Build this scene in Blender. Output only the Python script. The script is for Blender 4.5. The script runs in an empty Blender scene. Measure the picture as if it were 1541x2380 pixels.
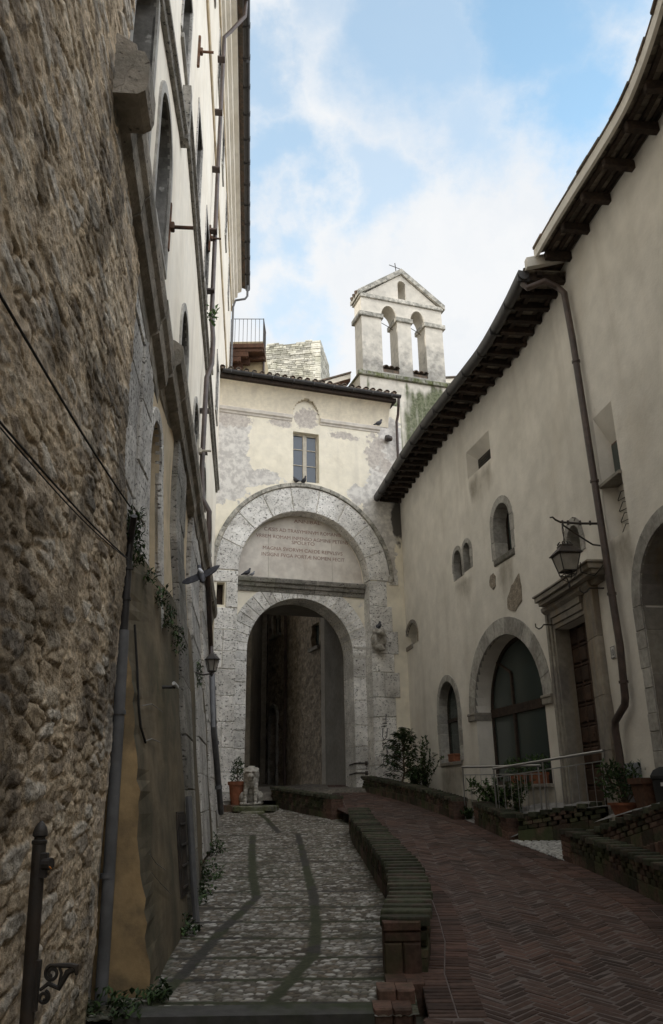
import bpy, bmesh, math, random
import numpy as np
from mathutils import Vector, Matrix, noise as mnoise
from mathutils.geometry import delaunay_2d_cdt

R = math.radians
scene = bpy.context.scene
col = scene.collection

# ------------------------------------------------------------------ camera
TH, ROLL = R(19.6), R(0.9)
cam_d = bpy.data.cameras.new('camera')
cam_d.sensor_fit = 'VERTICAL'
cam_d.sensor_height = 36.0
cam_d.lens = 28.0
cam_d.clip_start = 0.05
cam_d.clip_end = 2000
cam = bpy.data.objects.new('camera', cam_d)
cam.matrix_world = Matrix.Rotation(R(90) + TH, 4, 'X') @ Matrix.Rotation(-ROLL, 4, 'Z')
col.objects.link(cam)
scene.camera = cam

# ------------------------------------------------------------------ sky and sun
SUN_DIR = Vector((-0.85, -0.46, 0.315)).normalized()          # towards the sun: behind the tall house, to the left
SUN_EL = math.asin(SUN_DIR.z)
SUN_AZ = math.atan2(SUN_DIR.x, SUN_DIR.y)
world = bpy.data.worlds.new('World')
scene.world = world
world.use_nodes = True
wt = world.node_tree
for n in list(wt.nodes): wt.nodes.remove(n)
def wn(t, **k):
    n = wt.nodes.new(t)
    for a, b in k.items(): setattr(n, a, b)
    return n
sky = wn('ShaderNodeTexSky', sky_type='NISHITA', sun_disc=False, sun_elevation=SUN_EL, sun_rotation=SUN_AZ)
sky.air_density = 1.0; sky.dust_density = 1.2; sky.ozone_density = 1.5
tc = wn('ShaderNodeTexCoord')
CLOUD_GAPS = [  # direction of each blue gap, angular radius, depth
    ((0.215, 0.60, 0.77), 0.16, 1.0), ((0.26, 0.66, 0.70), 0.12, 1.0), ((0.30, 0.55, 0.78), 0.12, .9), ((0.10, 0.62, 0.77), 0.14, .8), ((0.0, 0.60, 0.80), 0.10, .55), ((0.14, 0.70, 0.70), 0.09, .6),
    ((-0.085, 0.66, 0.745), 0.085, .75), ((-0.075, 0.73, 0.68), 0.085, .8), ((0.03, 0.745, 0.67), 0.075, .6), ((-0.085, 0.80, 0.60), 0.07, .65),
    ((-0.02, 0.845, 0.53), 0.06, .5), ((-0.03, 0.55, 0.83), 0.10, .5), ((0.2, 0.45, 0.87), 0.2, .6), ((-0.5, 0.5, 0.7), 0.3, .8), ((0.6, 0.1, 0.8), 0.3, .6), ((-0.2, -0.3, 0.9), 0.3, .6)]
warp = wn('ShaderNodeTexNoise'); warp.inputs['Scale'].default_value = 5.0; warp.inputs['Detail'].default_value = 7; warp.inputs['Roughness'].default_value = 0.62
wt.links.new(tc.outputs['Generated'], warp.inputs['Vector'])
wsub = wn('ShaderNodeVectorMath', operation='SUBTRACT'); wsub.inputs[1].default_value = (.5, .5, .5)
wt.links.new(warp.outputs['Color'], wsub.inputs[0])
wsc = wn('ShaderNodeVectorMath', operation='SCALE'); wsc.inputs['Scale'].default_value = 0.32
wt.links.new(wsub.outputs[0], wsc.inputs[0])
wadd = wn('ShaderNodeVectorMath', operation='ADD')
wt.links.new(tc.outputs['Generated'], wadd.inputs[0]); wt.links.new(wsc.outputs[0], wadd.inputs[1])
acc = None
for d, rad, dep in CLOUD_GAPS:
    dv = Vector(d).normalized()
    dist = wn('ShaderNodeVectorMath', operation='DISTANCE'); dist.inputs[1].default_value = dv
    wt.links.new(wadd.outputs[0], dist.inputs[0])
    mr = wn('ShaderNodeMapRange', interpolation_type='SMOOTHSTEP')
    mr.inputs['From Min'].default_value = rad * 0.25; mr.inputs['From Max'].default_value = rad * 1.1
    mr.inputs['To Min'].default_value = dep; mr.inputs['To Max'].default_value = 0.0
    wt.links.new(dist.outputs['Value'], mr.inputs['Value'])
    if acc is None: acc = mr.outputs[0]
    else:
        mx = wn('ShaderNodeMath', operation='MAXIMUM')
        wt.links.new(acc, mx.inputs[0]); wt.links.new(mr.outputs[0], mx.inputs[1]); acc = mx.outputs[0]
cl_n = wn('ShaderNodeTexNoise'); cl_n.inputs['Scale'].default_value = 6.0; cl_n.inputs['Detail'].default_value = 6
wt.links.new(wadd.outputs[0], cl_n.inputs['Vector'])
cl_r = wn('ShaderNodeValToRGB')
cl_r.color_ramp.elements[0].position = 0.30; cl_r.color_ramp.elements[0].color = (7.7, 8.1, 8.6, 1)
cl_r.color_ramp.elements[1].position = 0.62; cl_r.color_ramp.elements[1].color = (8.7, 8.85, 9.0, 1)
wt.links.new(cl_n.outputs['Fac'], cl_r.inputs['Fac'])
skymul = wn('ShaderNodeMix', data_type='RGBA', blend_type='MULTIPLY'); skymul.inputs['Factor'].default_value = 1.0
skymul.inputs['B'].default_value = (5.3, 5.2, 4.3, 1)
wt.links.new(sky.outputs[0], skymul.inputs['A'])
smix = wn('ShaderNodeMix', data_type='RGBA')
wt.links.new(acc, smix.inputs['Factor'])
wt.links.new(cl_r.outputs['Color'], smix.inputs['A']); wt.links.new(skymul.outputs['Result'], smix.inputs['B'])
# extra glow added to the unseen sky, right and behind, to brighten upper walls
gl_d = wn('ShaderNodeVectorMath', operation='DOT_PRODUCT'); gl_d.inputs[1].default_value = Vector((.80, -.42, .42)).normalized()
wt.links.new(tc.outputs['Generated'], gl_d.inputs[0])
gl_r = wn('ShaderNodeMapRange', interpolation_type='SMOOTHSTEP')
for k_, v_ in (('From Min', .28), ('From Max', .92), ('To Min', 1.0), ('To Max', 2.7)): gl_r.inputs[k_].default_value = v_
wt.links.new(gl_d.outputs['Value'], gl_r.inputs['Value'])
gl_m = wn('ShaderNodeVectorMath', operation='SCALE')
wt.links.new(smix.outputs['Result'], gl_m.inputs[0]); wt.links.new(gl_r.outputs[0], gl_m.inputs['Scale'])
bg = wn('ShaderNodeBackground'); bg.inputs['Strength'].default_value = 0.10
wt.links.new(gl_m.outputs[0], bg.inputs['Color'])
wo = wn('ShaderNodeOutputWorld'); wt.links.new(bg.outputs[0], wo.inputs[0])

sun_d = bpy.data.lights.new('sun', 'SUN'); sun_d.energy = 2.4; sun_d.angle = R(0.6); sun_d.color = (1.0, .95, .86)
sun = bpy.data.objects.new('sun', sun_d)
sun.rotation_euler = (-SUN_DIR).to_track_quat('-Z', 'Y').to_euler()
col.objects.link(sun)
scene.view_settings.view_transform = 'Standard'
scene.view_settings.look = 'None'
scene.view_settings.exposure = 0.1
scene.view_settings.gamma = 1.0

# ------------------------------------------------------------------ measuring helpers
F_, CX_, CY_ = 1851., 770.5, 1190.
def ray(u, v):
    a, b = (u - CX_) / F_, (CY_ - v) / F_
    c, s = math.cos(ROLL), math.sin(ROLL)
    a, b = a * c + b * s, -a * s + b * c
    return np.array([a, math.cos(TH) - b * math.sin(TH), math.sin(TH) + b * math.cos(TH)])
def atz(u, v, z): r = ray(u, v); return r * z / r[2]
def aty(u, v, y): r = ray(u, v); return r * y / r[1]

class Fr:
    """a vertical wall plane: s along it, z up, d out of it towards the street"""
    def __init__(self, o, ang):
        self.o = np.array(o[:2], float); a = R(ang)
        self.t = np.array([math.sin(a), math.cos(a)]); self.n = np.array([self.t[1], -self.t[0]])
    def P(self, s, z, d=0.0):
        p = self.o + self.t * s + self.n * d
        return (p[0], p[1], z)
    def uv(self, u, v, d=0.0):
        o = self.o + self.n * d; r = ray(u, v); k = (self.n @ o) / (self.n @ r[:2]); p = r * k
        return float((p[:2] - o) @ self.t), float(p[2])
class Curve:
    def __init__(self, pts, sub=6):
        P_ = [np.array(p, float) for p in pts]; out = []
        for i in range(len(P_) - 1):
            p0 = P_[max(i - 1, 0)]; p1 = P_[i]; p2 = P_[i + 1]; p3 = P_[min(i + 2, len(P_) - 1)]
            for k in range(sub):
                t = k / sub
                out.append(.5 * ((2 * p1) + (p2 - p0) * t + (2 * p0 - 5 * p1 + 4 * p2 - p3) * t * t + (3 * p1 - p0 - 3 * p2 + p3) * t ** 3))
        out.append(P_[-1])
        self.q = np.array(out); seg = np.linalg.norm(np.diff(self.q, axis=0), axis=1)
        self.s = np.concatenate([[0], np.cumsum(seg)]); self.L = float(self.s[-1])
        tt = np.gradient(self.q, axis=0); tt /= np.linalg.norm(tt, axis=1)[:, None]
        self.tt = tt; self.nn = np.stack([tt[:, 1], -tt[:, 0]], 1)
    def at(self, s):
        i = min(max(int(np.searchsorted(self.s, s)) - 1, 0), len(self.s) - 2)
        f = (s - self.s[i]) / (self.s[i + 1] - self.s[i]); g = min(max(f, 0), 1)
        p = self.q[i] + (self.q[i + 1] - self.q[i]) * f
        n = self.nn[i] * (1 - g) + self.nn[i + 1] * g; n /= np.linalg.norm(n)
        return p, n
    def P(self, s, z, d=0.0):
        p, n = self.at(s); p = p + n * d
        return (float(p[0]), float(p[1]), z)
    def uv(self, u, v, d=0.0):
        r = ray(u, v); qq = self.q + self.nn * d
        for i in range(len(qq) - 1):
            a = qq[i]; e = qq[i + 1] - a
            det = -r[0] * e[1] + e[0] * r[1]
            if abs(det) < 1e-9: continue
            t = (-a[0] * e[1] + e[0] * a[1]) / det
            k = (r[0] * a[1] - r[1] * a[0]) / det
            if t > 0 and -1e-6 <= k <= 1 + 1e-6:
                return float(self.s[i] + k * (self.s[i + 1] - self.s[i])), float(r[2] * t)
        raise ValueError('no hit %s' % ((u, v),))

P0 = (-2.0207, 7.4929)
PAL = Fr(P0, -5.8)
GATE = Fr((-3.6894, 23.9209), 71)
RW = Curve([(1.9, 28.4), (2.36, 26.2), (3.04, 22.3), (3.5, 20.0), (3.79, 18.8), (4.11, 17.5), (4.39, 16.3), (4.55, 15.2), (4.66, 14.2), (4.74, 13.2), (4.86, 12.3),
            (5.02, 11.3), (5.2, 10.2), (5.28, 9.4), (5.25, 8.4), (5.12, 7.2), (4.9, 5.6), (4.6, 3.0), (4.4, -2.0), (4.2, -7.5), (3.4, -10.5), (1.2, -12.6), (-2.5, -13.4), (-6.5, -13.6)])  # the tail crossing behind the camera is added, unseen, to block low sky light
def zc(y): return -1.6 + .078 * (min(max(y, 5.0), 27.0) - 7.3)     # the cobbled side
def zb(y): return -1.6 + .094 * (min(max(y, 5.0), 27.5) - 6.8)     # the brick side

# ------------------------------------------------------------------ numpy noise
def _h(ix, iy, seed):
    n = (ix.astype(np.int64) * 374761393 + iy.astype(np.int64) * 668265263 + seed * 974634777) & 0x7fffffff
    n = ((n ^ (n >> 13)) * 1274126177) & 0x7fffffff
    return ((n ^ (n >> 16)) & 0xffff) / 65535.0
def vnoise(x, y, seed=0):
    ix = np.floor(x); iy = np.floor(y); fx = x - ix; fy = y - iy
    fx = fx * fx * (3 - 2 * fx); fy = fy * fy * (3 - 2 * fy)
    a = _h(ix, iy, seed); b = _h(ix + 1, iy, seed); c = _h(ix, iy + 1, seed); d = _h(ix + 1, iy + 1, seed)
    return (a * (1 - fx) + b * fx) * (1 - fy) + (c * (1 - fx) + d * fx) * fy
def fbm(x, y, seed=0, o=4):
    v = 0; a = .5; t = 0
    for k in range(o):
        v = v + a * vnoise(x, y, seed + k); t += a; a *= .55; x = x * 2.03; y = y * 2.03
    return v / t
def cells(x, y, sx, sy, seed=0, jit=.85, pw=2.0, tilt=False):
    """nearest and second nearest stone of a jittered running-bond grid: F1, F2, id hash"""
    gy = y / sy; r0 = np.floor(gy)
    F1 = np.full(x.shape, 9.); F2 = F1.copy(); ID = np.zeros(x.shape); DX = ID; DY = ID
    for dj in (-1, 0, 1):
        row = r0 + dj
        gx = x / sx + _h(row, row * 0 + 7, seed + 5) * 3.0
        c0 = np.floor(gx)
        for di in (-1, 0, 1):
            c = c0 + di
            px = c + .5 + jit * (_h(c, row, seed) - .5); py = row + .5 + jit * .75 * (_h(c, row, seed + 1) - .5)
            w = .8 + .4 * _h(c, row, seed + 2)
            d = ((np.abs(gx - px) ** pw + np.abs(gy - py) ** pw) ** (1 / pw)) * w
            idn = _h(c, row, seed + 3)
            m = d < F1
            F2 = np.where(m, F1, np.minimum(F2, d)); ID = np.where(m, idn, ID); F1 = np.where(m, d, F1)
            if tilt: DX = np.where(m, gx - px, DX); DY = np.where(m, gy - py, DY)
    return (F1, F2, ID, DX, DY) if tilt else (F1, F2, ID)
def sstep(a, b, x):
    t = np.clip((x - a) / (b - a), 0, 1); return t * t * (3 - 2 * t)

# ------------------------------------------------------------------ materials
MATS = {}
def M(name, c, c2=None, sc=3.0, mix=(.35, .65), var=.12, vsc=9.0, streak=None, pits=None, tone=.0, rough=.85, spec=.25, metal=0.0,
      bump=.25, bsc=45., bdist=.01, attrs=(), vcol=False, leaf=False, stain=None, stretch=(1, 1, 1)):
    if name in MATS: return MATS[name]
    m = bpy.data.materials.new(name); m.use_nodes = True; MATS[name] = m
    t = m.node_tree; nd = t.nodes; bs = nd['Principled BSDF']; L = t.links.new
    def N(ty, **k):
        n = nd.new(ty)
        for a, b in k.items(): setattr(n, a, b)
        return n
    co = N('ShaderNodeTexCoord').outputs['Object']
    def noise(scale, detail=4, st=None, ro=.55, off=0):
        mp = N('ShaderNodeMapping'); L(co, mp.inputs['Vector'])
        mp.inputs['Scale'].default_value = st or stretch
        mp.inputs['Location'].default_value = (off, off * 1.7, off * .6)
        n = N('ShaderNodeTexNoise'); n.inputs['Scale'].default_value = scale; n.inputs['Detail'].default_value = detail
        n.inputs['Roughness'].default_value = ro; L(mp.outputs[0], n.inputs['Vector']); return n.outputs['Fac']
    def ramp(x, lo, hi, a=0., b=1.):
        r = N('ShaderNodeMapRange', interpolation_type='SMOOTHSTEP')
        r.inputs['From Min'].default_value = lo; r.inputs['From Max'].default_value = hi
        r.inputs['To Min'].default_value = a; r.inputs['To Max'].default_value = b
        L(x, r.inputs['Value']); return r.outputs[0]
    def math_(op, a, b):
        n = N('ShaderNodeMath', operation=op)
        for i, x in enumerate((a, b)):
            if isinstance(x, (int, float)): n.inputs[i].default_value = x
            else: L(x, n.inputs[i])
        return n.outputs[0]
    def mixc(f, a, b, bt='MIX'):
        n = N('ShaderNodeMix', data_type='RGBA', blend_type=bt)
        for key, x in (('Factor', f), ('A', a), ('B', b)):
            if isinstance(x, (int, float)): n.inputs[key].default_value = x
            elif isinstance(x, (tuple, list)): n.inputs[key].default_value = (*x[:3], 1)
            else: L(x, n.inputs[key])
        return n.outputs['Result']
    def attr(nm):
        a = N('ShaderNodeAttribute'); a.attribute_name = nm; return a
    if vcol: cur = attr('Col').outputs['Color']
    else: cur = c
    if c2 is not None: cur = mixc(ramp(noise(sc, 5), mix[0], mix[1]), cur, c2)
    if var:
        g = ramp(noise(vsc, 6, off=3.1), .25, .75, 1 - var, 1 + var)
        cc = N('ShaderNodeCombineColor'); [L(g, cc.inputs[i]) for i in range(3)]
        cur = mixc(1.0, cur, cc.outputs[0], 'MULTIPLY')
    if stain:
        sc_c, sc_s, lo, hi, am = stain
        cur = mixc(ramp(noise(sc_s, 6, off=9.3), lo, hi, 0, am), cur, sc_c)
    if streak:
        s_c, s_s, lo, hi, am = streak
        cur = mixc(ramp(noise(s_s, 5, st=(1, 1, .07), off=5.5), lo, hi, 0, am), cur, s_c)
    if pits:
        p_c, p_s, lo, hi = pits
        pf = ramp(noise(p_s, 5, ro=.65, off=1.3, st=(1, 1, 1.5)), lo, hi)
        cur = mixc(pf, cur, p_c)
    if tone:
        g = ramp(attr('tone').outputs['Fac'], 0, 1, 1 - tone, 1 + tone)
        cc = N('ShaderNodeCombineColor'); [L(g, cc.inputs[i]) for i in range(3)]
        cur = mixc(1.0, cur, cc.outputs[0], 'MULTIPLY')
    for (an, ac, ns, na, *ex) in attrs:
        a = attr(an).outputs['Fac']; sf = ex[0] if ex else .035; sz_ = (1, 1, ex[1]) if len(ex) > 1 else (1, 1, 1)
        nn = math_('MULTIPLY', math_('SUBTRACT', noise(ns, 6, off=7.7, ro=.6, st=sz_), .5), na)
        a2 = math_('ADD', a, nn)
        if isinstance(ac[0], tuple): ac = mixc(ramp(noise(ns * 1.7, 6, off=4.4, ro=.65), .38, .62), ac[0], ac[1])
        cur = mixc(ramp(a2, .5 - sf, .5 + sf), cur, ac)
    if isinstance(cur, (tuple, list)): bs.inputs['Base Color'].default_value = (*cur[:3], 1)
    else: L(cur, bs.inputs['Base Color'])
    bs.inputs['Roughness'].default_value = rough
    bs.inputs['Specular IOR Level'].default_value = spec
    bs.inputs['Metallic'].default_value = metal
    if bump:
        h = noise(bsc, 6, ro=.65, off=2.2)
        if pits: h = math_('SUBTRACT', h, math_('MULTIPLY', pf, .8))
        b = N('ShaderNodeBump'); b.inputs['Strength'].default_value = bump; b.inputs['Distance'].default_value = bdist
        L(h, b.inputs['Height']); L(b.outputs[0], bs.inputs['Normal'])
    if leaf:
        bs.inputs['Subsurface Weight'].default_value = 0.0
        bs.inputs['Roughness'].default_value = .55
    return m

# ------------------------------------------------------------------ mesh builder
class MB:
    def __init__(self): self.v = []; self.f = []; self.t = []; self.m = []
    def add(self, vs, fs, tone=.5, mi=0):
        b = len(self.v); self.v.extend([tuple(map(float, p)) for p in vs])
        for f in fs: self.f.append([b + i for i in f]); self.t.append(tone); self.m.append(mi)
        return b
    def quad(self, a, b, c, d, tone=.5, mi=0): self.add([a, b, c, d], [(0, 1, 2, 3)], tone, mi)
    def box(self, P, s0, s1, z0, z1, d0, d1, tone=.5, ch=0.0, ns=1, back=True, mi=0, dz=None):
        """a block on a wall frame; d1 is the outer side, ch chamfers the outer edges; dz(s) shifts z along s"""
        c = min(ch, (s1 - s0) * .3, (z1 - z0) * .3) if ch else 0
        for k in range(ns):
            a = s0 + (s1 - s0) * k / ns; b = s0 + (s1 - s0) * (k + 1) / ns
            ca = c if k == 0 else 0; cb = c if k == ns - 1 else 0
            za = dz(a) if dz else 0; zb_ = dz(b) if dz else 0
            vs = [P(a, z0 + za, d0), P(b, z0 + zb_, d0), P(b, z1 + zb_, d0), P(a, z1 + za, d0)]
            if c:
                e = d1 - (c if d1 > d0 else -c)
                vs += [P(a, z0 + za, e), P(b, z0 + zb_, e), P(b, z1 + zb_, e), P(a, z1 + za, e)]
                vs += [P(a + ca, z0 + c + za, d1), P(b - cb, z0 + c + zb_, d1), P(b - cb, z1 - c + zb_, d1), P(a + ca, z1 - c + za, d1)]
                fs = [(8, 9, 10, 11), (4, 5, 9, 8), (5, 6, 10, 9), (6, 7, 11, 10), (7, 4, 8, 11)]
            else:
                vs += [P(a, z0 + za, d1), P(b, z0 + zb_, d1), P(b, z1 + zb_, d1), P(a, z1 + za, d1)]
                fs = [(4, 5, 6, 7)]
            fs += [(0, 1, 5, 4), (2, 3, 7, 6)]
            if k == 0: fs.append((3, 0, 4, 7))
            if k == ns - 1: fs.append((1, 2, 6, 5))
            if back: fs.append((3, 2, 1, 0))
            self.add(vs, fs, tone, mi)
    def prism(self, P, poly, d0, d1, tone=.5, back=False, mi=0):
        n = len(poly); vs = [P(s, z, d1) for s, z in poly] + [P(s, z, d0) for s, z in poly]
        fs = [tuple(range(n))] + [(i, n + i, n + (i + 1) % n, (i + 1) % n) for i in range(n)]
        if back: fs.append(tuple(range(2 * n - 1, n - 1, -1)))
        self.add(vs, fs, tone, mi)
    def ring(self, P, inner, outer, d0, d1, tone=.5, rnd=None, gap=0.0, group=1, ch=0.0, mi=0, din=None):
        """open ribbon of blocks between two matched point lists (voussoirs when group>0)"""
        n = len(inner); i = 0
        while i < n - 1:
            j = min(i + group, n - 1); tn = tone if rnd is None else min(1, max(0, tone + (rnd.random() - .5) * .9))
            ii = [np.array(p) for p in inner[i:j + 1]]; oo = [np.array(p) for p in outer[i:j + 1]]
            if gap:
                for L_ in (ii, oo):
                    a = L_[1] - L_[0]; L_[0] = L_[0] + a / max(np.linalg.norm(a), 1e-6) * gap * .5
                    a = L_[-2] - L_[-1]; L_[-1] = L_[-1] + a / max(np.linalg.norm(a), 1e-6) * gap * .5
            poly = [tuple(p) for p in oo] + [tuple(p) for p in ii[::-1]]
            if ch:
                cen = sum(np.array(p) for p in poly) / len(poly)
                small = [tuple(np.array(p) + (cen - np.array(p)) / max(np.linalg.norm(cen - np.array(p)), 1e-6) * ch) for p in poly]
                m = len(poly)
                vs = [P(s, z, d1) for s, z in small] + [P(s, z, d1 - ch) for s, z in poly] + [P(s, z, d0) for s, z in poly]
                k = len(oo)
                fs = [(q, q + 1, m - 2 - q, m - 1 - q) for q in range(k - 1)]
                fs += [(q, m + q, m + (q + 1) % m, (q + 1) % m) for q in range(m)] + [(m + q, 2 * m + q, 2 * m + (q + 1) % m, m + (q + 1) % m) for q in range(m)]
                self.add(vs, fs, tn, mi)
            else:
                m = len(poly); k = len(oo)
                vs = [P(s, z, d1) for s, z in poly] + [P(s, z, d0) for s, z in poly]
                fs = [(q, q + 1, m - 2 - q, m - 1 - q) for q in range(k - 1)] + [(q, m + q, m + (q + 1) % m, (q + 1) % m) for q in range(m)]
                self.add(vs, fs, tn, mi)
            i = j
    def sweep(self, P, prof, s0, s1, n=1, dz=None, tone=.5, caps=True, mi=0):
        """closed profile of (d, z) run along s"""
        k = len(prof); vs = []
        for i in range(n + 1):
            s = s0 + (s1 - s0) * i / n; zz = dz(s) if dz else 0
            vs += [P(s, z + zz, d) for d, z in prof]
        fs = [(i * k + j, i * k + (j + 1) % k, (i + 1) * k + (j + 1) % k, (i + 1) * k + j) for i in range(n) for j in range(k)]
        if caps: fs += [tuple(range(k - 1, -1, -1)), tuple(range(n * k, n * k + k))]
        self.add(vs, fs, tone, mi)
    def tube(self, pts, r, n=8, caps=True, tone=.5, closed=False, mi=0):
        pts = [Vector(p) for p in pts]; m = len(pts); rs = r if isinstance(r, (list, tuple)) else [r] * m
        up = None; vs = []
        for i, p in enumerate(pts):
            if closed: t = pts[(i + 1) % m] - pts[i - 1]
            else: t = pts[min(i + 1, m - 1)] - pts[max(i - 1, 0)]
            if t.length < 1e-9: t = Vector((0, 0, 1))
            t.normalize()
            if up is None:
                up = Vector((0, 0, 1)) if abs(t.z) < .9 else Vector((1, 0, 0))
            x = up - t * up.dot(t)
            if x.length < 1e-4: x = t.orthogonal()
            x.normalize(); y = t.cross(x); up = x
            vs += [p + (x * math.cos(2 * math.pi * q / n) + y * math.sin(2 * math.pi * q / n)) * rs[i] for q in range(n)]
        fs = [(i * n + q, i * n + (q + 1) % n, (i + 1) * n + (q + 1) % n, (i + 1) * n + q) for i in range(m - 1) for q in range(n)]
        if closed: fs += [((m - 1) * n + q, (m - 1) * n + (q + 1) % n, (q + 1) % n, q) for q in range(n)]
        elif caps: fs += [tuple(range(n - 1, -1, -1)), tuple(range((m - 1) * n, m * n))]
        self.add(vs, fs, tone, mi)
    def lathe(self, c, prof, n=16, tone=.5, mi=0):
        vs = [(c[0] + r * math.cos(2 * math.pi * q / n), c[1] + r * math.sin(2 * math.pi * q / n), c[2] + z) for r, z in prof for q in range(n)]
        k = len(prof)
        fs = [(i * n + q, i * n + (q + 1) % n, (i + 1) * n + (q + 1) % n, (i + 1) * n + q) for i in range(k - 1) for q in range(n)]
        fs += [tuple(range(n - 1, -1, -1)), tuple(range((k - 1) * n, k * n))]
        self.add(vs, fs, tone, mi)
    def xbox(self, c, ax, ay, az, hx, hy, hz, tone=.5, ch=0, mi=0):
        c = Vector(c); ax, ay, az = Vector(ax).normalized(), Vector(ay).normalized(), Vector(az).normalized()
        if ch:
            vs = []
            for (x, y, z) in [(hx - ch, hy - ch, hz)]:
                vs += [c + ax * sx * x + ay * sy * y + az * z for sx, sy in ((-1, -1), (1, -1), (1, 1), (-1, 1))]
            vs += [c + ax * sx * hx + ay * sy * hy + az * (hz - ch) for sx, sy in ((-1, -1), (1, -1), (1, 1), (-1, 1))]
            vs += [c + ax * sx * hx + ay * sy * hy - az * hz for sx, sy in ((-1, -1), (1, -1), (1, 1), (-1, 1))]
            fs = [(0, 1, 2, 3), (11, 10, 9, 8)] + [(4 + i, 4 + (i + 1) % 4, (i + 1) % 4, i) for i in range(4)] + [(8 + i, 8 + (i + 1) % 4, 4 + (i + 1) % 4, 4 + i) for i in range(4)]
        else:
            vs = [c + ax * sx * hx + ay * sy * hy + az * sz * hz for sz in (-1, 1) for sx, sy in ((-1, -1), (1, -1), (1, 1), (-1, 1))]
            fs = [(3, 2, 1, 0), (4, 5, 6, 7)] + [(i, (i + 1) % 4, 4 + (i + 1) % 4, 4 + i) for i in range(4)]
        self.add(vs, fs, tone, mi)
    def mesh(self, name, mats, smooth=False):
        me = bpy.data.meshes.new(name); me.from_pydata(self.v, [], self.f)
        a = me.attributes.new('tone', 'FLOAT', 'FACE'); a.data.foreach_set('value', np.array(self.t, np.float32))
        for m in (mats if isinstance(mats, (list, tuple)) else [mats]): me.materials.append(m)
        if any(self.m): me.polygons.foreach_set('material_index', np.array(self.m, np.int32))
        bm = bmesh.new(); bm.from_mesh(me); bmesh.ops.recalc_face_normals(bm, faces=bm.faces); bm.to_mesh(me); bm.free()
        if smooth:
            me.polygons.foreach_set('use_smooth', np.ones(len(me.polygons), bool))
            try: me.set_sharp_from_angle(angle=R(38))
            except Exception: pass
        me.update(); return me
    def build(self, name, mats, parent=None, smooth=False, **k):
        return link(name, self.mesh(name, mats, smooth), parent, **k)

def link(name, me, parent=None, label=None, cat=None, group=None, kind=None):
    o = bpy.data.objects.new(name, me); col.objects.link(o)
    if parent is not None: adopt(o, parent)
    return tag(o, label, cat, group, kind)
def wpos(o):
    v = Vector(o.location)
    while o.parent is not None: o = o.parent; break
    return v
def adopt(o, parent):
    o.parent = parent
    r = parent
    while r.parent is not None: r = r.parent
    if parent is r: o.matrix_parent_inverse = Matrix.Translation(-Vector(r.location))
def tag(o, label=None, cat=None, group=None, kind=None):
    if label: o['label'] = label
    if cat: o['category'] = cat
    if group: o['group'] = group
    if kind: o['kind'] = kind
    return o
def thing(name, label, cat, loc=(0, 0, 0), group=None, kind=None):
    o = bpy.data.objects.new(name, None); o.location = loc; o.empty_display_size = .2; col.objects.link(o)
    return tag(o, label, cat, group, kind)
def grid_mesh(name, X, Y, Z, mat, attrs=None, vcol=None, smooth=True, flip=False):
    """X, Y, Z 2-D arrays -> one quad sheet"""
    r, c = X.shape; co_ = np.stack([X, Y, Z], -1).reshape(-1, 3).astype(np.float32)
    i = np.arange(r * c).reshape(r, c)
    q = np.stack([i[:-1, :-1], i[:-1, 1:], i[1:, 1:], i[1:, :-1]], -1).reshape(-1, 4)
    if flip: q = q[:, ::-1]
    me = bpy.data.meshes.new(name); me.vertices.add(len(co_)); me.vertices.foreach_set('co', co_.ravel())
    me.loops.add(q.size); me.loops.foreach_set('vertex_index', np.ascontiguousarray(q).ravel().astype(np.int32))
    me.polygons.add(len(q)); me.polygons.foreach_set('loop_start', (np.arange(len(q)) * 4).astype(np.int32))
    if smooth: me.polygons.foreach_set('use_smooth', np.ones(len(q), bool))
    for an, av in (attrs or {}).items():
        a = me.attributes.new(an, 'FLOAT', 'POINT'); a.data.foreach_set('value', av.reshape(-1).astype(np.float32))
    if vcol is not None:
        a = me.attributes.new('Col', 'FLOAT_COLOR', 'POINT')
        cc = np.ones((r * c, 4), np.float32); cc[:, :3] = vcol.reshape(-1, 3); a.data.foreach_set('color', cc.ravel())
    me.materials.append(mat); me.update(); me.validate(); return me

# ------------------------------------------------------------------ walls with openings
def inpoly(px, py, poly):
    ins = np.zeros(px.shape, bool); n = len(poly); j = n - 1
    for i in range(n):
        xi, yi = poly[i]; xj, yj = poly[j]
        c = (yi > py) != (yj > py)
        if abs(yj - yi) > 1e-12: ins ^= c & (px < (xj - xi) * (py - yi) / (yj - yi) + xi)
        j = i
    return ins
def subdiv(poly, step):
    out = []; n = len(poly)
    for i in range(n):
        a = np.array(poly[i], float); b = np.array(poly[(i + 1) % n], float); k = max(1, int(np.linalg.norm(b - a) / step))
        out += [tuple(a + (b - a) * q / k) for q in range(k)]
    return out
def rect(s0, s1, z0, z1): return [(s0, z0), (s1, z0), (s1, z1), (s0, z1)]
def arch(s0, s1, z0, zs, rise=None, n=12):
    c = (s0 + s1) / 2; r = (s1 - s0) / 2; rise = r if rise is None else rise
    return [(s0, z0), (s1, z0)] + [(c + r * math.cos(math.pi * k / n), zs + rise * math.sin(math.pi * k / n)) for k in range(n + 1)]
def arc_pts(c, zs, rx, rz, a0=0., a1=math.pi, n=16):
    return [(c + rx * math.cos(a0 + (a1 - a0) * k / n), zs + rz * math.sin(a0 + (a1 - a0) * k / n)) for k in range(n + 1)]
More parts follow.
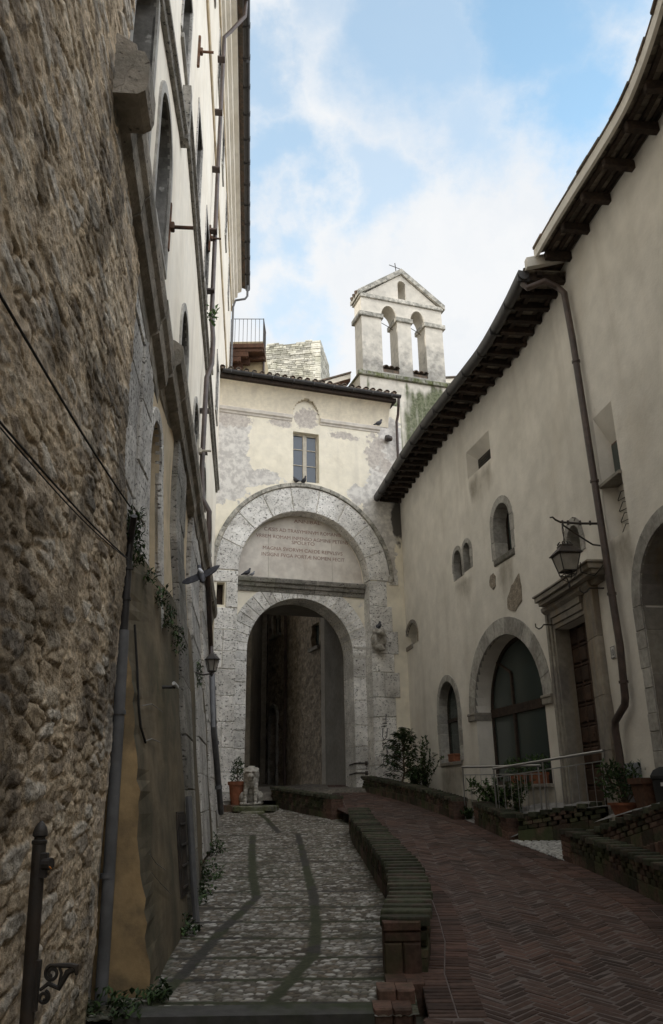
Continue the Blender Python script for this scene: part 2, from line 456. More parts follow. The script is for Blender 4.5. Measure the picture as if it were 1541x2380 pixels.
def wall(name, F, outline, holes, mat, parent=None, step=.35, lump=.0, lsc=1.2, attrs=None, rmat=None, **kw):
    """holes: (poly, depth) or (poly, depth, map(s,z)->(s,z) at the back)"""
    loops = [subdiv(outline, step)] + [subdiv(h[0], min(step, .3)) for h in holes]
    V = []; E = []
    for lp in loops:
        b = len(V); V += lp; E += [(b + i, b + (i + 1) % len(lp)) for i in range(len(lp))]
    nb = len(V); oa = np.array(outline)
    gx, gy = np.meshgrid(np.arange(oa[:, 0].min() + step * .5, oa[:, 0].max(), step), np.arange(oa[:, 1].min() + step * .5, oa[:, 1].max(), step))
    gx = gx.ravel() + (vnoise(gx.ravel() * 7, gy.ravel() * 7, 3) - .5) * step * .3; gy = gy.ravel()
    k = inpoly(gx, gy, outline)
    for h in holes: k &= ~inpoly(gx, gy, h[0])
    V += list(zip(gx[k].tolist(), gy[k].tolist()))
    res = delaunay_2d_cdt([Vector(p) for p in V], E, [], 0, 1e-6)
    vv = np.array([(p.x, p.y) for p in res[0]]); ff = [list(f) for f in res[2]]
    cen = np.array([vv[f].mean(0) for f in ff])
    keep = inpoly(cen[:, 0], cen[:, 1], outline)
    for h in holes: keep &= ~inpoly(cen[:, 0], cen[:, 1], h[0])
    bound = np.zeros(len(vv), bool)
    for i, orig in enumerate(res[3]):
        if any(o_ < nb for o_ in orig): bound[i] = True
    dd = np.where(bound, 0, (fbm(vv[:, 0] * lsc + 11, vv[:, 1] * lsc + 5, 4) - .5) * 2 * lump) if lump else np.zeros(len(vv))
    verts = [F.P(float(p[0]), float(p[1]), float(d)) for p, d in zip(vv, dd)]
    sz = [tuple(p) for p in vv]
    faces = [f for f, q in zip(ff, keep) if q]
    nfront = len(faces)
    for h, lp in zip(holes, loops[1:]):
        b = len(verts); n = len(lp); bk = h[2] if len(h) > 2 else (lambda s, z: (s, z))
        verts += [F.P(s, z, 0) for s, z in lp] + [F.P(*bk(s, z), -h[1]) for s, z in lp]; sz += lp + lp
        faces += [(b + i, b + (i + 1) % n, b + n + (i + 1) % n, b + n + i) for i in range(n)]
    me = bpy.data.meshes.new(name); me.from_pydata(verts, [], faces)
    me.attributes.new('tone', 'FLOAT', 'FACE').data.foreach_set('value', np.full(len(faces), .5, np.float32))
    sza = np.array(sz)
    for an, fn in (attrs or {}).items():
        me.attributes.new(an, 'FLOAT', 'POINT').data.foreach_set('value', np.asarray(fn(sza[:, 0], sza[:, 1]), np.float32))
    me.materials.append(mat)
    if rmat:
        me.materials.append(rmat); me.polygons.foreach_set('material_index', np.array([0] * nfront + [1] * (len(faces) - nfront), np.int32))
    bm = bmesh.new(); bm.from_mesh(me); bmesh.ops.recalc_face_normals(bm, faces=bm.faces); bm.to_mesh(me); bm.free()
    return link(name, me, parent, **kw)

def blob(name, parts, voxel, mat, parent=None, smooth_it=4, extra=None, **kw):
    """parts: ('e', centre, radii, rotation?) ellipsoids and ('c', p0, p1, r0, r1) limbs, fused into one continuous skin"""
    bm = bmesh.new()
    for p in parts:
        if p[0] == 'e':
            rot = Matrix.Identity(4)
            if len(p) > 3: rot = Matrix.Rotation(p[3][2], 4, 'Z') @ Matrix.Rotation(p[3][1], 4, 'Y') @ Matrix.Rotation(p[3][0], 4, 'X')
            bmesh.ops.create_icosphere(bm, subdivisions=3, radius=1, matrix=Matrix.Translation(p[1]) @ rot @ Matrix.Diagonal((*p[2], 1)))
        else:
            a, b = Vector(p[1]), Vector(p[2]); n = 6
            for k in range(n + 1):
                t = k / n; q = a.lerp(b, t); r = p[3] + (p[4] - p[3]) * t
                bmesh.ops.create_icosphere(bm, subdivisions=2, radius=r, matrix=Matrix.Translation(q))
    me = bpy.data.meshes.new(name); bm.to_mesh(me); bm.free()
    o = bpy.data.objects.new(name, me); col.objects.link(o)
    r_ = o.modifiers.new('r', 'REMESH'); r_.mode = 'VOXEL'; r_.voxel_size = voxel
    s_ = o.modifiers.new('s', 'SMOOTH'); s_.iterations = smooth_it; s_.factor = .5
    dg = bpy.context.evaluated_depsgraph_get(); dg.update()
    me2 = bpy.data.meshes.new_from_object(o.evaluated_get(dg)); bpy.data.objects.remove(o)
    me2.name = name
    if extra:
        for v in me2.vertices: v.co = extra(v.co.copy(), v.normal.copy())
    me2.polygons.foreach_set('use_smooth', np.ones(len(me2.polygons), bool))
    me2.materials.clear(); me2.materials.append(mat)
    return link(name, me2, parent, **kw)

def add_leaf(mb, p, d, up, ln, w, tone, fold=.25):
    d = Vector(d).normalized(); up = Vector(up); x = d.cross(up)
    if x.length < 1e-3: x = d.orthogonal()
    x.normalize(); nrm = x.cross(d); p = Vector(p)
    a = p; m = p + d * ln * .5 - nrm * ln * .03; e = p + d * ln - nrm * ln * .15
    l = m + x * w * .5 + nrm * w * fold; r = m - x * w * .5 + nrm * w * fold
    mb.add([a, l, e, m], [(0, 1, 2, 3)], tone); mb.add([a, m, e, r], [(0, 1, 2, 3)], tone)
def rdir(rnd, upb=0.0):
    while True:
        v = Vector((rnd.uniform(-1, 1), rnd.uniform(-1, 1), rnd.uniform(-1, 1) + upb))
        if .1 < v.length < 1.6: return v.normalized()

def text_mesh(name, s, F, s0, z0, size, d, mat, parent, width=None, align='LEFT', squash=1.0, extr=.004):
    cu = bpy.data.curves.new(name, 'FONT'); cu.body = s; cu.size = size; cu.align_x = align; cu.extrude = 0
    o = bpy.data.objects.new(name, cu); col.objects.link(o)
    dg = bpy.context.evaluated_depsgraph_get(); dg.update()
    me = bpy.data.meshes.new_from_object(o.evaluated_get(dg)); bpy.data.objects.remove(o)
    xs = [v.co.x for v in me.vertices]
    if not xs: return None
    x0, x1 = min(xs), max(xs); k = (width / (x1 - x0)) if width else squash
    ox = {'LEFT': x0, 'CENTER': (x0 + x1) / 2}[align]
    for v in me.vertices: v.co = Vector(F.P(s0 + (v.co.x - ox) * k, z0 + v.co.y, d))
    me.materials.clear(); me.materials.append(mat)
    bm = bmesh.new(); bm.from_mesh(me)
    n = Vector(F.P(s0, z0, d + extr)) - Vector(F.P(s0, z0, d))
    ret = bmesh.ops.extrude_face_region(bm, geom=bm.faces[:])
    bmesh.ops.translate(bm, verts=[g for g in ret['geom'] if isinstance(g, bmesh.types.BMVert)], vec=n)
    bmesh.ops.recalc_face_normals(bm, faces=bm.faces); bm.to_mesh(me); bm.free()
    return link(name, me, parent)
# ------------------------------------------------------------------ the materials of the place
m_rubble = M('rubble_stone', (0, 0, 0), vcol=True, var=.34, vsc=16, stain=((.06, .05, .04), 2.6, .58, .78, .5), bump=1.0, bsc=38, bdist=.025, rough=.92, spec=.15)
m_cobble = M('cobbles', (0, 0, 0), vcol=True, var=.25, vsc=26, stain=((.05, .055, .03), 1.4, .55, .75, .45), bump=.6, bsc=60, bdist=.01, rough=.8, spec=.3)
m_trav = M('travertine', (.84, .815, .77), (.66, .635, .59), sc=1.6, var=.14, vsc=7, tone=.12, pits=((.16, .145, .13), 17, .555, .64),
           stain=((.30, .27, .23), 1.1, .52, .75, .5), bump=.9, bsc=26, bdist=.02)
m_trav_dark = M('weathered_travertine', (.30, .28, .25), (.20, .19, .165), sc=1.8, var=.22, vsc=8, tone=.25, pits=((.06, .055, .05), 19, .55, .64),
                stain=((.10, .10, .06), 1.3, .52, .72, .5), bump=.8, bsc=28, bdist=.02)
m_trav_p = M('shaded_travertine', (.58, .555, .515), (.43, .41, .38), sc=1.6, var=.2, vsc=7, tone=.2, pits=((.14, .125, .11), 17, .55, .64), stain=((.24, .205, .17), 1.2, .5, .74, .55), bump=.9, bsc=26, bdist=.02)  # darker copy of the travertine, shade put into its colour
m_quoin = M('dressed_stone', (.40, .385, .35), (.28, .265, .24), sc=2.2, var=.2, vsc=12, tone=.16, pits=((.17, .15, .13), 40, .60, .72), bump=.45, bsc=50)
m_portal = M('portal_stone', (.30, .275, .23), (.22, .20, .18), sc=1.4, var=.15, vsc=10, tone=.12, streak=((.33, .24, .14), 2.2, .5, .7, .6), bump=.4, bsc=60)
m_damp = ((.44, .40, .34), (.33, .30, .25))
m_plaster_r = M('warm_grey_plaster', (.755, .715, .645), (.665, .63, .565), sc=.7, var=.07, vsc=2.6, streak=((.52, .475, .41), 1.6, .52, .80, .55), stain=((.58, .52, .43), .5, .55, .8, .5),
                bump=.5, bsc=14, bdist=.014, attrs=(('damp', m_damp, 2.0, 1.0, .30, .4),))
m_plaster_l = M('cream_plaster', (.86, .80, .69), (.78, .71, .59), sc=.6, var=.06, vsc=3, streak=((.60, .54, .45), 1.5, .50, .78, .6), bump=.25, bsc=25)
m_plaster_o = M('ochre_plaster', (.48, .335, .175), (.36, .26, .14), sc=1.3, var=.2, vsc=5, streak=((.20, .14, .08), 2.4, .5, .75, .7), stain=((.13, .105, .07), 2.0, .45, .66, .75), bump=.35, bsc=30)
m_plaster_t = M('tan_plaster', (.60, .48, .32), (.48, .40, .28), sc=1.1, var=.12, vsc=5, streak=((.30, .26, .20), 2.2, .5, .75, .5), bump=.3, bsc=30)
m_scarp = M('dark_damp_plaster', (.20, .16, .105), (.115, .098, .068), sc=1.1, var=.22, vsc=5, streak=((.07, .065, .045), 1.6, .46, .74, .6), stain=((.05, .055, .03), 1.1, .52, .76, .6), bump=.35, bsc=30)
m_gate = M('flaking_cream_plaster', (.88, .81, .66), (.82, .76, .63), sc=.9, var=.07, vsc=3.5, stain=((.60, .54, .43), 1.3, .54, .75, .55), streak=((.62, .57, .48), 2.2, .54, .78, .5), bump=.4, bsc=18,
           attrs=(('peel', ((.75, .715, .66), (.52, .49, .455)), 3.2, 1.1, .03), ('scab', ((.60, .55, .49), (.45, .40, .36)), 6.0, 1.4, .10), ('soot', (.11, .10, .09), 3.0, .8, .12)))
m_belfry = M('pale_render', (.66, .61, .525), (.56, .52, .45), sc=1.2, var=.09, vsc=4, stain=((.30, .28, .25), 3.0, .58, .75, .4), bump=.3, bsc=18,
             attrs=(('moss', ((.17, .18, .11), (.085, .095, .05)), 5.0, .7, .26, .10), ('grime', ((.34, .32, .285), (.23, .215, .19)), 3.0, .9, .22)))
m_mossstone = M('mossy_stone', (.24, .23, .19), (.12, .13, .06), sc=4, var=.25, vsc=12, tone=.2, bump=.8, bsc=25, bdist=.03)
m_coping = M('weathered_coping', (.48, .45, .39), (.24, .23, .20), sc=5, var=.25, vsc=14, tone=.15, bump=.7, bsc=25, bdist=.02)
m_tower = M('limestone_rubble', (.56, .535, .46), (.44, .42, .34), sc=1.5, var=.18, vsc=4, tone=.30, stain=((.36, .36, .28), 1.2, .55, .72, .5), bump=.8, bsc=10, bdist=.04)
m_mortar_dk = M('dark_mortar', (.24, .22, .17), var=.2)
m_brick = M('mossy_brick', (.105, .068, .052), (.062, .06, .036), sc=3.2, mix=(.40, .60), var=.3, vsc=22, tone=.40, stain=((.05, .062, .025), 2.2, .46, .62, .75), bump=.6, bsc=45)
m_brickcap = M('moss_covered_brick', (.075, .06, .046), (.056, .060, .038), sc=5, mix=(.35, .55), var=.28, vsc=18, tone=.3, bump=.6, bsc=45)
m_brickend = M('old_red_brick', (.14, .08, .06), (.10, .066, .05), sc=4, var=.28, vsc=20, tone=.3, stain=((.06, .065, .03), 2.8, .5, .7, .6), bump=.5, bsc=50)
m_paver = M('paving_brick', (.100, .058, .045), (.074, .049, .040), sc=1.1, var=.2, vsc=14, tone=.34, stain=((.042, .036, .032), 1.0, .48, .72, .65), bump=.4, bsc=70, rough=.8)
m_joint = M('pale_joint_mortar', (.145, .118, .108), var=.2, vsc=12, bump=.4)
m_band = M('dark_paving_band', (.085, .082, .078), (.055, .065, .035), sc=2.2, var=.2, bump=.4, bsc=60)
m_concrete = M('grey_concrete', (.28, .27, .26), (.22, .21, .20), sc=3, var=.14, bump=.4)
m_earth = M('earth', (.13, .11, .085), (.09, .085, .06), sc=2, var=.25, bump=.6)
m_wood_dk = M('dark_timber', (.050, .034, .025), (.032, .024, .019), sc=6, var=.3, vsc=20, tone=.3, bump=.5, bsc=40, stretch=(1, 1, 1))
m_wood_rd = M('reddish_timber', (.115, .058, .036), (.085, .046, .03), sc=5, var=.25, vsc=18, tone=.2, bump=.4)
m_door = M('door_timber', (.062, .036, .024), (.045, .028, .02), sc=5, var=.25, vsc=22, tone=.25, rough=.6, bump=.3)
m_frame_w = M('pale_painted_timber', (.56, .51, .42), (.46, .42, .35), sc=4, var=.1, tone=.1, bump=.15)
m_gutter = M('dark_metal_gutter', (.036, .032, .031), (.026, .024, .023), sc=3, var=.25, rough=.5, spec=.45, bump=.15)
m_pipe_g = M('grey_pipe', (.155, .155, .16), (.11, .11, .112), sc=2.5, var=.14, rough=.55, spec=.4, bump=.1)
m_pipe_b = M('brown_pipe', (.085, .058, .048), (.058, .042, .037), sc=3, var=.2, rough=.45, spec=.5, bump=.1)
m_iron = M('wrought_iron', (.035, .031, .028), (.05, .037, .028), sc=5, var=.3, rough=.55, spec=.45, bump=.25)
m_rust = M('rusty_iron', (.14, .072, .042), (.08, .05, .035), sc=6, var=.25, rough=.8)
m_steel = M('brushed_steel', (.42, .42, .42), var=.06, rough=.38, metal=1.0, bump=.03)
m_glass = M('dark_glass', (.050, .064, .060), var=0, rough=.06, spec=.5, bump=0)
m_glass_sky = M('window_glass', (.040, .058, .085), var=.0, rough=.05, spec=.6, bump=.05, bsc=2.5)
m_lampglass = M('dusty_lamp_glass', (.30, .28, .24), (.24, .22, .19), sc=6, var=.1, rough=.35, spec=.4, bump=.05)
m_void = M('dark_room', (.018, .016, .015), var=.2, bump=0)
m_tile = M('roof_tile', (.18, .125, .09), (.12, .105, .085), sc=4, var=.3, vsc=14, tone=.35, stain=((.075, .07, .055), 3, .5, .7, .6), bump=.5)
m_pian = M('soffit_tile', (.22, .19, .155), (.15, .125, .10), sc=3, var=.2, vsc=14, tone=.35, bump=.4)
m_terra = M('terracotta', (.30, .115, .062), (.22, .09, .052), sc=5, var=.18, bump=.25)
m_leaf = M('dark_leaves', (.030, .055, .020), (.045, .075, .026), sc=5, var=.25, tone=.5, bump=0, leaf=True, rough=.5)
m_leaf2 = M('fresh_leaves', (.060, .115, .030), (.045, .085, .025), sc=5, var=.2, tone=.45, bump=0, leaf=True)
m_leaf3 = M('weed_leaves', (.05, .085, .026), (.032, .055, .02), sc=4, var=.25, tone=.45, bump=0, leaf=True)
m_stem = M('stems', (.09, .07, .045), var=.2, bump=.2)
m_statue = M('weathered_statue_stone', (.50, .47, .42), (.30, .28, .24), sc=5, var=.2, vsc=14, pits=((.14, .13, .11), 16, .57, .70), stain=((.10, .10, .07), 3.2, .54, .72, .6), bump=.9, bsc=30, bdist=.02)
m_plaque = M('marble_plaque', (.68, .63, .56), (.58, .53, .47), sc=2.2, var=.09, vsc=5, stain=((.42, .33, .26), 1.0, .52, .78, .6), attrs=(('soot', (.40, .36, .31), 4.0, 1.0),), bump=.2)
m_letter = M('rust_red_lettering', (.27, .165, .13), var=.15, bump=0)
m_black = M('black_paint', (.03, .03, .03), var=.1, bump=0)
m_graf = M('grey_black_spray', (.10, .095, .09), var=.3, bump=0)
m_white = M('white_enamel', (.62, .61, .60), var=.05, rough=.3, bump=0)
m_pigeon = M('pigeon_grey', (.05, .05, .058), (.085, .085, .095), sc=14, var=.2, bump=0, rough=.6)
m_pigeon_l = M('pigeon_pale_grey', (.22, .23, .25), (.16, .165, .18), sc=12, var=.1, bump=0, rough=.6)
m_pigeon_w = M('pigeon_white', (.62, .62, .64), var=.05, bump=0)
m_grate = M('drain_iron', (.05, .05, .052), var=.2, rough=.6, bump=.3)
m_cable = M('black_cable', (.03, .028, .026), var=.1, bump=0)
m_orange = M('orange_tag', (.55, .20, .04), var=0, bump=0)

# ------------------------------------------------------------------ ground and paving
yy = np.array([-60, -25, -8, 0, 4, 5, 7, 9, 12, 16, 20, 24, 27, 30, 45, 80, 160, 400.]); xx = np.array([-400, -120, -40, -20, -10, -6, -4, -2, 0, 2, 4, 6, 10, 20, 40, 120, 400.])
GX, GY = np.meshgrid(xx, yy)
GZ = np.vectorize(lambda y: zc(y) - .16)(GY) - np.where(np.abs(GX) > 30, 3.0, 0)
link('ground', grid_mesh('ground', GX, GY, GZ, m_earth, smooth=False), kind='structure')

PAR_C = [(0.60, 8.0), (0.74, 9.0), (0.80, 10.0), (0.83, 10.9), (0.74, 12.6), (0.62, 14.6), (0.50, 16.5), (0.47, 18.3)]   # the curved dividing parapet
def par_x(y):
    ys = [p[1] for p in PAR_C]; xs = [p[0] for p in PAR_C]
    return np.interp(y, [4.0, 6.9] + ys + [19.5, 20.8, 24.5], [.45, .56] + xs + [.35, .05, -1.5])
def pal_x(y): return -2.02 + math.tan(R(-5.8)) * (y - 7.49)
# cobbled street: pebbles set in rows between flush bands
ny, nx = 560, 170
ty = np.linspace(0, 1, ny); ygrid = 7.09 + 17.1 * (ty ** 1.5); XC, YC = np.meshgrid(np.linspace(0, 1, nx), ygrid)
xl = pal_x(YC) - .1; xr = par_x(YC) + .05; XC = xl + (xr - xl) * XC
zz = np.vectorize(zc)(YC)
f1, f2, idc = cells(XC + .02 * fbm(XC * 9, YC * 9, 3), YC, .080, .046, 21, jit=.95)
peb = sstep(.02, .30, f2 - f1); dome = peb * (1 - .45 * np.clip(f1, 0, 1) ** 2)
lost = fbm(XC * 2.2, YC * 2.2, 8) ; peb = peb * sstep(.30, .42, lost * .6 + idc * .4)
pal_ = np.array([(.32, .295, .25), (.20, .18, .15), (.12, .108, .088), (.47, .45, .41), (.17, .14, .105), (.25, .235, .21)])
cc = pal_[(idc * 5.99).astype(int)]
mort = np.array([.078, .066, .050]) * (0.75 + .5 * fbm(XC * 6, YC * 6, 4)[..., None])
colr = mort * (1 - peb[..., None]) + cc * peb[..., None]
# bands
def seg_d(px, py, pts):
    d = np.full(px.shape, 9.)
    for (ax, ay), (bx, by) in zip(pts[:-1], pts[1:]):
        ex, ey = bx - ax, by - ay; t = np.clip(((px - ax) * ex + (py - ay) * ey) / (ex * ex + ey * ey), 0, 1)
        d = np.minimum(d, np.hypot(px - ax - ex * t, py - ay - ey * t))
    return d
def gz(u, v, f, h=0):
    r = ray(u, v); lo, hi = .5, 80.
    for _ in range(60):
        m = (lo + hi) / 2
        if r[2] / r[1] * m > f(m) + h: lo = m
        else: hi = m
    return r * (hi / r[1])
def gz2(u, v, f, h=0): p = gz(u, v, f, h); return (float(p[0]), float(p[1]))
crossy = [gz2(640, v, zc)[1] for v in (1918, 1942, 1974, 2006, 2040, 2075, 2112, 2145, 2184, 2230, 2281, 2338)]
band = np.zeros(XC.shape)
for i, cy in enumerate(crossy):
    sl = -.03 + .012 * math.sin(i * 2.1)
    band = np.maximum(band, sstep(.05, .034, np.abs(YC - cy - sl * XC - .03 * (fbm(XC * 1.5, YC * 0 + i, 5) - .5))))
long1 = [gz2(u, v, zc) for u, v in ((330, 2362), (430, 2262), (520, 2160), (596, 2088), (588, 2040), (585, 1985), (588, 1942))]
long2 = [gz2(u, v, zc) for u, v in ((600, 2370), (668, 2290), (730, 2218), (734, 2150), (730, 2085), (712, 2020), (700, 1970), (693, 1940))]
long3 = [gz2(u, v, zc) for u, v in ((648, 1936), (620, 1905), (600, 1890))]
wob_ = .045 * (fbm(XC * 7, YC * 7, 66) - .5)
for L_ in (long1, long2, long3): band = np.maximum(band, sstep(.08, .05, seg_d(XC, YC, L_) + wob_))
bcol = np.array([.050, .046, .040]) * (.7 + .6 * fbm(XC * 14, YC * 14, 9)[..., None])
mossb = fbm(XC * 1.3, YC * 1.3, 15)
bcol = np.where((mossb > .5)[..., None], bcol * np.array([.95, 1.12, .7]), bcol)
colr = colr * (1 - band[..., None]) + bcol * band[..., None]
edge = np.clip((.42 - np.abs(XC - xl - .1)) / .42, 0, 1) + np.clip((.35 - (xr - XC)) / .35, 0, 1)
mo = sstep(.45, .75, fbm(XC * 3, YC * 3, 31) * .8 + edge * .5)
colr = colr * (1 - .6 * mo[..., None]) + np.array([.045, .052, .026]) * .6 * mo[..., None]
hgt = (.013 * dome * (1 - band) + .006 * band + .02 * (fbm(XC * 1.2, YC * 1.2, 2) - .5))
link('cobbled_street', grid_mesh('cobbled_street', XC, YC, zz + hgt, m_cobble, vcol=colr), kind='structure')

# brick road: herringbone pavers in a pale bed, with a header course along each edge
ROAD_R = [(2.2, 5.0), (3.05, 7.0), (3.62, 8.6), (3.82, 10.2), (3.72, 11.7), (3.5, 13.3), (3.3, 14.3), (3.12, 15.3), (2.95, 17.5), (2.72, 18.3), (2.3, 20.5), (1.7, 22.8), (1.05, 24.7), (.95, 27.5)]
def road_r(y): return np.interp(y, [p[1] for p in ROAD_R], [p[0] for p in ROAD_R])
def road_l(y): return np.interp(y, [4.0, 6.9, 18.4, 20.5, 24.0, 27.5], [.55, .62, .55, .02, -.1, -.3]) if np.isscalar(y) and (y > 18.4 or y < 6.9) else par_x(y) + .1
rl = np.array([(float(road_l(y)), float(road_r(y)), y) for y in np.linspace(2.5, 27.4, 120)])
RX = np.stack([rl[:, 0] + .04, rl[:, 1] + .4], 1); RY = np.stack([rl[:, 2], rl[:, 2]], 1); RZ = np.vectorize(lambda y: zb(y) + .0012)(RY)
link('brick_road', grid_mesh('brick_road', RX, RY, RZ, m_joint), kind='structure')
rnd = random.Random(5); pv = MB()
def paver(cx, cy, ang, l, w, lift=0.0):
    ca, sa = math.cos(ang), math.sin(ang); tn = rnd.random(); dz_ = rnd.uniform(-.0025, .0025)
    tl = [rnd.uniform(-.002, .002) for _ in range(2)]
    vs = []
    for (k, zo) in ((1.0, -.012), (.0, 0.004)):
        hl, hw = l / 2 - (0 if k else .006), w / 2 - (0 if k else .006)
        for sx, sy in ((-1, -1), (1, -1), (1, 1), (-1, 1)):
            x = cx + ca * sx * hl - sa * sy * hw; y = cy + sa * sx * hl + ca * sy * hw
            vs.append((x, y, zb(y) + zo + lift + (0 if k else dz_ + tl[0] * sx + tl[1] * sy)))
    pv.add(vs, [(4, 5, 6, 7)] + [(i, (i + 1) % 4, 4 + (i + 1) % 4, 4 + i) for i in range(4)], tn)
BW, J = .064, .011; w_ = BW + J
EDGE = .46; nper = 4
ang0 = R(43)
ca0, sa0 = math.cos(ang0), math.sin(ang0)
W1 = w_; LL = nper * W1 - J
for i in range(-300, 300):
    for k in range(-60, 60):
        for o in (0, 1):
            # herringbone lattice: (i, i) diagonal steps with period 2*nper
            if o == 0: gx_, gy_, aa = (i + 2 * nper * k) * W1 + LL / 2, i * W1 + BW / 2, 0
            else: gx_, gy_, aa = (i + 2 * nper * k) * W1 - J - BW / 2 , i * W1 + LL / 2 , math.pi / 2
            x = gx_ * ca0 - gy_ * sa0 + 1.5; y = gx_ * sa0 + gy_ * ca0 + 12
            if y < 4.2 or y > 27.2 or x < -.4 or x > 4: continue
            if x < float(road_l(y)) + EDGE - .10 or x > float(road_r(y)) - EDGE + .10: continue
            paver(x, y, aa + ang0, LL, BW)
for side in (0, 1):
    s_acc = 4.2
    while s_acc < 27.2:
        y = s_acc; e = road_l if side == 0 else road_r
        x0 = float(e(y)); dx = float(e(y + .05)) - float(e(y - .05)); a = math.atan2(.1, dx)
        sg = 1 if side == 0 else -1
        for q in range(2):
            off = (.02 + .1 + q * .224) * sg
            paver(x0 + off * math.sin(a), y - off * math.cos(a), a + math.pi / 2, .218, .068, .006)
        s_acc += .079 * abs(math.sin(a))
pv_me = pv.mesh('brick_paving', m_paver); link('brick_paving', pv_me, kind='structure')

# drain across the foot of the cobbles
dr = MB()
PX = lambda s, z, d: (s, 6.98 + d, zc(6.98 + d) + z)
dr.box(PX, -1.75, .27, -.2, .03, .10, .36, .4, ch=.01, ns=4)
o_dr = dr.build('stone_kerb_strip', m_band, kind='structure')
gr = MB()
for k in range(46):
    s = -1.8 + k * .05
    gr.add([(s, 6.84, -1.718), (s + .02, 6.84, -1.718), (s + .055, 7.06, -1.70), (s + .035, 7.06, -1.70),
            (s, 6.84, -1.76), (s + .02, 6.84, -1.76), (s + .055, 7.06, -1.75), (s + .035, 7.06, -1.75)],
           [(0, 1, 2, 3), (4, 5, 1, 0), (1, 5, 6, 2), (2, 6, 7, 3), (3, 7, 4, 0)])
gr.box(lambda s, z, d: (s, d, z), -1.85, .5, -1.76, -1.706, 6.80, 6.84); gr.box(lambda s, z, d: (s, d, z), -1.85, .27, -1.76, -1.69, 7.06, 7.075)
g_ = gr.build('drain_grate', m_grate); tag(g_, 'dark iron drain grate across the foot of the cobbled street', 'drain')

# ------------------------------------------------------------------ rough stone house on the near left
edge_px = [(213, 2352), (240, 2150), (243, 2000), (268, 1760), (272, 1640), (302, 1310), (300, 1090), (316, 800), (329, 640), (326, 420), (312, 290), (303, 180), (318, 60), (333, -40)]
eg = sorted([PAL.uv(u, v, .05)[::-1] for u, v in edge_px])
ez = np.array([e[0] for e in eg]); es = np.array([e[1] for e in eg])
nz, ns = 900, 640
zg = np.linspace(-1.75, 11.5, nz); kk = np.linspace(0, 1, ns) ** 1.0
SE = np.interp(zg, ez, es, left=es[0], right=es[-1]) + .10 * (vnoise(zg * 2.6, zg * 0, 5) - .5)
S2 = SE[:, None] - (1 - kk[None, :]) * 8.8; Z2 = np.repeat(zg[:, None], ns, 1)
wx = S2 + .11 * (fbm(S2 * 3, Z2 * 3, 2) - .5); wz = Z2 + .09 * (fbm(S2 * 3.2, Z2 * 5.2, 7) - .5) + .05 * np.sin(S2 * 1.3)
f1, f2, ida, tdx, tdy = cells(wx, wz, .40, .11, 3, jit=.95, pw=3.6, tilt=True)
e1 = sstep(.02, .24, f2 - f1)
fq1, fq2, idq = cells(wx * 1.0, wz, .52, .36, 9, jit=.6, pw=3.0)         # larger blocks up the corner
big = sstep(.62, .50, SE[:, None] - S2 + .14 * (idq - .5)) * sstep(4.2, 3.0, Z2)
e2 = sstep(.02, .18, fq2 - fq1)
stone = e1 * (1 - big) + e2 * big; ids = np.where(big > .5, idq, ida)
g1, g2, gid, gdx, gdy = cells(S2 + .05 * (fbm(S2 * 8, Z2 * 8, 71) - .5), Z2 + .05 * (fbm(S2 * 6, Z2 * 9, 72) - .5), .17, .05, 44, jit=.95, pw=2.6, tilt=True)
chip = sstep(.0, .25, g2 - g1)
rough = fbm(S2 * 4.5, Z2 * 13, 12, 5) - .5; rough2 = fbm(S2 * 18, Z2 * 34, 13, 3) - .5
buried = sstep(.28, .5, fbm(S2 * 1.4, Z2 * 1.4, 20) * .55 + ids * .45)
ledge_ = (wz / .115) % 1.0
tr = (np.modf(ids * 37.7)[0] - .5); tr2 = (np.modf(ids * 91.3)[0] - .62)
H = stone * (.006 + .018 * ids) * (.3 + .7 * buried) + stone * (1 - big) * (tdx * tr * .022 + tdy * tr2 * .022) + rough * .016 + rough2 * .015 * (0.5 + stone) + chip * (gid - .35) * .012 + gdy * (np.modf(gid * 53.1)[0] - .7) * .014 + (fbm(S2 * 45, Z2 * 60, 19, 2) - .5) * .012
H += .035 * (fbm(S2 * .8, Z2 * .8, 33) - .5)
pal_ = np.array([(.62, .51, .38), (.56, .47, .37), (.46, .40, .33), (.68, .58, .45), (.38, .31, .235), (.56, .45, .32), (.58, .52, .44)])
cs = pal_[(ids * 6.99).astype(int)] * (.72 + .55 * fbm(S2 * 7, Z2 * 7, 40, 4)[..., None])
cm = np.array([.64, .51, .36]) * (.8 + .4 * fbm(S2 * 4, Z2 * 4, 41)[..., None])
cs = cs * (.8 + .4 * gid[..., None]); sm = (stone * (.25 + .75 * buried))[..., None]
cv = cm * (1 - sm) + cs * sm
drk = sstep(.52, .70, fbm(S2 * 1.5, Z2 * 1.5, 52, 5))[..., None]; cv = cv * (1 - .55 * drk)
crev = sstep(.10, .0, f2 - f1)[..., None] * (1 - big[..., None]) * sstep(.5, .62, fbm(S2 * 2.6, Z2 * 2.6, 61))[..., None]; cv = cv * (1 - .65 * crev); H = H - .022 * crev[..., 0]
lowmoss = sstep(.4, 0, Z2 + 1.6)[..., None] * .5; cv = cv * (1 - lowmoss) + np.array([.06, .07, .03]) * lowmoss
H = H * .62 + .03
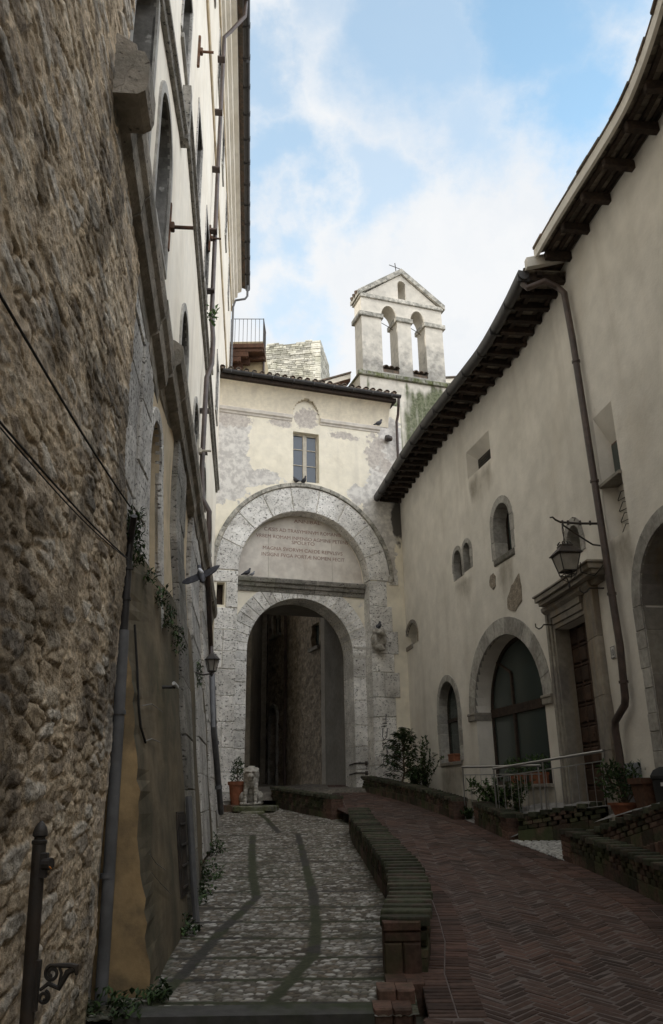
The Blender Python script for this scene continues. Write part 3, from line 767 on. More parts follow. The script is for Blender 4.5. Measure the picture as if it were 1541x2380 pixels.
# round the corner off into a return
S3 = np.concatenate([S2, S2[:, -1:] + .012, S2[:, -1:] + .012], 1); Z3 = np.concatenate([Z2, Z2[:, -1:], Z2[:, -1:]], 1)
H3 = np.concatenate([H - .05 * np.exp(-((SE[:, None] - S2) / .05)), H[:, -1:] - .12, H[:, -1:] * 0 - .6], 1); cv3 = np.concatenate([cv, cv[:, -1:] * .8, cv[:, -1:] * .8], 1)
XX = PAL.o[0] + PAL.t[0] * S3 + PAL.n[0] * H3; YY = PAL.o[1] + PAL.t[1] * S3 + PAL.n[1] * H3
rb = thing('stone_house', 'old house of rough brown rubble stone at the near left, cables on its face', 'house', (*PAL.P(-2, -1.6)[:2], -1.6))
link('rubble_wall', grid_mesh('rubble_wall', XX, YY, Z3, m_rubble, vcol=cv3), rb)
bk = MB(); bk.box(PAL.P, -16, -1.9, -2, 19.5, -6, -.14, ch=0); bk.box(PAL.P, -16, -8.6, -2, 19.5, -.13, .03); bk.box(PAL.P, -16, -1.9, 11.4, 19.5, -.13, .02)
bk.build('house_body', M('brown_render', (.46, .39, .30), (.36, .31, .24), sc=2, var=.2, vsc=6, bump=.8, bsc=12, bdist=.03), rb)
# ------------------------------------------------------------------ the tall cream house (left)
ph = thing('tall_house', 'tall cream plastered house along the left, stone pilasters below and a dark gutter on top', 'house', (*PAL.P(10, -1)[:2], -1.0))
rnd = random.Random(11)
def bat(s, z):
    w = min(1, max(0, s / 2.6)); return (1 - w) * (-.03 + .128 * max(0.0, 1.75 - z)) + w * (.075 + .090 * max(0.0, 3.6 - z))
class Bat:
    def P(self, s, z, d=0.0): return PAL.P(s, z, d + bat(s, z))
    def uv(self, u, v, d=0.0):
        off = d + .3
        for _ in range(25):
            s, z = PAL.uv(u, v, off); off = .5 * off + .5 * (d + bat(s, z))
        return s, z
BAT = Bat()
S_END = 23.3
def lin(p, q): return lambda s: p[1] + (q[1] - p[1]) * (s - p[0]) / (q[0] - p[0])
c0 = PAL.uv(425, 818, .30); c1 = PAL.uv(505, 1422, .30); n0 = PAL.uv(345, 350, .2); n1 = PAL.uv(400, 793, .2)
zcorn_far = lin(c0, c1); zcorn_near = lin(n0, n1)
sa_, sb_ = PAL.uv(448, 400, .06), PAL.uv(505, 1130, .06)
zstr = lin(sa_, sb_)
# windows of the upper wall: centre, half width, sill, head, arched
holes = []; wins = []
def win(sc_, hw, z0, z1, arched, ring=True): wins.append((sc_, hw, z0, z1, arched, ring))
win(.62, .62, 6.45, 8.55, True)
win(4.25, .62, 6.75, 7.75, True); win(7.3, .60, 6.75, 7.62, True); win(10.4, .60, 6.7, 7.5, True); win(13.6, .60, 6.5, 7.4, True)
for sc_ in (2.0, 5.1, 8.1, 11.2, 14.4, 17.6, 20.8): win(sc_, .56, 10.95, 12.75, False)
for sc_ in (3.4, 6.6, 9.75, 12.85, 16.2, 19.9): win(sc_, .50, 18.75, 20.35, False)
win(-1.35, .62, 6.4, 9.1, True)
for (sc_, hw, z0, z1, ar, rg) in wins:
    poly = arch(sc_ - hw, sc_ + hw, z0, z1 - hw * .9, hw * .9) if ar else rect(sc_ - hw, sc_ + hw, z0, z1)
    holes.append((poly, .42 if ar else .30))
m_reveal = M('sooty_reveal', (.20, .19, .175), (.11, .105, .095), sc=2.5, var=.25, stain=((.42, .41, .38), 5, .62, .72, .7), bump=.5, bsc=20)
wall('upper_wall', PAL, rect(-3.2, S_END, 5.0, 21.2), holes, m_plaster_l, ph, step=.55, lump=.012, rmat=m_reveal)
wl = MB(); wl.quad(PAL.P(S_END, -2, 0), PAL.P(S_END, -2, -9), PAL.P(S_END, 21.2, -9), PAL.P(S_END, 21.2, 0))
wl.quad(PAL.P(-3.2, -2, -.2), PAL.P(-3.2, -2, -9), PAL.P(-3.2, 22, -9), PAL.P(-3.2, 22, -.0)); wl.quad(PAL.P(-3.2, -2, -9), PAL.P(S_END, -2, -9), PAL.P(S_END, 22, -9), PAL.P(-3.2, 22, -9))
wl.build('end_wall', m_plaster_l, ph)
for (sc_, hw, z0, z1, ar, rg) in wins:
    dp = .36 if ar else .26
    w = MB()
    zs_ = z1 - hw * .9
    if ar:
        inn = [(sc_ - hw, z0)] + arc_pts(sc_, zs_, hw, hw * .9, math.pi, 0, 14) + [(sc_ + hw, z0)]
        b = .13
        out = [(sc_ - hw - b, z0)] + arc_pts(sc_, zs_, hw + b, hw * .9 + b, math.pi, 0, 14) + [(sc_ + hw + b, z0)]
        sr = MB(); sr.ring(PAL.P, inn, out, -.03, .03, group=40); so = sr.build('stone_surround', m_quoin)
    else:
        sr = MB(); b = .11
        sr.box(PAL.P, sc_ - hw - b, sc_ - hw, z0, z1 + b, -.02, .024); sr.box(PAL.P, sc_ + hw, sc_ + hw + b, z0, z1 + b, -.02, .024)
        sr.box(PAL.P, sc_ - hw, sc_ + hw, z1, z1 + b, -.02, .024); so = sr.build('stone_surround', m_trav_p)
    w.box(PAL.P, sc_ - hw, sc_ + hw, z0 - .1, z0 - .002, -.3, .05, ch=.01); fo = w.build('window', m_quoin, ph); adopt(so, fo)
    fr = MB()
    for a, bb in ((sc_ - hw, sc_ - hw + .07), (sc_ + hw - .07, sc_ + hw), (sc_ - .03, sc_ + .03)): fr.box(PAL.P, a, bb, z0, z1, -dp, -dp + .05)
    fr.box(PAL.P, sc_ - hw, sc_ + hw, z0 + (z1 - z0) * .55, z0 + (z1 - z0) * .55 + .05, -dp, -dp + .045)
    adopt(fr.build('frame', m_wood_dk), fo)
    pn = MB(); pn.prism(PAL.P, [p for p in (arch(sc_ - hw, sc_ + hw, z0, zs_, hw * .9) if ar else rect(sc_ - hw, sc_ + hw, z0, z1))], -dp - .05, -dp + .005)
    adopt(pn.build('pane', m_glass), fo)
# mouldings
st = MB()
prof = [(-.05, -.09), (.06, -.09), (.075, -.02), (.12, 0.0), (.125, .05), (.09, .08), (-.05, .11)]
st.sweep(PAL.P, prof, 2.15, 15.9, 44, zstr); sn0, sn1 = PAL.uv(396, 100, .06), PAL.uv(432, 337, .06)
zn = lin(sn0, sn1); st.sweep(PAL.P, prof, -2.5, 2.05, 10, zn)
st.box(PAL.P, 2.05, 2.25, zn(2.05) - .1, zstr(2.15) + .16, -.05, .13)
st.build('string_course', m_trav_dark, ph)
st = MB(); p3 = [(-.05, -.05), (.035, -.05), (.06, 0), (.035, .06), (-.05, .06)]
st.sweep(PAL.P, p3, -3, S_END, 20, lambda s: 16.3 - .015 * s); st.sweep(PAL.P, p3, -3, S_END, 20, lambda s: 20.62)
st.build('thin_moulding', m_plaster_t, ph)
cp = [(-.05, 20.7), (.05, 20.7), (.06, 20.95), (.14, 21.0), (.16, 21.25), (.27, 21.32), (.29, 21.55), (.44, 21.62), (.46, 21.85), (-.05, 21.9)]
cr = MB(); cr.sweep(PAL.P, cp, -3.2, S_END, 12); cr.build('cornice', m_plaster_l, ph)
rf = MB(); rf.add([PAL.P(-3.3, 21.95, .72), PAL.P(S_END + .2, 21.95, .72), PAL.P(S_END + .2, 24.4, -6), PAL.P(-3.3, 24.4, -6), PAL.P(-3.3, 21.87, .72), PAL.P(S_END + .2, 21.87, .72), PAL.P(S_END + .2, 24.3, -6), PAL.P(-3.3, 24.3, -6)],
                  [(0, 1, 2, 3), (7, 6, 5, 4), (0, 4, 5, 1), (1, 5, 6, 2), (0, 3, 7, 4)]); rf.build('roof', m_tile, ph)
gt = MB()
half = [(.72 + .10 * math.cos(a), 21.86 + .10 * math.sin(a)) for a in np.linspace(math.pi, 2 * math.pi, 9)] + [(.83, 21.9), (.61, 21.9)]
gt.sweep(PAL.P, half, -3.3, 11.2, 4); gt.sweep(PAL.P, half, 11.35, S_END + .15, 4)
for s in np.arange(-2, S_END, 1.1): gt.box(PAL.P, s, s + .03, 21.74, 21.96, .60, .84)
gt.build('gutter', m_gutter, ph, smooth=True)
# heavy lower cornice
hc = MB()
m_corn = M('brown_grey_cornice', (.33, .29, .24), (.22, .20, .165), sc=2.5, var=.22, vsc=9, tone=.22, pits=((.13, .115, .10), 15, .60, .70), stain=((.12, .11, .085), 1.6, .50, .72, .6), bump=.8, bsc=22, bdist=.025)
pr = [(-.02, -.62), (.05, -.56), (.07, -.42), (.19, -.37), (.22, -.22), (.28, -.17), (.31, -.06), (.30, .07), (.20, .15), (-.02, .24)]
pr2 = [(-.02, -.66), (.03, -.6), (.04, -.42), (.12, -.37), (.145, -.22), (.19, -.17), (.21, -.06), (.20, .07), (-.02, .22)]
for (pr_, sA_, sB_, zf_) in ((pr, c0[0], c1[0], zcorn_far), (pr2, -2.6, c0[0] + .02, zcorn_near)):
    s = sA_
    while s < sB_ - .05:
        e = min(s + rnd.uniform(.6, 1.1), sB_); j = rnd.uniform(-.012, .012); j2 = rnd.uniform(-.015, .015)
        hc.sweep(PAL.P, [(d_ + (j if d_ > 0 else 0), z_ + j2) for d_, z_ in pr_], s + .004, e - .004, 4, zf_, tone=rnd.random()); s = e
hc.build('heavy_cornice', m_corn, ph)
cb = MB(); q0 = PAL.uv(303, 200, .22); q1 = PAL.uv(355, 268, .30)
zc0 = PAL.uv(345, 272, .3)[1]; zc1 = PAL.uv(330, 178, .3)[1]; sc0 = PAL.uv(303, 265, .3)[0]; sc1 = PAL.uv(355, 262, .3)[0]
cb.sweep(PAL.P, [(-.02, zc0), (.24, zc0), (.30, zc0 + .04), (.32, zc0 + .11), (.32, zc0 + .34), (.27, zc0 + .46), (-.02, zc0 + .5)], max(sc0, sc1) - .42, max(sc0, sc1), 3)
cb.build('stone_corbel', m_corn, ph)
# lower wall: tan plaster with blind arches between stone pilasters, all battered
def px_s(u, v): return BAT.uv(u, v)[0]
ai0, ai1 = BAT.uv(348, 1010)[0], BAT.uv(372, 1061)[0]; aiz = BAT.uv(354, 955)[1]
low_holes = [(arch(ai0, ai1, 1.6, aiz - .5, .5), .22), (arch(7.4, 8.0, 2.2, 4.3, .3), .2), (arch(10.2, 11.2, 2.2, 4.0, .5), .2)]
wall('lower_wall', BAT, [(.13, -1.9), (17.4, -.9), (17.4, 5.05), (.13, 5.05)], low_holes, m_plaster_t, ph, step=.4, lump=.02)
wf_ = MB(); wf_.box(PAL.P, -3.0, .06, -1.9, 5.05, -.5, -.03); wf_.build('lower_wall', m_trav_p, ph)
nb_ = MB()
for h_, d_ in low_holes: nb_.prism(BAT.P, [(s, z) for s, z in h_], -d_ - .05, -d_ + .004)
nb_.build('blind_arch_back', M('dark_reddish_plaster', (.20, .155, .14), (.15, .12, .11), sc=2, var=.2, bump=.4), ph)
sr = MB(); acx = (ai0 + ai1) / 2; ahw = (ai1 - ai0) / 2; aw = .17
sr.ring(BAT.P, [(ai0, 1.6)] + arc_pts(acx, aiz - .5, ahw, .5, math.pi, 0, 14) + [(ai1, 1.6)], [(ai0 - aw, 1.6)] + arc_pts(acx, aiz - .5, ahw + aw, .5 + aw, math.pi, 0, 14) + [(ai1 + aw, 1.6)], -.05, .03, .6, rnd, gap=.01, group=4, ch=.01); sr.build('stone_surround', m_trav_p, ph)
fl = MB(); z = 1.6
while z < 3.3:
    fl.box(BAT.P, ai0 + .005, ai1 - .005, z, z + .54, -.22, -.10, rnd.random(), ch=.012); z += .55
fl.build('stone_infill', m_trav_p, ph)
def pilaster(s0, s1, z0, z1, mat, d=.06):
    p = MB(); z = z0
    while z < z1 - .05:
        h = min(rnd.uniform(.42, .75), z1 - z)
        nsp = 1 if rnd.random() < .6 else 2; cut = s0 + (s1 - s0) * rnd.uniform(.4, .6)
        for a, b in (((s0, s1),) if nsp == 1 else ((s0, cut), (cut, s1))):
            p.box(BAT.P, a + .004, b - .004, z + .004, z + h - .004, -.05, d + rnd.uniform(-.012, .012), rnd.random(), ch=.012)
        z += h
    p.build('stone_pilaster', mat, ph)
def ps(u0, u1, v): return px_s(u0, v), px_s(u1, v)
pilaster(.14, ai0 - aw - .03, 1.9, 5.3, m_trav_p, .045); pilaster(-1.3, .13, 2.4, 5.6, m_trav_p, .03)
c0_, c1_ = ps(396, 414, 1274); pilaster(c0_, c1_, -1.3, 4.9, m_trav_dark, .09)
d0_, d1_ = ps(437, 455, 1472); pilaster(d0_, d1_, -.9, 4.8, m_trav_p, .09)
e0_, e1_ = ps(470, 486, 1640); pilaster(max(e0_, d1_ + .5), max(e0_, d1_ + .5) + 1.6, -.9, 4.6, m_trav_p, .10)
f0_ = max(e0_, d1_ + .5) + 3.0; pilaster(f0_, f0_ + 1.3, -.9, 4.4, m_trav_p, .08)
PIL = (c0_, c1_, d0_, d1_, max(e0_, d1_ + .5), f0_)
# battered footing panels, dark and damp, with a ledge on top
def panel(name, s0, s1, zt, mats, d=.10, zb0=-1.9):
    nS = max(2, int((s1 - s0) / .5)); nZ = 44; p = MB(); rj = random.Random(int(s0 * 10)); jz = [rj.uniform(-.012, .014) + .02 * math.sin(j_ * .7) * rj.random() for j_ in range(nZ + 1)]
    front = [[BAT.P(s0 + (s1 - s0) * i / nS, zb0 + (zt - zb0) * j / nZ, d + .012 * math.sin(i * 1.7 + j * .3) + (jz[j] if i == 0 else 0)) for i in range(nS + 1)] for j in range(nZ + 1)]
    for j in range(nZ):
        for i in range(nS): p.quad(front[j][i], front[j][i + 1], front[j + 1][i + 1], front[j + 1][i])
    for i in range(nS):
        sA, sB = s0 + (s1 - s0) * i / nS, s0 + (s1 - s0) * (i + 1) / nS
        p.quad(front[nZ][i], front[nZ][i + 1], BAT.P(sB, zt + .10, -.05), BAT.P(sA, zt + .10, -.05))
    for j in range(nZ):
        zA, zB = zb0 + (zt - zb0) * j / nZ, zb0 + (zt - zb0) * (j + 1) / nZ
        p.quad(PAL.P(s0, zA, -.3), front[j][0], front[j + 1][0], PAL.P(s0, zB, -.3), mi=1)
        p.quad(PAL.P(s1, zA, -.3), front[j][-1], front[j + 1][-1], PAL.P(s1, zB, -.3))
    p.add([PAL.P(s0, zt, -.3), front[nZ][0], BAT.P(s0, zt + .10, -.05)], [(0, 1, 2)], mi=1)
    return p.build(name, mats, ph)
panel('battered_footing', .10, c0_ - .02, 2.42, [m_scarp, m_plaster_o], .045)
panel('battered_footing', c1_ + .02, d0_ - .02, 2.5, [m_scarp, m_scarp], .06)
panel('battered_footing', d1_ + .02, PIL[4] - .02, 2.0, [m_scarp, m_scarp], .06)
panel('battered_footing', PIL[4] + 1.62, f0_ - .02, 1.2, [m_scarp, m_scarp], .06)
# pale scratches and cracks in the footing plaster
for pts_ in (((330, 1640), (352, 1636), (372, 1650), (378, 1655)), ((338, 1722), (352, 1717), (372, 1725)), ((348, 1985), (362, 2006), (384, 2022)), ((352, 2028), (372, 2052), (398, 2078))):
    q = [BAT.P(*BAT.uv(u, v, .07), .072) for u, v in pts_]; sc__ = MB(); sc__.tube(q, .004, 4); sc__.build('plaster_scratch', m_concrete, ph)
# low grated opening and thin vent in the footing
vt = MB(); v0 = BAT.uv(411, 1862, .06); s_ = c0_ - .75
vt.box(BAT.P, s_, s_ + .5, -1.05, -.15, .03, .055); 
for k in range(5): vt.box(BAT.P, s_ + .04 + k * .1, s_ + .06 + k * .1, -1.02, -.18, .055, .075)
for k in range(4): vt.box(BAT.P, s_ + .02, s_ + .48, -.95 + k * .22, -.93 + k * .22, .075, .085)
vt.build('cellar_grating', m_iron, ph)
# iron wall anchors
for (u, v0_, v1_, st_) in ((399, 493, 562, .35), (467, 88, 152, .3), (491, 533, 575, .3), (464, 1033, 1062, .3)):
    s0_, z0_ = PAL.uv(u, (v0_ + v1_) / 2, .06)
    hl = .38
    a_ = MB(); a_.box(PAL.P, s0_ - .03, s0_ + .03, z0_ - hl, z0_ + hl, .002, .05, ch=.008); a_.tube([PAL.P(s0_, z0_, 0), PAL.P(s0_, z0_, st_)], .025, 8); a_.box(PAL.P, s0_ - .05, s0_ + .05, z0_ - .05, z0_ + .05, .05, .1, ch=.01)
    a_.build('wall_anchor', m_rust if v0_ < 1000 else m_frame_w, ph)
# downpipes
dp = MB()
s_p = 8.3
dp.tube([PAL.P(s_p + 1.0, 21.8, .72), PAL.P(s_p + 1.0, 21.2, .70), PAL.P(s_p + 1.0, 20.55, .30), PAL.P(s_p + .9, 20.2, .14), PAL.P(s_p + .6, 15, .13), PAL.P(s_p + .15, 10.5, .16), PAL.P(s_p + .1, 9.9, .22), PAL.P(s_p, 9.2, .22), PAL.P(s_p - .1, 8.8, .12),
         PAL.P(s_p - .2, 6.6, .11), PAL.P(s_p - .2, 5.9, .14), PAL.P(s_p - .2, 5.6, .30), PAL.P(s_p - .1, 5.0, .30), PAL.P(s_p, 4.6, .14), PAL.P(s_p + .2, 4.2, .12)], .055, 10)
for z in (19, 17, 15, 13, 11.2, 8, 7): dp.box(PAL.P, s_p - .1 + max(0, z - 9) * .06, s_p + .1 + max(0, z - 9) * .06, z, z + .04, .0, .2)
dp.build('downpipe', m_pipe_b, ph, smooth=True)
dp = MB(); pts = [BAT.P(*BAT.uv(u, v, .17), .17) for u, v in ((482, 1300), (486, 1420), (490, 1500))]
dp.tube(pts + [BAT.P(*BAT.uv(493, 1570, .17), .17)], .06, 10)
dp.build('downpipe', m_pipe_b, ph, smooth=True)
dp = MB(); dp.tube([BAT.P(*BAT.uv(u, v, .17), .17) for u, v in ((493, 1570), (497, 1690), (506, 1800), (514, 1890))], .066, 10)
for u, v in ((495, 1600), (501, 1727), (508, 1830)):
    q = BAT.uv(u, v, .17); dp.tube([BAT.P(q[0], q[1] - .04, .17), BAT.P(q[0], q[1] + .04, .17)], .08, 10)
dp.build('downpipe', m_pipe_g, ph, smooth=True)
dp = MB(); sp_ = c0_ - .12
dp.tube([BAT.P(sp_, .02, .11), BAT.P(sp_ - .02, -.5, .12), BAT.P(sp_ - .05, -1.0, .13), BAT.P(sp_ - .02, -1.35, .14)], .04, 8)
dp.build('downpipe', m_pipe_g, ph, smooth=True)
# second gutter drop at the far end
dp = MB(); dp.tube([PAL.P(S_END - .3, 21.8, .72), PAL.P(S_END - .3, 21.2, .72), PAL.P(S_END - .3, 21.05, .62), PAL.P(S_END - .3, 20.95, .2), PAL.P(S_END - .3, 20.6, .1), PAL.P(S_END - .3, 15, .1)], .05, 8)
dp.build('downpipe', m_pipe_g, ph, smooth=True)

# thick grey pipe standing in the corner beside the footing
gp = thing('drainpipe', 'thick grey drainpipe in the corner between rubble wall and ochre footing', 'pipe', PAL.P(.02, -1.6, .1))
top = MB(); pts = [PAL.uv(u, v, .11) for u, v in ((305, 1285), (303, 1400), (297, 1490))]
P_ = lambda z, d=.11: PAL.P(.0 - .03 * max(0, z), z, d - .075)
top.tube([PAL.P(-.32, 2.55, .10), P_(2.35, .11), P_(1.9), P_(1.42)], [.03, .036, .040, .042], 12)
for z in (2.1, 1.8): top.tube([P_(z - .012), P_(z + .012)], .050, 12)
top.build('upper_pipe', m_gutter, gp, smooth=True)
lowp = MB(); lowp.tube([P_(1.5), P_(.6, .12), P_(-.6, .13), P_(-1.65, .14)], .053, 14)
for z, r_ in ((.75, .062), (-.62, .062)): lowp.tube([P_(z - .02, .12), P_(z + .02, .12)], r_, 14)
lowp.build('lower_pipe', m_pipe_g, gp, smooth=True)
# cables across the rubble wall
def sag(a, b, dip, n=14): a, b = Vector(a), Vector(b); return [a.lerp(b, k / n) - Vector((0, 0, dip * math.sin(math.pi * k / n))) for k in range(n + 1)]
def wallpt(u, v, d): return PAL.P(*PAL.uv(u, v, d), d)
for i, (pa, pb, r_, lb) in enumerate((((-8, 672), (303, 1178), .012, 'upper black cable sagging across the rubble wall'), ((-8, 972), (304, 1305), .010, 'lower twisted cable strung across the rubble wall'))):
    cmb = MB(); cmb.tube(sag(wallpt(*pa, .12), wallpt(*pb, .13), .03), r_ * .6, 6)
    if i: cmb.tube(sag(wallpt(pa[0], pa[1] + 12, .12), wallpt(*pb, .14), .05), .004, 6)
    o = cmb.build('cable', m_cable, smooth=True); tag(o, lb, 'cable', 'cables on the rubble wall')
cmb = MB(); q = [BAT.P(*BAT.uv(u, v, .06), .065) for u, v in ((312, 1452), (318, 1560), (321, 1640), (326, 1690), (337, 1726))]
cmb.tube(q, .012, 6); o = cmb.build('cable', m_cable, smooth=True); tag(o, 'short black cable end hanging loose on the dark footing', 'cable')
# wall lamp by the gate
wl_ = thing('wall_lamp', 'small black wall lantern on the grey downpipe beside the gate', 'lamp', BAT.P(*BAT.uv(491, 1545, .3), .3))
q = BAT.uv(493, 1545, .36); cpt = Vector(BAT.P(q[0], q[1], .36))
lm = MB(); lm.lathe(cpt, [(.02, .20), (.06, .17), (.13, .10), (.14, .085), (.12, .08)], 6); lm.lathe(cpt, [(.05, -.13), (.075, -.115), (.07, -.10)], 6); lm.lathe(cpt, [(.01, -.2), (.025, -.17), (.012, -.13)], 6)
for k in range(6):
    a = 2 * math.pi * k / 6; lm.tube([cpt + Vector((.07 * math.cos(a), .07 * math.sin(a), -.11)), cpt + Vector((.115 * math.cos(a), .115 * math.sin(a), .085))], .007, 4)
lm.tube([BAT.P(q[0], q[1] - .12, .05), BAT.P(q[0], q[1] - .17, .2), cpt + Vector((0, 0, -.15))], .014, 6); lm.build('lamp_body', m_iron, wl_)
lg = MB(); lg.lathe(cpt, [(.06, -.10), (.105, .08)], 6); lg.build('lamp_glass', m_lampglass, wl_)
# security camera
sc_ = thing('security_camera', 'tiny white tube camera fixed to the dark stone pilaster', 'camera', BAT.P(*BAT.uv(405, 1597, .15), .15))
q = BAT.uv(404, 1597, .18); b = MB(); b.tube([BAT.P(q[0], q[1], .05), BAT.P(q[0], q[1], .2)], .018, 8); b.build('bracket', m_iron, sc_)
b = MB(); p_ = Vector(BAT.P(q[0], q[1] + .02, .2)); b.tube([p_ + Vector((-.01, -.06, .015)), p_ + Vector((.01, .06, -.015))], .022, 10); b.build('housing', m_white, sc_, smooth=True)

# ------------------------------------------------------------------ iron post at the near left
pst = thing('iron_post', 'black iron post with acorn top and scrolled bracket by the rubble wall', 'post', (-1.17, 3.4, -1.6))
YP = 3.4
def pp(u, v, y=YP): p = aty(u, v, y); return Vector(p)
pt_ = pp(92.5, 1950); pb_ = pp(64, 2350); cxt = pt_.x
tilt = (pb_.x - pt_.x) / (pb_.z - pt_.z)
xat = lambda z: pt_.x + (z - pt_.z) * tilt
body = MB(); r0 = .0262
body.tube([Vector((xat(-1.72), YP, -1.72)), Vector((xat(-.165), YP, -.165))], r0, 18)
body.lathe((cxt, YP, 0), [(r0, -.165), (r0 * 1.12, -.16), (r0 * 1.12, -.15), (r0 * .8, -.145), (r0 * .8, -.138), (r0 * 1.1, -.132), (r0 * 1.08, -.118), (r0 * .85, -.10), (r0 * .45, -.085), (r0 * .1, -.078)], 18)
body.build('shaft', m_iron, pst, smooth=True)
bx_ = MB(); zt = pp(100, 2010).z
bx_.xbox((cxt + .03, YP - .012, zt), (1, 0, 0), (0, 1, 0), (0, 0, 1), .014, .012, .045, ch=.003)
bx_.tube([(cxt + .03, YP - .012, zt + .004), (cxt + .062, YP - .02, zt + .004)], .023, 12); bx_.build('lock_box', m_gutter, pst)
tg = MB(); tg.tube([(cxt + .062, YP - .04, zt - .004), (cxt + .072, YP - .045, zt - .012)], .003, 5); tg.build('tag', m_orange, pst)
br = MB()
def spiral(c, r0_, turns, a0_, n=34, sg=1, r1=.008):
    return [(c[0] + (r0_ + (r1 - r0_) * k / n) * math.cos(a0_ + sg * 2 * math.pi * turns * k / n), YP, c[1] + (r0_ + (r1 - r0_) * k / n) * math.sin(a0_ + sg * 2 * math.pi * turns * k / n)) for k in range(n + 1)]
s1 = pp(122, 2262); s2 = pp(104, 2318); e_ = pp(176, 2252)
br.tube(spiral((s1.x - .002, s1.z), .028, 1.5, R(100), sg=1), .0065, 6); br.tube(spiral((s2.x - .004, s2.z), .022, 1.5, R(80), sg=-1), .006, 6)
br.tube([(s1.x - .012, YP, s1.z + .026), (s1.x + .02, YP, s1.z + .026), (e_.x - .02, YP, e_.z + .012), (e_.x, YP, e_.z + .008), (e_.x + .006, YP, e_.z - .02)], [.006, .008, .01, .013, .006], 7)
br.tube([(e_.x - .006, YP, e_.z), (e_.x - .03, YP, e_.z - .012), (s1.x + .03, YP, s1.z - .05), (s2.x + .01, YP, s2.z + .045), (s2.x - .02, YP, s2.z + .024)], [.012, .012, .010, .009, .006], 7)
br.tube([(s1.x + .022, YP, s1.z + .024), (s1.x + .034, YP, s1.z - .0), (s1.x + .028, YP, s1.z - .04)], .006, 6)
br.xbox((xat((s1.z + s2.z) / 2) + .028, YP, (s1.z + s2.z) / 2), (1, 0, 0), (0, 1, 0), (0, 0, 1), .008, .012, .085, ch=.002)
br.build('scroll_bracket', m_iron, pst, smooth=True)
# ------------------------------------------------------------------ the gate building with its arch
gb = thing('gate_building', 'old city gate house with a stone arch, Latin inscription and flaking cream plaster', 'gate', GATE.P(3.2, .2))
rnd = random.Random(21); GP = GATE.P; GD = -.5
oL = GATE.uv(571, 1620, GD)[0]; oR = GATE.uv(821, 1560, GD)[0]; oC = GATE.uv(690, 1391, GD)[1]
oc = (oL + oR) / 2; orr = (oR - oL) / 2; osp = oC - orr
lc = 2.97; lz = 6.70; lr = 2.20
gz0 = -1.2
def ell(S, Z, cs, cz, rs, rz): return np.hypot((S - cs) / rs, (Z - cz) / rz)
def peel(S, Z):
    n = fbm(S * 1.4, Z * 1.4, 71, 4) - .5
    v = np.zeros(S.shape)
    for (a, b, c, d) in ((.35, 11.1, .62, 1.25), (.15, 9.6, .85, .75), (1.2, 9.95, 1.0, .28), (.5, 10.3, .5, .7), (5.9, 10.1, .62, 1.7), (5.6, 9.2, .55, 1.1), (5.75, 8.2, .5, 1.6), (6.2, 11.5, .5, 1.2), (4.9, 9.7, .4, .35)):
        v = np.maximum(v, np.clip(1.28 - .75 * ell(S, Z, a, b, c, d), 0, 1))
    return np.clip(v + n * .35, 0, 1)
def scab(S, Z):
    v = np.zeros(S.shape)
    for (a, b, c, d) in ((.45, 11.95, .75, .35), (2.2, 12.0, .5, .16), (3.05, 12.35, .5, .42), (4.4, 11.85, .6, .16), (5.55, 11.35, .42, .75), (5.9, 10.9, .25, .35)):
        v = np.maximum(v, np.clip(1.15 - .75 * ell(S, Z, a, b, c, d), 0, 1))
    return np.clip(v + .5 * (fbm(S * 3.5, Z * 3.5, 15) - .5), 0, 1)
def soot(S, Z):
    return np.clip(1.15 - .75 * ell(S, Z, 6.32, 8.9, .24, .95) + .5 * (fbm(S * 8, Z * 2, 3) - .5), 0, 1)
wL, wB = GATE.uv(681, 1117, 0); wR, wT = GATE.uv(741, 1010, 0)
gh = [(arch(.70, 5.24, gz0 + .05, lz, 2.24, 28), .52), (rect(wL, wR, wB, wT), .24), (rect(.11, .36, 5.58, 6.28), .35)]
ga = {'peel': peel, 'scab': scab, 'soot': soot}
wall('plaster_wall', GATE, rect(-.6, 6.6, gz0, 13.3), gh, m_gate, gb, step=.10, lump=.012, lsc=2, attrs=ga)
# recessed panel behind the great arch, with the passage opening
class Off:
    def __init__(self, F, d): self.F = F; self.d = d
    def P(self, s, z, d=0): return self.F.P(s, z, d + self.d)
GR = Off(GATE, GD)
z0_ = lambda S, Z: np.zeros(S.shape)
wall('arch_panel', GR, arch(.66, 5.28, gz0, lz, 2.28, 28), [(arch(oL - .014, oR + .014, gz0 + .02, osp, orr + .014, 20), .95)], m_gate, gb, step=.22,
     attrs={'peel': lambda S, Z: np.clip((fbm(S * 1.2, Z * 1.2, 5) - .3) * .8, 0, .5), 'scab': z0_, 'soot': lambda S, Z: np.clip(.35 * sstep(8.0, 8.8, Z), 0, .4)})
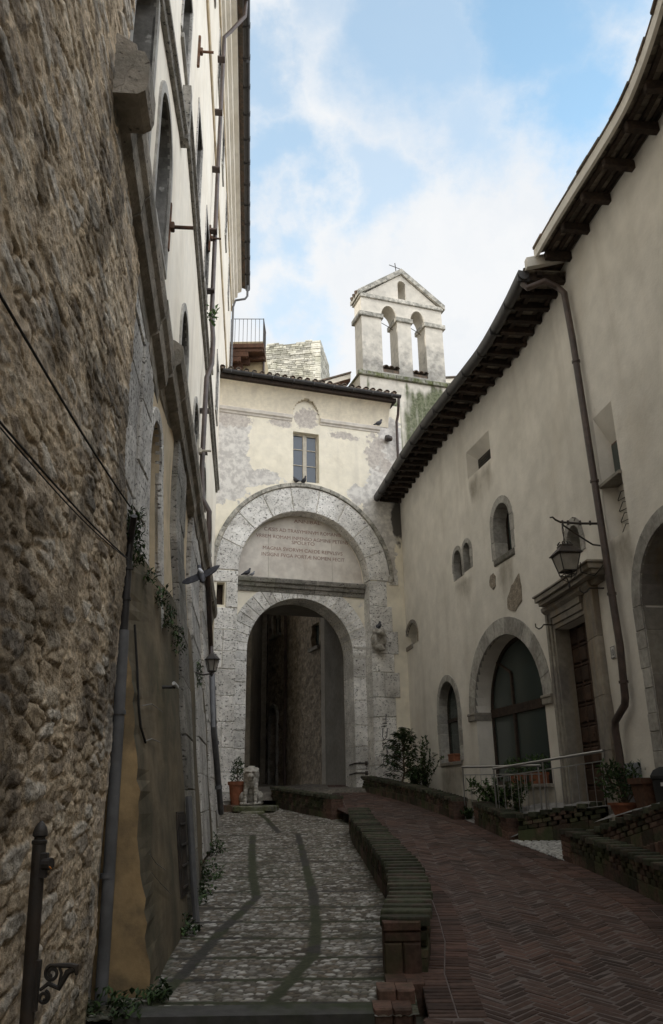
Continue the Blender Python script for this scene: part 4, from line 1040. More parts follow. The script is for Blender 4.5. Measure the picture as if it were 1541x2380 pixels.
# great arch: voussoirs, hood and piers
vs_ = MB(); aa = np.linspace(math.pi, 0, 55)
inn = [(lc + lr * math.cos(a), lz + (lr - .02) * math.sin(a)) for a in aa]; out = [(lc + 2.93 * math.cos(a), lz + 3.02 * math.sin(a)) for a in aa]
vs_.ring(GP, inn, out, -.5, .045, .5, rnd, gap=.016, group=6, ch=.018)
vs_.build('great_arch_voussoirs', m_trav, gb)
hd = MB(); inn = [(lc + 2.95 * math.cos(a), lz + 3.04 * math.sin(a)) for a in aa]; out = [(lc + 3.08 * math.cos(a), lz + 3.17 * math.sin(a)) for a in aa]
hd.ring(GP, inn, out, -.02, .10, .5, rnd, gap=.01, group=2, ch=.014); hd.build('hood_moulding', m_coping, gb)
def stack(mb, s0, s1f, z0, z1, d0, d1, hmin, hmax, side=1, split=.0):
    z = z0
    while z < z1 - .08:
        h = min(rnd.uniform(hmin, hmax), z1 - z)
        if z1 - z - h < .25: h = z1 - z
        e = s1f(z) if callable(s1f) else s1f
        a, b = (s0, e) if side > 0 else (e, s0)
        if rnd.random() < split:
            c = a + (b - a) * rnd.uniform(.4, .62)
            mb.box(GP, a + .004, c - .005, z + .005, z + h - .005, d0, d1 + rnd.uniform(-.01, .012), rnd.random(), ch=.016); mb.box(GP, c + .005, b - .004, z + .005, z + h - .005, d0, d1 + rnd.uniform(-.01, .012), rnd.random(), ch=.016)
        else: mb.box(GP, a + .004, b - .004, z + .005, z + h - .005, d0, d1 + rnd.uniform(-.01, .012), rnd.random(), ch=.016)
        z += h
pr_ = MB(); stack(pr_, 5.17, lambda z: 5.17 + rnd.choice((.62, .78, .95, 1.08)), gz0 + .1, lz - .02, -.5, .045, .58, .85, 1, .4); pr_.build('stone_pier', m_trav, gb)
pl_ = MB(); z = gz0
stack(pl_, .77, lambda z: -.1 if not (5.35 < z < 6.3) else .40, gz0, 5.5, -.5, .04, .5, .8, -1, .5)
pl_.box(GP, .40, .766, 5.505, 6.3, -.5, .045, .6, ch=.016); pl_.box(GP, -.1, .766, 6.305, lz - .02, -.5, .045, .7, ch=.016); pl_.build('stone_pier', m_trav, gb)
hl = MB(); hl.box(GP, .10, .37, 5.56, 6.29, -.36, -.3); hl.build('shutter', m_wood_dk, gb)
# passage arch: thin voussoirs, jambs and imposts
va = MB(); aa = np.linspace(math.pi, 0, 70)
inn = [(oc + orr * math.cos(a), osp + orr * math.sin(a)) for a in aa]; out = [(oc + (orr + .60) * math.cos(a), osp + (orr + .62) * math.sin(a)) for a in aa]
va.ring(GR.P, inn, out, -.9, .035, .5, rnd, gap=.014, group=3, ch=.010); va.build('passage_voussoirs', m_trav, gb)
j = MB()
def jamb(s0, s1):
    z = gz0
    while z < osp - .1:
        h = rnd.uniform(.5, .8); h = min(h, osp - z); 
        if osp - z - h < .25: h = osp - z
        j.box(GR.P, s0, s1, z + .004, z + h - .004, -.9, .035 + rnd.uniform(-.008, .012), rnd.random(), ch=.016); z += h
jamb(.78, oL); j.build('stone_jamb', m_trav, gb); j = MB(); jamb(oR, 5.16); j.build('stone_jamb', m_trav, gb)
im = MB(); im.sweep(GR.P, [(0, osp - .10), (.06, osp - .09), (.09, osp), (.10, osp + .08), (.05, osp + .10), (0, osp + .12)], oR - .03, 5.16, 1); im.sweep(GR.P, [(0, osp + .2), (.06, osp + .21), (.09, osp + .27), (.05, osp + .32), (0, osp + .33)], oR + .02, 5.16, 1)
im.build('impost_moulding', m_trav, gb)
# ledge and lunette plaque with the inscription
lg = MB(); le = GATE.uv(553, 1330, GD + .25); lzz = 6.62
prof = [(-.01, lzz - .42), (.06, lzz - .42), (.08, lzz - .30), (.15, lzz - .27), (.17, lzz - .17), (.24, lzz - .14), (.27, lzz - .03), (.26, lzz), (-.01, lzz + .03)]
for a, b in ((.775, 2.05), (2.06, 3.42), (3.43, 4.4), (4.41, 5.16)): lg.sweep(GR.P, prof, a, b, 2, tone=rnd.random())
lg.build('ledge', m_trav_dark, gb)
pq = MB(); plz = lzz + .02
for a, b in ((.80, 1.86), (1.868, 4.05), (4.058, 5.14)):
    pts = [(a, plz), (b, plz)] + [(s, lz + math.sqrt(max(0, (lr - .05) ** 2 - (s - lc) ** 2))) for s in np.linspace(b, a, 14)]
    pq.prism(GR.P, pts, -.02, .03, .5)
pqo = pq.build('inscription_plaque', m_plaque, gb)
for (txt, uL, vL, uR, vR) in (('ANNIBAL', 683, 1213.5, 745, 1219), ('CÆSIS AD TRASYMENVM ROMANIS', 614, 1229, 792, 1249), ('VRBEM ROMAM INFENSO AGMINE PETENS', 595, 1243, 809, 1267),
                              ('SPOLETO', 678, 1262.5, 731, 1268), ('MAGNA SVORVM CAEDE REPVLSVS', 611, 1272, 796, 1293), ('INSIGNI FVGA PORTÆ NOMEN FECIT', 608, 1286, 801, 1308)):
    s0_, zA = GATE.uv(uL, vL, GD + .03); s1_, zB = GATE.uv(uR, vR, GD + .03)
    text_mesh('inscription_line', txt, GR, s0_, (zA + zB) / 2 - .02, .17, .030, m_letter, pqo, width=s1_ - s0_)
# window
wf = MB(); d_ = -.19
for a, b in ((wL, wL + .06), (wR - .06, wR), ((wL + wR) / 2 - .07, (wL + wR) / 2 + .07)): wf.box(GP, a, b, wB, wT, d_ - .03, d_ + .02, ch=.004)
wf.box(GP, wL, wR, wB, wB + .07, d_ - .03, d_ + .018); wf.box(GP, wL, wR, wT - .07, wT, d_ - .03, d_ + .018)
for f in (.36, .68):
    zz_ = wB + (wT - wB) * f; wf.box(GP, wL + .06, (wL + wR) / 2 - .07, zz_ - .012, zz_ + .012, d_ - .03, d_ + .01); wf.box(GP, (wL + wR) / 2 + .07, wR - .06, zz_ - .012, zz_ + .012, d_ - .03, d_ + .01)
fo = wf.build('window', m_frame_w, gb)
wp_ = MB(); wp_.box(GP, wL + .01, wR - .01, wB + .01, wT - .01, d_ - .04, d_ - .02); adopt(wp_.build('pane', m_glass_sky), fo)
# eaves: cornice strips, cove, niche head
cz0, cz1 = 12.14, 12.36
cs = MB(); pf = [(-.01, cz0), (.03, cz0), (.05, cz0 + .06), (.10, cz0 + .09), (.12, cz0 + .19), (.09, cz1), (-.01, cz1 + .03)]
cs.sweep(GP, pf, -.1, 2.52, 4); cs.sweep(GP, pf, 3.52, 5.75, 4); cs.build('cornice_strip', m_plaque, gb)
cv_ = MB(); CT = 16
def cove(t): return (.03 + .44 * (1 - math.cos(t * math.pi / 2)), cz1 + .02 + .80 * math.sin(t * math.pi / 2))
sl = np.linspace(-.1, 6.1, 125)
for sA, sB in zip(sl[:-1], sl[1:]):
    sm = (sA + sB) / 2; zlim = 0
    if 2.55 < sm < 3.49: zlim = 12.46 + .55 * math.sqrt(max(0, 1 - ((sm - 3.02) / .47) ** 2))
    for k in range(CT):
        (dA, zA), (dB, zB) = cove(k / CT), cove((k + 1) / CT)
        if zB < zlim: continue
        if zA < zlim: cv_.quad(GP(sA, zA, dA), GP(sB, zA, dA), GP(sB, zA, -.02), GP(sA, zA, -.02))
        cv_.quad(GP(sA, zA, dA), GP(sB, zA, dA), GP(sB, zB, dB), GP(sA, zB, dB))
dE, zE = cove(1)
cv_.add([GP(6.1, *cove(k / CT)[::-1]) for k in range(CT + 1)] + [GP(6.1, zE, -.02)], [tuple(range(CT + 2))])
cv_.build('cove', M('cove_plaster', (.78, .70, .55), (.70, .63, .50), sc=1.2, var=.08, streak=((.5, .44, .36), 2, .5, .8, .6), bump=.2), gb, smooth=True)
eb = MB(); eb.box(GP, -.1, 6.22, 13.17, 13.31, -.1, .56); eb.build('eave_board', m_wood_dk, gb)
sl_ = math.tan(R(16)); rt = MB(); ntile = 24; zt0 = 13.44
for k in range(ntile):
    s = -.05 + k * .268; r_ = .088 + rnd.uniform(-.006, .006)
    nseg = 9
    for q in range(nseg):
        dA = .66 - q * .42 + rnd.uniform(-.01, .01); dB = dA - .47; o_ = rnd.uniform(-.012, .012)
        vs = []
        for (dd, rr, up) in ((dA, r_, .028), (dB, r_ * .82, .0)):
            zz_ = zt0 + (.66 - dd) * sl_ + up
            for (rad) in (rr, rr - .016):
                vs += [GP(s + o_ + rad * math.cos(a), zz_ + rad * .95 * math.sin(a), dd) for a in np.linspace(0, math.pi, 8)]
        fs = []
        for i in range(7):
            fs += [(i, i + 1, 16 + i + 1, 16 + i), (8 + i + 1, 8 + i, 24 + i, 24 + i + 1), (i + 1, i, 8 + i, 8 + i + 1)]
        rt.add(vs, fs, rnd.random())
rt.add([GP(-.2, zt0 - .02, .60), GP(6.28, zt0 - .02, .60), GP(6.28, zt0 - .02 + 4.6 * sl_, -4.0), GP(-.2, zt0 - .02 + 4.6 * sl_, -4.0)], [(0, 1, 2, 3)], .4)
for k in range(ntile):  # mortar plugs under the cover tiles
    s = -.05 + k * .268; rt.box(GP, s - .05, s + .05, zt0 - .0, zt0 + .06, .52, .63, .9)
rt.build('tiled_roof', m_tile, gb)
gt = MB(); half = [(.66 + .085 * math.cos(a), 13.36 + .085 * math.sin(a)) for a in np.linspace(math.pi, 2 * math.pi, 9)] + [(.75, 13.38), (.57, 13.38)]
gt.sweep(GP, half, -.05, 6.34, 6); 
for s in np.arange(.2, 6.4, .72): gt.box(GP, s, s + .025, 13.26, 13.38, .565, .76)
gt.build('gutter', m_gutter, gb, smooth=True)
dp = MB(); dp.tube([GP(6.28, 13.3, .64), GP(6.28, 13.1, .60), GP(6.4, 12.85, .25), GP(6.38, 12.6, .14), GP(6.36, 9.5, .14)], .05, 9); dp.build('downpipe', m_pipe_b, gb, smooth=True)
# passage and the body of the building
m_lining = M('grey_lining_plaster', (.30, .28, .25), (.24, .225, .20), sc=1.2, var=.12, bump=.3)
pg = MB(); sA, sB = oL - .22, oR + .25
pg.box(GP, sA - .2, sA, -1.2, 6.3, -4.2, -1.44); pg.box(GP, sB, sB + .2, -1.2, 6.3, -4.2, -1.44); pg.box(GP, sA - .2, sB + .2, 6.3, 6.5, -4.2, -1.44)
pg.build('passage_lining', m_lining, gb)
bd = MB(); bd.box(GP, -.5, 6.7, 6.55, 13.25, -4.2, -.62); bd.box(GP, sB + .22, 6.7, -1.2, 6.5, -4.2, -1.44); bd.box(GP, -.5, sA - .22, -1.2, 6.5, -4.2, -1.44); bd.build('house_body', m_plaster_t, gb)
# iron bars and graffiti on the pier
ib = MB()
for zz_ in (.93, .64): ib.tube([GP(oR - .03, zz_ - .03, GD - .45), GP(oR - .04, zz_, GD + .02), GP(oR + .02, zz_ + .005, GD + .07), GP(5.05, zz_ + .01, GD + .08)], .022, 7); ib.box(GP, 5.03, 5.1, zz_ - .06, zz_ + .06, GD + .04, GD + .11)
ib.build('iron_bar', m_iron, gb)
gf = MB(); q = lambda u, v: GATE.uv(u, v, .06)
strokes = [[(897, 1659), (897, 1683), (897, 1660)], [(889, 1671), (898, 1671)], [(889, 1681), (899, 1681)], [(888, 1688), (899, 1687)], [(890, 1692), (889, 1712), (893, 1720), (899, 1712), (900, 1692)], [(897, 1725), (889, 1732), (892, 1742), (899, 1738), (901, 1752), (893, 1757), (891, 1772), (895, 1783), (900, 1776), (900, 1760)]]
for st_ in strokes: gf.tube([GP(*q(u, v), .063) for u, v in st_], .013, 5)
gf.build('graffiti', m_graf, gb)

# carved lion head and little mask on the pier: fixed parts of the gate
hs, hz = GATE.uv(881, 1488, .2); hc_ = Vector(GP(hs, hz, .12)); n3 = Vector((GATE.n[0], GATE.n[1], 0)); t3 = Vector((GATE.t[0], GATE.t[1], 0)); up3 = Vector((0, 0, 1))
def gl(a, b, c): return tuple(hc_ + t3 * a + n3 * b + up3 * c)
gang = math.atan2(GATE.t[1], GATE.t[0])
blob('carved_lion_head', [('e', gl(0, 0, 0), (.25, .16, .33), (0, 0, gang)), ('e', gl(0, .16, .24), (.17, .22, .12), (0, 0, gang)), ('e', gl(-.04, .34, .2), (.12, .1, .085), (0, 0, gang)), ('e', gl(0, .12, -.24), (.15, .18, .08), (0, 0, gang)),
      ('e', gl(.16, .12, .05), (.08, .12, .2), (0, 0, gang)), ('e', gl(-.16, .1, .0), (.07, .1, .18), (0, 0, gang)), ('e', gl(.15, .05, .33), (.07, .06, .08), (0, 0, gang)), ('e', gl(-.15, .05, .33), (.07, .06, .08), (0, 0, gang)), ('e', gl(.05, .2, -.3), (.16, .1, .06), (0, 0, gang))],
     .03, m_statue, gb, 3, extra=lambda c, n: c + n * (mnoise.noise(c * 9) * .03))
ks, kz = GATE.uv(909, 1346, .1); kc = Vector(GP(ks, kz, .06)); kl = lambda a, b, c: tuple(kc + t3 * a + n3 * b + up3 * c)
blob('carved_mask', [('e', kl(0, 0, 0), (.10, .1, .13), (0, 0, gang)), ('e', kl(0, .09, -.02), (.025, .05, .04), (0, 0, gang)), ('e', kl(0, .05, -.10), (.06, .05, .035), (0, 0, gang)), ('e', kl(-.045, .08, .05), (.03, .02, .02), (0, 0, gang)), ('e', kl(.045, .08, .05), (.03, .02, .02), (0, 0, gang))], .014, m_statue, gb, 1)
mb_ = MB(); mb_.box(GP, ks - .05, ks + .28, kz - .18, kz + .16, -.02, .05, .6, ch=.015); mb_.build('carved_block', m_trav, gb)
# round black fitting by the corner
fs_, fz_ = GATE.uv(904, 1019, .15); ff_ = MB(); fc = Vector(GP(fs_, fz_, .15)); ff_.tube([fc - n3 * .14, fc], .035, 8); ff_.tube([fc - t3 * .13, fc - t3 * .05, fc + t3 * .10], [.10, .13, .09], 12)
o = ff_.build('floodlight', m_iron, smooth=True); tag(o, 'round black floodlight fixed high at the corner of the gate house', 'lamp')

# ------------------------------------------------------------------ the dark street beyond the arch
def Fr2(p, q):
    a = math.degrees(math.atan2(q[0] - p[0], q[1] - p[1])); f = Fr(p, a); f.L = math.hypot(q[0] - p[0], q[1] - p[1]); return f
xq = lambda u, y: (float(aty(u, 1790, y)[0]), y)
A0 = xq(812, 28.6); A1 = xq(748, 30.4); A2 = xq(664, 34.0); A3 = xq(619, 36.6)
h1 = thing('plastered_house', 'smooth grey plastered house seen just inside the gate arch', 'house', (*A0, .2))
f1_ = Fr2(A1, A0)     # left to right, facing the street
b = MB(); b.box(f1_.P, 0, f1_.L + 1.5, -.5, 9.5, -1.5, 0)
b.build('wall', M('grey_house_plaster', (.46, .42, .365), (.38, .35, .31), sc=1, var=.1, bump=.2), h1)
b = MB(); s0_, z0 = f1_.uv(786, 1792, .02); b.box(f1_.P, s0_ - .35, s0_ + .02, -.2, .95, .0, .03); b.build('stone_plinth', m_trav_dark, h1)
h2 = thing('rubble_house', 'dark rubble house with a paired window and a thin pipe beyond the arch', 'house', (*A2, .2))
f2_ = Fr2(A3, A1)
hh = []
def framed(px): # window rectangle from four pixels on the wall
    (u0, v0), (u1, v1) = px; a = f2_.uv(u0, v0); b_ = f2_.uv(u1, v1); return a, b_
wa0 = f2_.uv(632, 1482); wa1 = f2_.uv(653, 1418); wb0 = f2_.uv(724, 1508); wb1 = f2_.uv(741, 1446); da0 = f2_.uv(628, 1790); da1 = f2_.uv(645, 1640)
hh.append((rect(wa0[0], wa1[0], wa0[1], wa1[1]), .25)); hh.append((rect(wb0[0], wb1[0], wb0[1], wb1[1]), .2))
hh.append((arch(da0[0], da1[0], .25, da1[1] - .5, .45), .35))
class FN:
    def P(self, s, z, d=0): return f2_.P(s, z, d + .05 * (mnoise.noise(Vector((s * 2.2, z * 3.2, 1))) + .6 * mnoise.noise(Vector((s * 5, z * 7, 4)))))
wall('wall', FN(), rect(-.02, f2_.L, -.5, 9.2), hh, M('brown_rubble', (.34, .285, .22), (.22, .185, .145), sc=3.5, var=.35, vsc=7, bump=1.0, bsc=9, bdist=.06, stain=((.10, .09, .075), .5, .5, .8, .6)), h2, step=.14)
b = MB(); b.box(f2_.P, -.3, f2_.L + .6, -.5, 9.2, -3, -.62); b.box(f2_.P, f2_.L - .04, f2_.L + .5, -.5, 9.2, -.62, -.06); b.box(f2_.P, -.3, .02, -.5, 9.2, -.62, -.06); b.build('house_body', m_void, h2)
for (a, b_, zt) in ((wa0, wa1, 0), (wb0, wb1, 0)):
    w = MB(); w.box(f2_.P, a[0] - .1, b_[0] + .1, a[1] - .14, a[1] - .01, -.2, .12); 
    fo = w.build('window', m_trav_dark, h2); pn = MB(); pn.box(f2_.P, a[0], b_[0], a[1], b_[1], -.3, -.2); adopt(pn.build('pane', m_glass), fo)
    if b_[1] > wa1[1] - .01 and a is wa0:
        cm_ = MB(); sm = (a[0] + b_[0]) / 2; cm_.tube([f2_.P(sm, a[1], -.08), f2_.P(sm, b_[1] - .25, -.08)], .05, 8); cm_.box(f2_.P, sm - .1, sm + .1, b_[1] - .26, b_[1], -.18, .0); adopt(cm_.build('colonnette', m_trav_dark, smooth=True), fo)
dd_ = MB(); dd_.prism(f2_.P, arch(da0[0], da1[0], .2, da1[1] - .5, .45), -.5, -.3); dd_.build('door', m_door, h2)
ds = MB(); rr_ = (da1[0] - da0[0]) / 2; cc_ = (da1[0] + da0[0]) / 2; zq = da1[1] - .5
ds.ring(f2_.P, [(da0[0], .2)] + arc_pts(cc_, zq, rr_, .45, math.pi, 0, 10) + [(da1[0], .2)], [(da0[0] - .16, .2)] + arc_pts(cc_, zq, rr_ + .16, .6, math.pi, 0, 10) + [(da1[0] + .16, .2)], -.1, .09, group=20); ds.build('door_surround', m_trav_dark, h2)
pp_ = MB(); ps_ = f2_.uv(663, 1500, .12)[0]; pp_.tube([f2_.P(ps_, 9.2, .12), f2_.P(ps_, 2.4, .12), f2_.P(ps_ - .02, 2.2, .14), f2_.P(ps_, .2, .12)], .065, 8); pp_.build('downpipe', m_pipe_b, h2, smooth=True)
h3 = thing('far_house', 'dark far house with a carved window surround at the left inside the arch', 'house', (-4.5, 38, .2))
A4 = (-6.5, 37.6); f3_ = Fr2(A4, (A3[0] + .02, A3[1] + .35)); b = MB(); b.box(f3_.P, 0, f3_.L, -.5, 10.5, -2, 0); b.build('wall', M('dark_house_plaster', (.27, .235, .185), (.19, .17, .135), sc=1.2, var=.2, bump=.4), h3)
w0 = f3_.uv(578, 1512); w1 = f3_.uv(600, 1455); w = MB(); w.box(f3_.P, w0[0] - .15, w1[0] + .15, w0[1] - .2, w0[1] - .02, 0, .22); w.box(f3_.P, w0[0] - .2, w1[0] + .2, w1[1] + .1, w1[1] + .26, 0, .22)
w.box(f3_.P, w0[0] - .1, w0[0], w0[1] - .02, w1[1] + .1, 0, .1); w.box(f3_.P, w1[0], w1[0] + .1, w0[1] - .02, w1[1] + .1, 0, .1); fo = w.build('window', m_trav_dark, h3)
pn = MB(); pn.box(f3_.P, w0[0], w1[0], w0[1] - .02, w1[1] + .1, 0, .02); adopt(pn.build('pane', m_glass), fo)
# a low dark gate at its foot
lg_ = thing('iron_gate', 'low dark iron gate in the passage behind the lion', 'gate', (-2.7, 29.5, 0)); b = MB(); gx0, gx1 = aty(573, 1800, 29)[0], aty(597, 1800, 29)[0]
for x in np.linspace(gx0, gx1, 7): b.tube([(x, 29, -.1), (x, 29, 1.0)], .012, 5)
b.build('bars', m_iron, lg_); b = MB(); b.tube([(gx0, 29, 1.0), (gx1, 29, 1.0)], .022, 6); b.tube([(gx0, 29, .1), (gx1, 29, .1)], .018, 6); b.build('rail', m_iron, lg_)
# paving through the passage
pvx, pvy = np.meshgrid(np.linspace(-6, 4, 30), np.linspace(24.0, 40, 50)); pz = np.where(pvx < -.2 - (pvy - 24) * .15, .0, .10) + .10 + .035 * (pvy - 25)
pz = np.minimum(pz, np.where(pvy < 24.6, -.1, 9)); f1, f2, idd = cells(pvx, pvy, .14, .10, 77)
link('passage_paving', grid_mesh('passage_paving', pvx, pvy, pz, M('passage_stone', (.17, .15, .125), (.11, .10, .085), sc=7, var=.3, vsc=14, bump=.8, bsc=14, bdist=.03)), kind='structure')

# ------------------------------------------------------------------ balcony house, tower, bell gable and church behind the gate
bh = thing('balcony_house', 'ochre back house with a red beamed balcony and iron railing above the gate roof', 'house', (-3.8, 32, 10))
YB = 31.0
X = lambda u, v, y=YB: float(aty(u, v, y)[0]); Zv = lambda u, v, y=YB: float(aty(u, v, y)[2])
bx0, bx1 = -5.2, X(612, 850, 32.3)
b = MB(); b.box(lambda s, z, d: (s, 32.3 - d, z), bx0, bx1, 9, 20, -6, 0); b.build('wall', M('ochre_house_plaster', (.52, .42, .26), (.45, .37, .24), sc=1, var=.08, streak=((.3, .25, .18), 1.5, .5, .8, .5), bump=.2), bh)
b = MB(); b.box(lambda s, z, d: (s, 32.3 - d, z), bx0, bx1 - .3, -.5, 9, -6, -.05); b.build('lower_wall', M('dark_house_plaster', (.27, .235, .185), (.19, .17, .135), sc=1.2, var=.2, bump=.4), bh)
zs = Zv(613, 797); b = MB(); xr_ = X(613, 797)
b.box(lambda s, z, d: (s, YB - d, z), bx0, xr_, zs - .22, zs, -1.3, 0.0, ch=.01); b.build('balcony_slab', m_wood_rd, bh)
for yb_ in (YB + .08, YB + .75):
    b = MB(); e1_ = xr_ - .06
    P_b = lambda s, z, d, y_=yb_: (s, y_ - d, z)
    b.box(P_b, bx0, xr_ - .04, zs - .38, zs - .222, -.16, 0, ch=.01); b.box(P_b, bx0, X(576, 830), zs - .62, zs - .382, -.17, .0, ch=.02); b.box(P_b, bx0, X(559, 830), zs - .86, zs - .622, -.17, .0, ch=.02)
    for xx_ in (X(571, 830), X(552, 830)): b.tube([(xx_, yb_ - .02, zs - .62 if xx_ > X(560, 830) else zs - .87), (xx_, yb_ + .18, zs - .62 if xx_ > X(560, 830) else zs - .87)], .03, 6)
    b.build('carved_bracket', m_wood_rd, bh)
b = MB(); zt = Zv(613, 741)
xs0 = X(547, 770)
b.tube([(X(541, 740), YB + .02, zt + .03), (xr_ - .02, YB + .02, zt)], .018, 6); b.tube([(xr_ - .02, YB + .02, zt), (xr_ - .02, YB + 1.2, zt)], .018, 6); b.tube([(xs0 - .3, YB + .02, zs + .05), (xr_ - .02, YB + .02, zs + .05)], .014, 6)
for k in range(9): x_ = xs0 - .2 + (xr_ - .02 - xs0 + .2) * k / 8; b.tube([(x_, YB + .02, zs), (x_, YB + .02, zt + .02)], .011 if k < 8 else .024, 5)
for k in range(1, 7): b.tube([(xr_ - .02, YB + .02 + k * .19, zs), (xr_ - .02, YB + .02 + k * .19, zt)], .011, 5)
b.build('balcony_railing', m_iron, bh)
b = MB(); xp = X(613, 840, 32.2); b.tube([(xp, 32.2, 12), (xp, 32.2, zs - .25)], .05, 8); b.build('downpipe', m_pipe_b, bh, smooth=True)
b = MB(); b.tube([(X(561, 872, 32.0), 32.2, Zv(561, 872, 32)), (X(570, 862, 31.4), 31.5, Zv(570, 862, 31.4)), (X(577, 863, 31.2), 31.3, Zv(577, 863, 31.2))], .06, 8); b.build('flue_pipe', m_pipe_b, bh)

TW = Fr(aty(612, 905, 44.0), 99); tw = thing('stone_tower', 'sunlit pale limestone tower behind the gate roof', 'tower', TW.P(2, 20))
ts1, tz1 = TW.uv(745, 787); _, tz0 = TW.uv(615, 795); tm = MB(); rt_ = random.Random(8)
z = 18.0
while z < tz1 - .05:
    h = rt_.uniform(.10, .17); s = -2.0
    top = tz0 + (tz1 - tz0) * .2
    while s < ts1:
        l = rt_.uniform(.22, .55); qn = s > ts1 - .75
        if qn: l = ts1 - s if rt_.random() < .5 else (ts1 - s)
        e = min(s + l, ts1)
        ztop = tz0 + (tz1 - tz0) * max(0, min(1, (s + 2) / (ts1 + 2))) if True else tz1
        if ts1 - e < .15: e = ts1
        if z + h < tz1 - .04 + .12 * math.sin(s * 3): tm.box(TW.P, s + .008, e - .008, z + .006, z + h - .006, -.08, rt_.uniform(.0, .05), .95 if qn else rt_.random() * .9, ch=.02)
        s = e
    z += h
tm.build('wall', m_tower, tw)
ts_ = MB(); TS = Fr(TW.P(ts1, 0, 0), 99 - 90)
z = 18.0
while z < tz1 - .1:
    h = rt_.uniform(.12, .2); s = 0
    while s < 3.2:
        l = rt_.uniform(.3, .6); e = min(s + l, 3.2); ts_.box(TS.P, s + .008, e - .008, z + .006, z + h - .006, -.1, rt_.uniform(.0, .04), rt_.random() * .6, ch=.02); s = e
    z += h
ts_.build('side_wall', m_tower, tw)
b = MB(); b.box(TW.P, -2, ts1 - .03, 10, tz1 - .15, -3.2, -.03); b.build('core', m_mortar_dk, tw)

BF = Fr(aty(844, 862, 30.5), 71); BP = BF.P
bf = thing('bell_gable', 'pale rendered bell gable with two open arches and an iron cross on top', 'belfry', BP(2.2, 16))
W_ = BF.uv(1036, 880)[0]; DPB = .85; zb0 = BF.uv(844, 862)[1]; zimp = 20.30; ztop = 21.2; zpk = BF.uv(934, 634)[1]
a1_, a2_ = BF.uv(888, 790)[0], BF.uv(925, 800)[0]; a3_, a4_ = BF.uv(957, 800)[0], BF.uv(990, 800)[0]
archs = [(a1_, a2_), (a3_, a4_)]
o0, o1 = BF.uv(925, 688)[0], BF.uv(943, 690)[0]; ob = BF.uv(934, 696)[1]; ot = BF.uv(934, 654)[1]
bh_ = [(arch(x0, x1, zb0 + .12, 20.28, .62, 14), DPB) for x0, x1 in archs] + [(arch(o0, o1, ob, ot - .2, .2, 8), DPB)]
def grime(S, Z): return np.clip(.36 + .16 * sstep(20.4, 19.9, Z) * (fbm(S * 3, Z, 61) ) + .35 * sstep(18.3, 17.4, Z) - .3 * sstep(18.5, 20, Z) + .45 * sstep(.5, .0, np.abs(S - .0)) * 0 , 0, .6)
bz = lambda S, Z: np.zeros(S.shape)
gab = [(0, zb0), (W_, zb0), (W_, ztop), (W_ / 2 + .02, zpk - .15), (0, ztop)]
wall('wall', BF, gab, bh_, m_belfry, bf, step=.2, lump=.02, attrs={'moss': bz, 'grime': grime})
class BK:
    def P(self, s, z, d=0): return BP(s, z, -DPB - d)
wall('back_wall', BK(), gab, [(h_[0], .0) for h_ in bh_], m_belfry, bf, step=.4, attrs={'moss': bz, 'grime': bz})
sd = MB(); sd.quad(BP(0, zb0, 0), BP(0, zb0, -DPB), BP(0, ztop, -DPB), BP(0, ztop, 0)); sd.build('side_wall', m_belfry, bf); sd = MB(); sd.quad(BP(W_, zb0, 0), BP(W_, zb0, -DPB), BP(W_, ztop, -DPB), BP(W_, ztop, 0)); sd.build('side_wall', m_belfry, bf)
cpn = MB()
def band_(s0, s1, z0, z1, d):
    cpn.box(BP, s0, s1, z0, z1, -DPB - d, d, rnd.random(), ch=.02, ns=1)
band_(-.12, a1_ + .08, 20.14, 20.36, .10); band_(a2_ - .08, a3_ + .08, 20.14, 20.36, .10); band_(a4_ - .08, W_ + .12, 20.14, 20.36, .10)
band_(-.08, W_ + .08, 21.12, 21.32, .08)
for (sA, sB) in ((-.16, W_ / 2 + .03), (W_ + .16, W_ / 2 + .03)):
    zA = ztop - .02; zB = zpk - .14
    vs = [BP(sA, zA, .12), BP(sB, zB, .12), BP(sB, zB + .28, .12), BP(sA, zA + .24, .12)] + [BP(sA, zA, -DPB - .1), BP(sB, zB, -DPB - .1), BP(sB, zB + .28, -DPB - .1), BP(sA, zA + .24, -DPB - .1)]
    cpn.add(vs, [(0, 1, 2, 3), (4, 7, 6, 5), (0, 4, 5, 1), (1, 5, 6, 2), (2, 6, 7, 3), (3, 7, 4, 0)], .5)
cpn.build('stone_coping', m_coping, bf)
tl_ = MB()
for (x0, x1), zz_ in zip(archs, (zb0 + .32, zb0 + .30)):
    for k in range(3):
        s = x0 + (x1 - x0) * (k + .5) / 3; w__ = (x1 - x0) / 6.2
        for q in range(2):
            dA = .10 - q * .42; vs = []
            for (dd, up) in ((dA, 0), (dA - .5, .19)):
                for rad in (w__, w__ - .02): vs += [BP(s + rad * math.cos(a), zz_ + q * .15 + up + rad * math.sin(a), dd) for a in np.linspace(0, math.pi, 7)]
            fs = []
            for i in range(6): fs += [(i, i + 1, 14 + i + 1, 14 + i), (7 + i + 1, 7 + i, 21 + i, 21 + i + 1), (i + 1, i, 7 + i, 7 + i + 1)]
            tl_.add(vs, fs, rnd.random())
    tl_.box(BP, x0 + .01, x1 - .01, zb0 + .12, zz_ - .02, -DPB + .05, -.04, .5); tl_.build('roof_tile', m_tile, bf); tl_ = MB()
for k in range(3):
    s = -.16; tl_.tube([BP(s - .06, ztop + .16 + .05 * k * 0, -.1 - k * .27), BP(s + .3, ztop + .36, -.1 - k * .27)], .09, 8)
tl_.build('roof_tile', m_tile, bf)
cr_ = MB(); pk = BF.uv(930, 632); pt = BF.uv(925.5, 600)
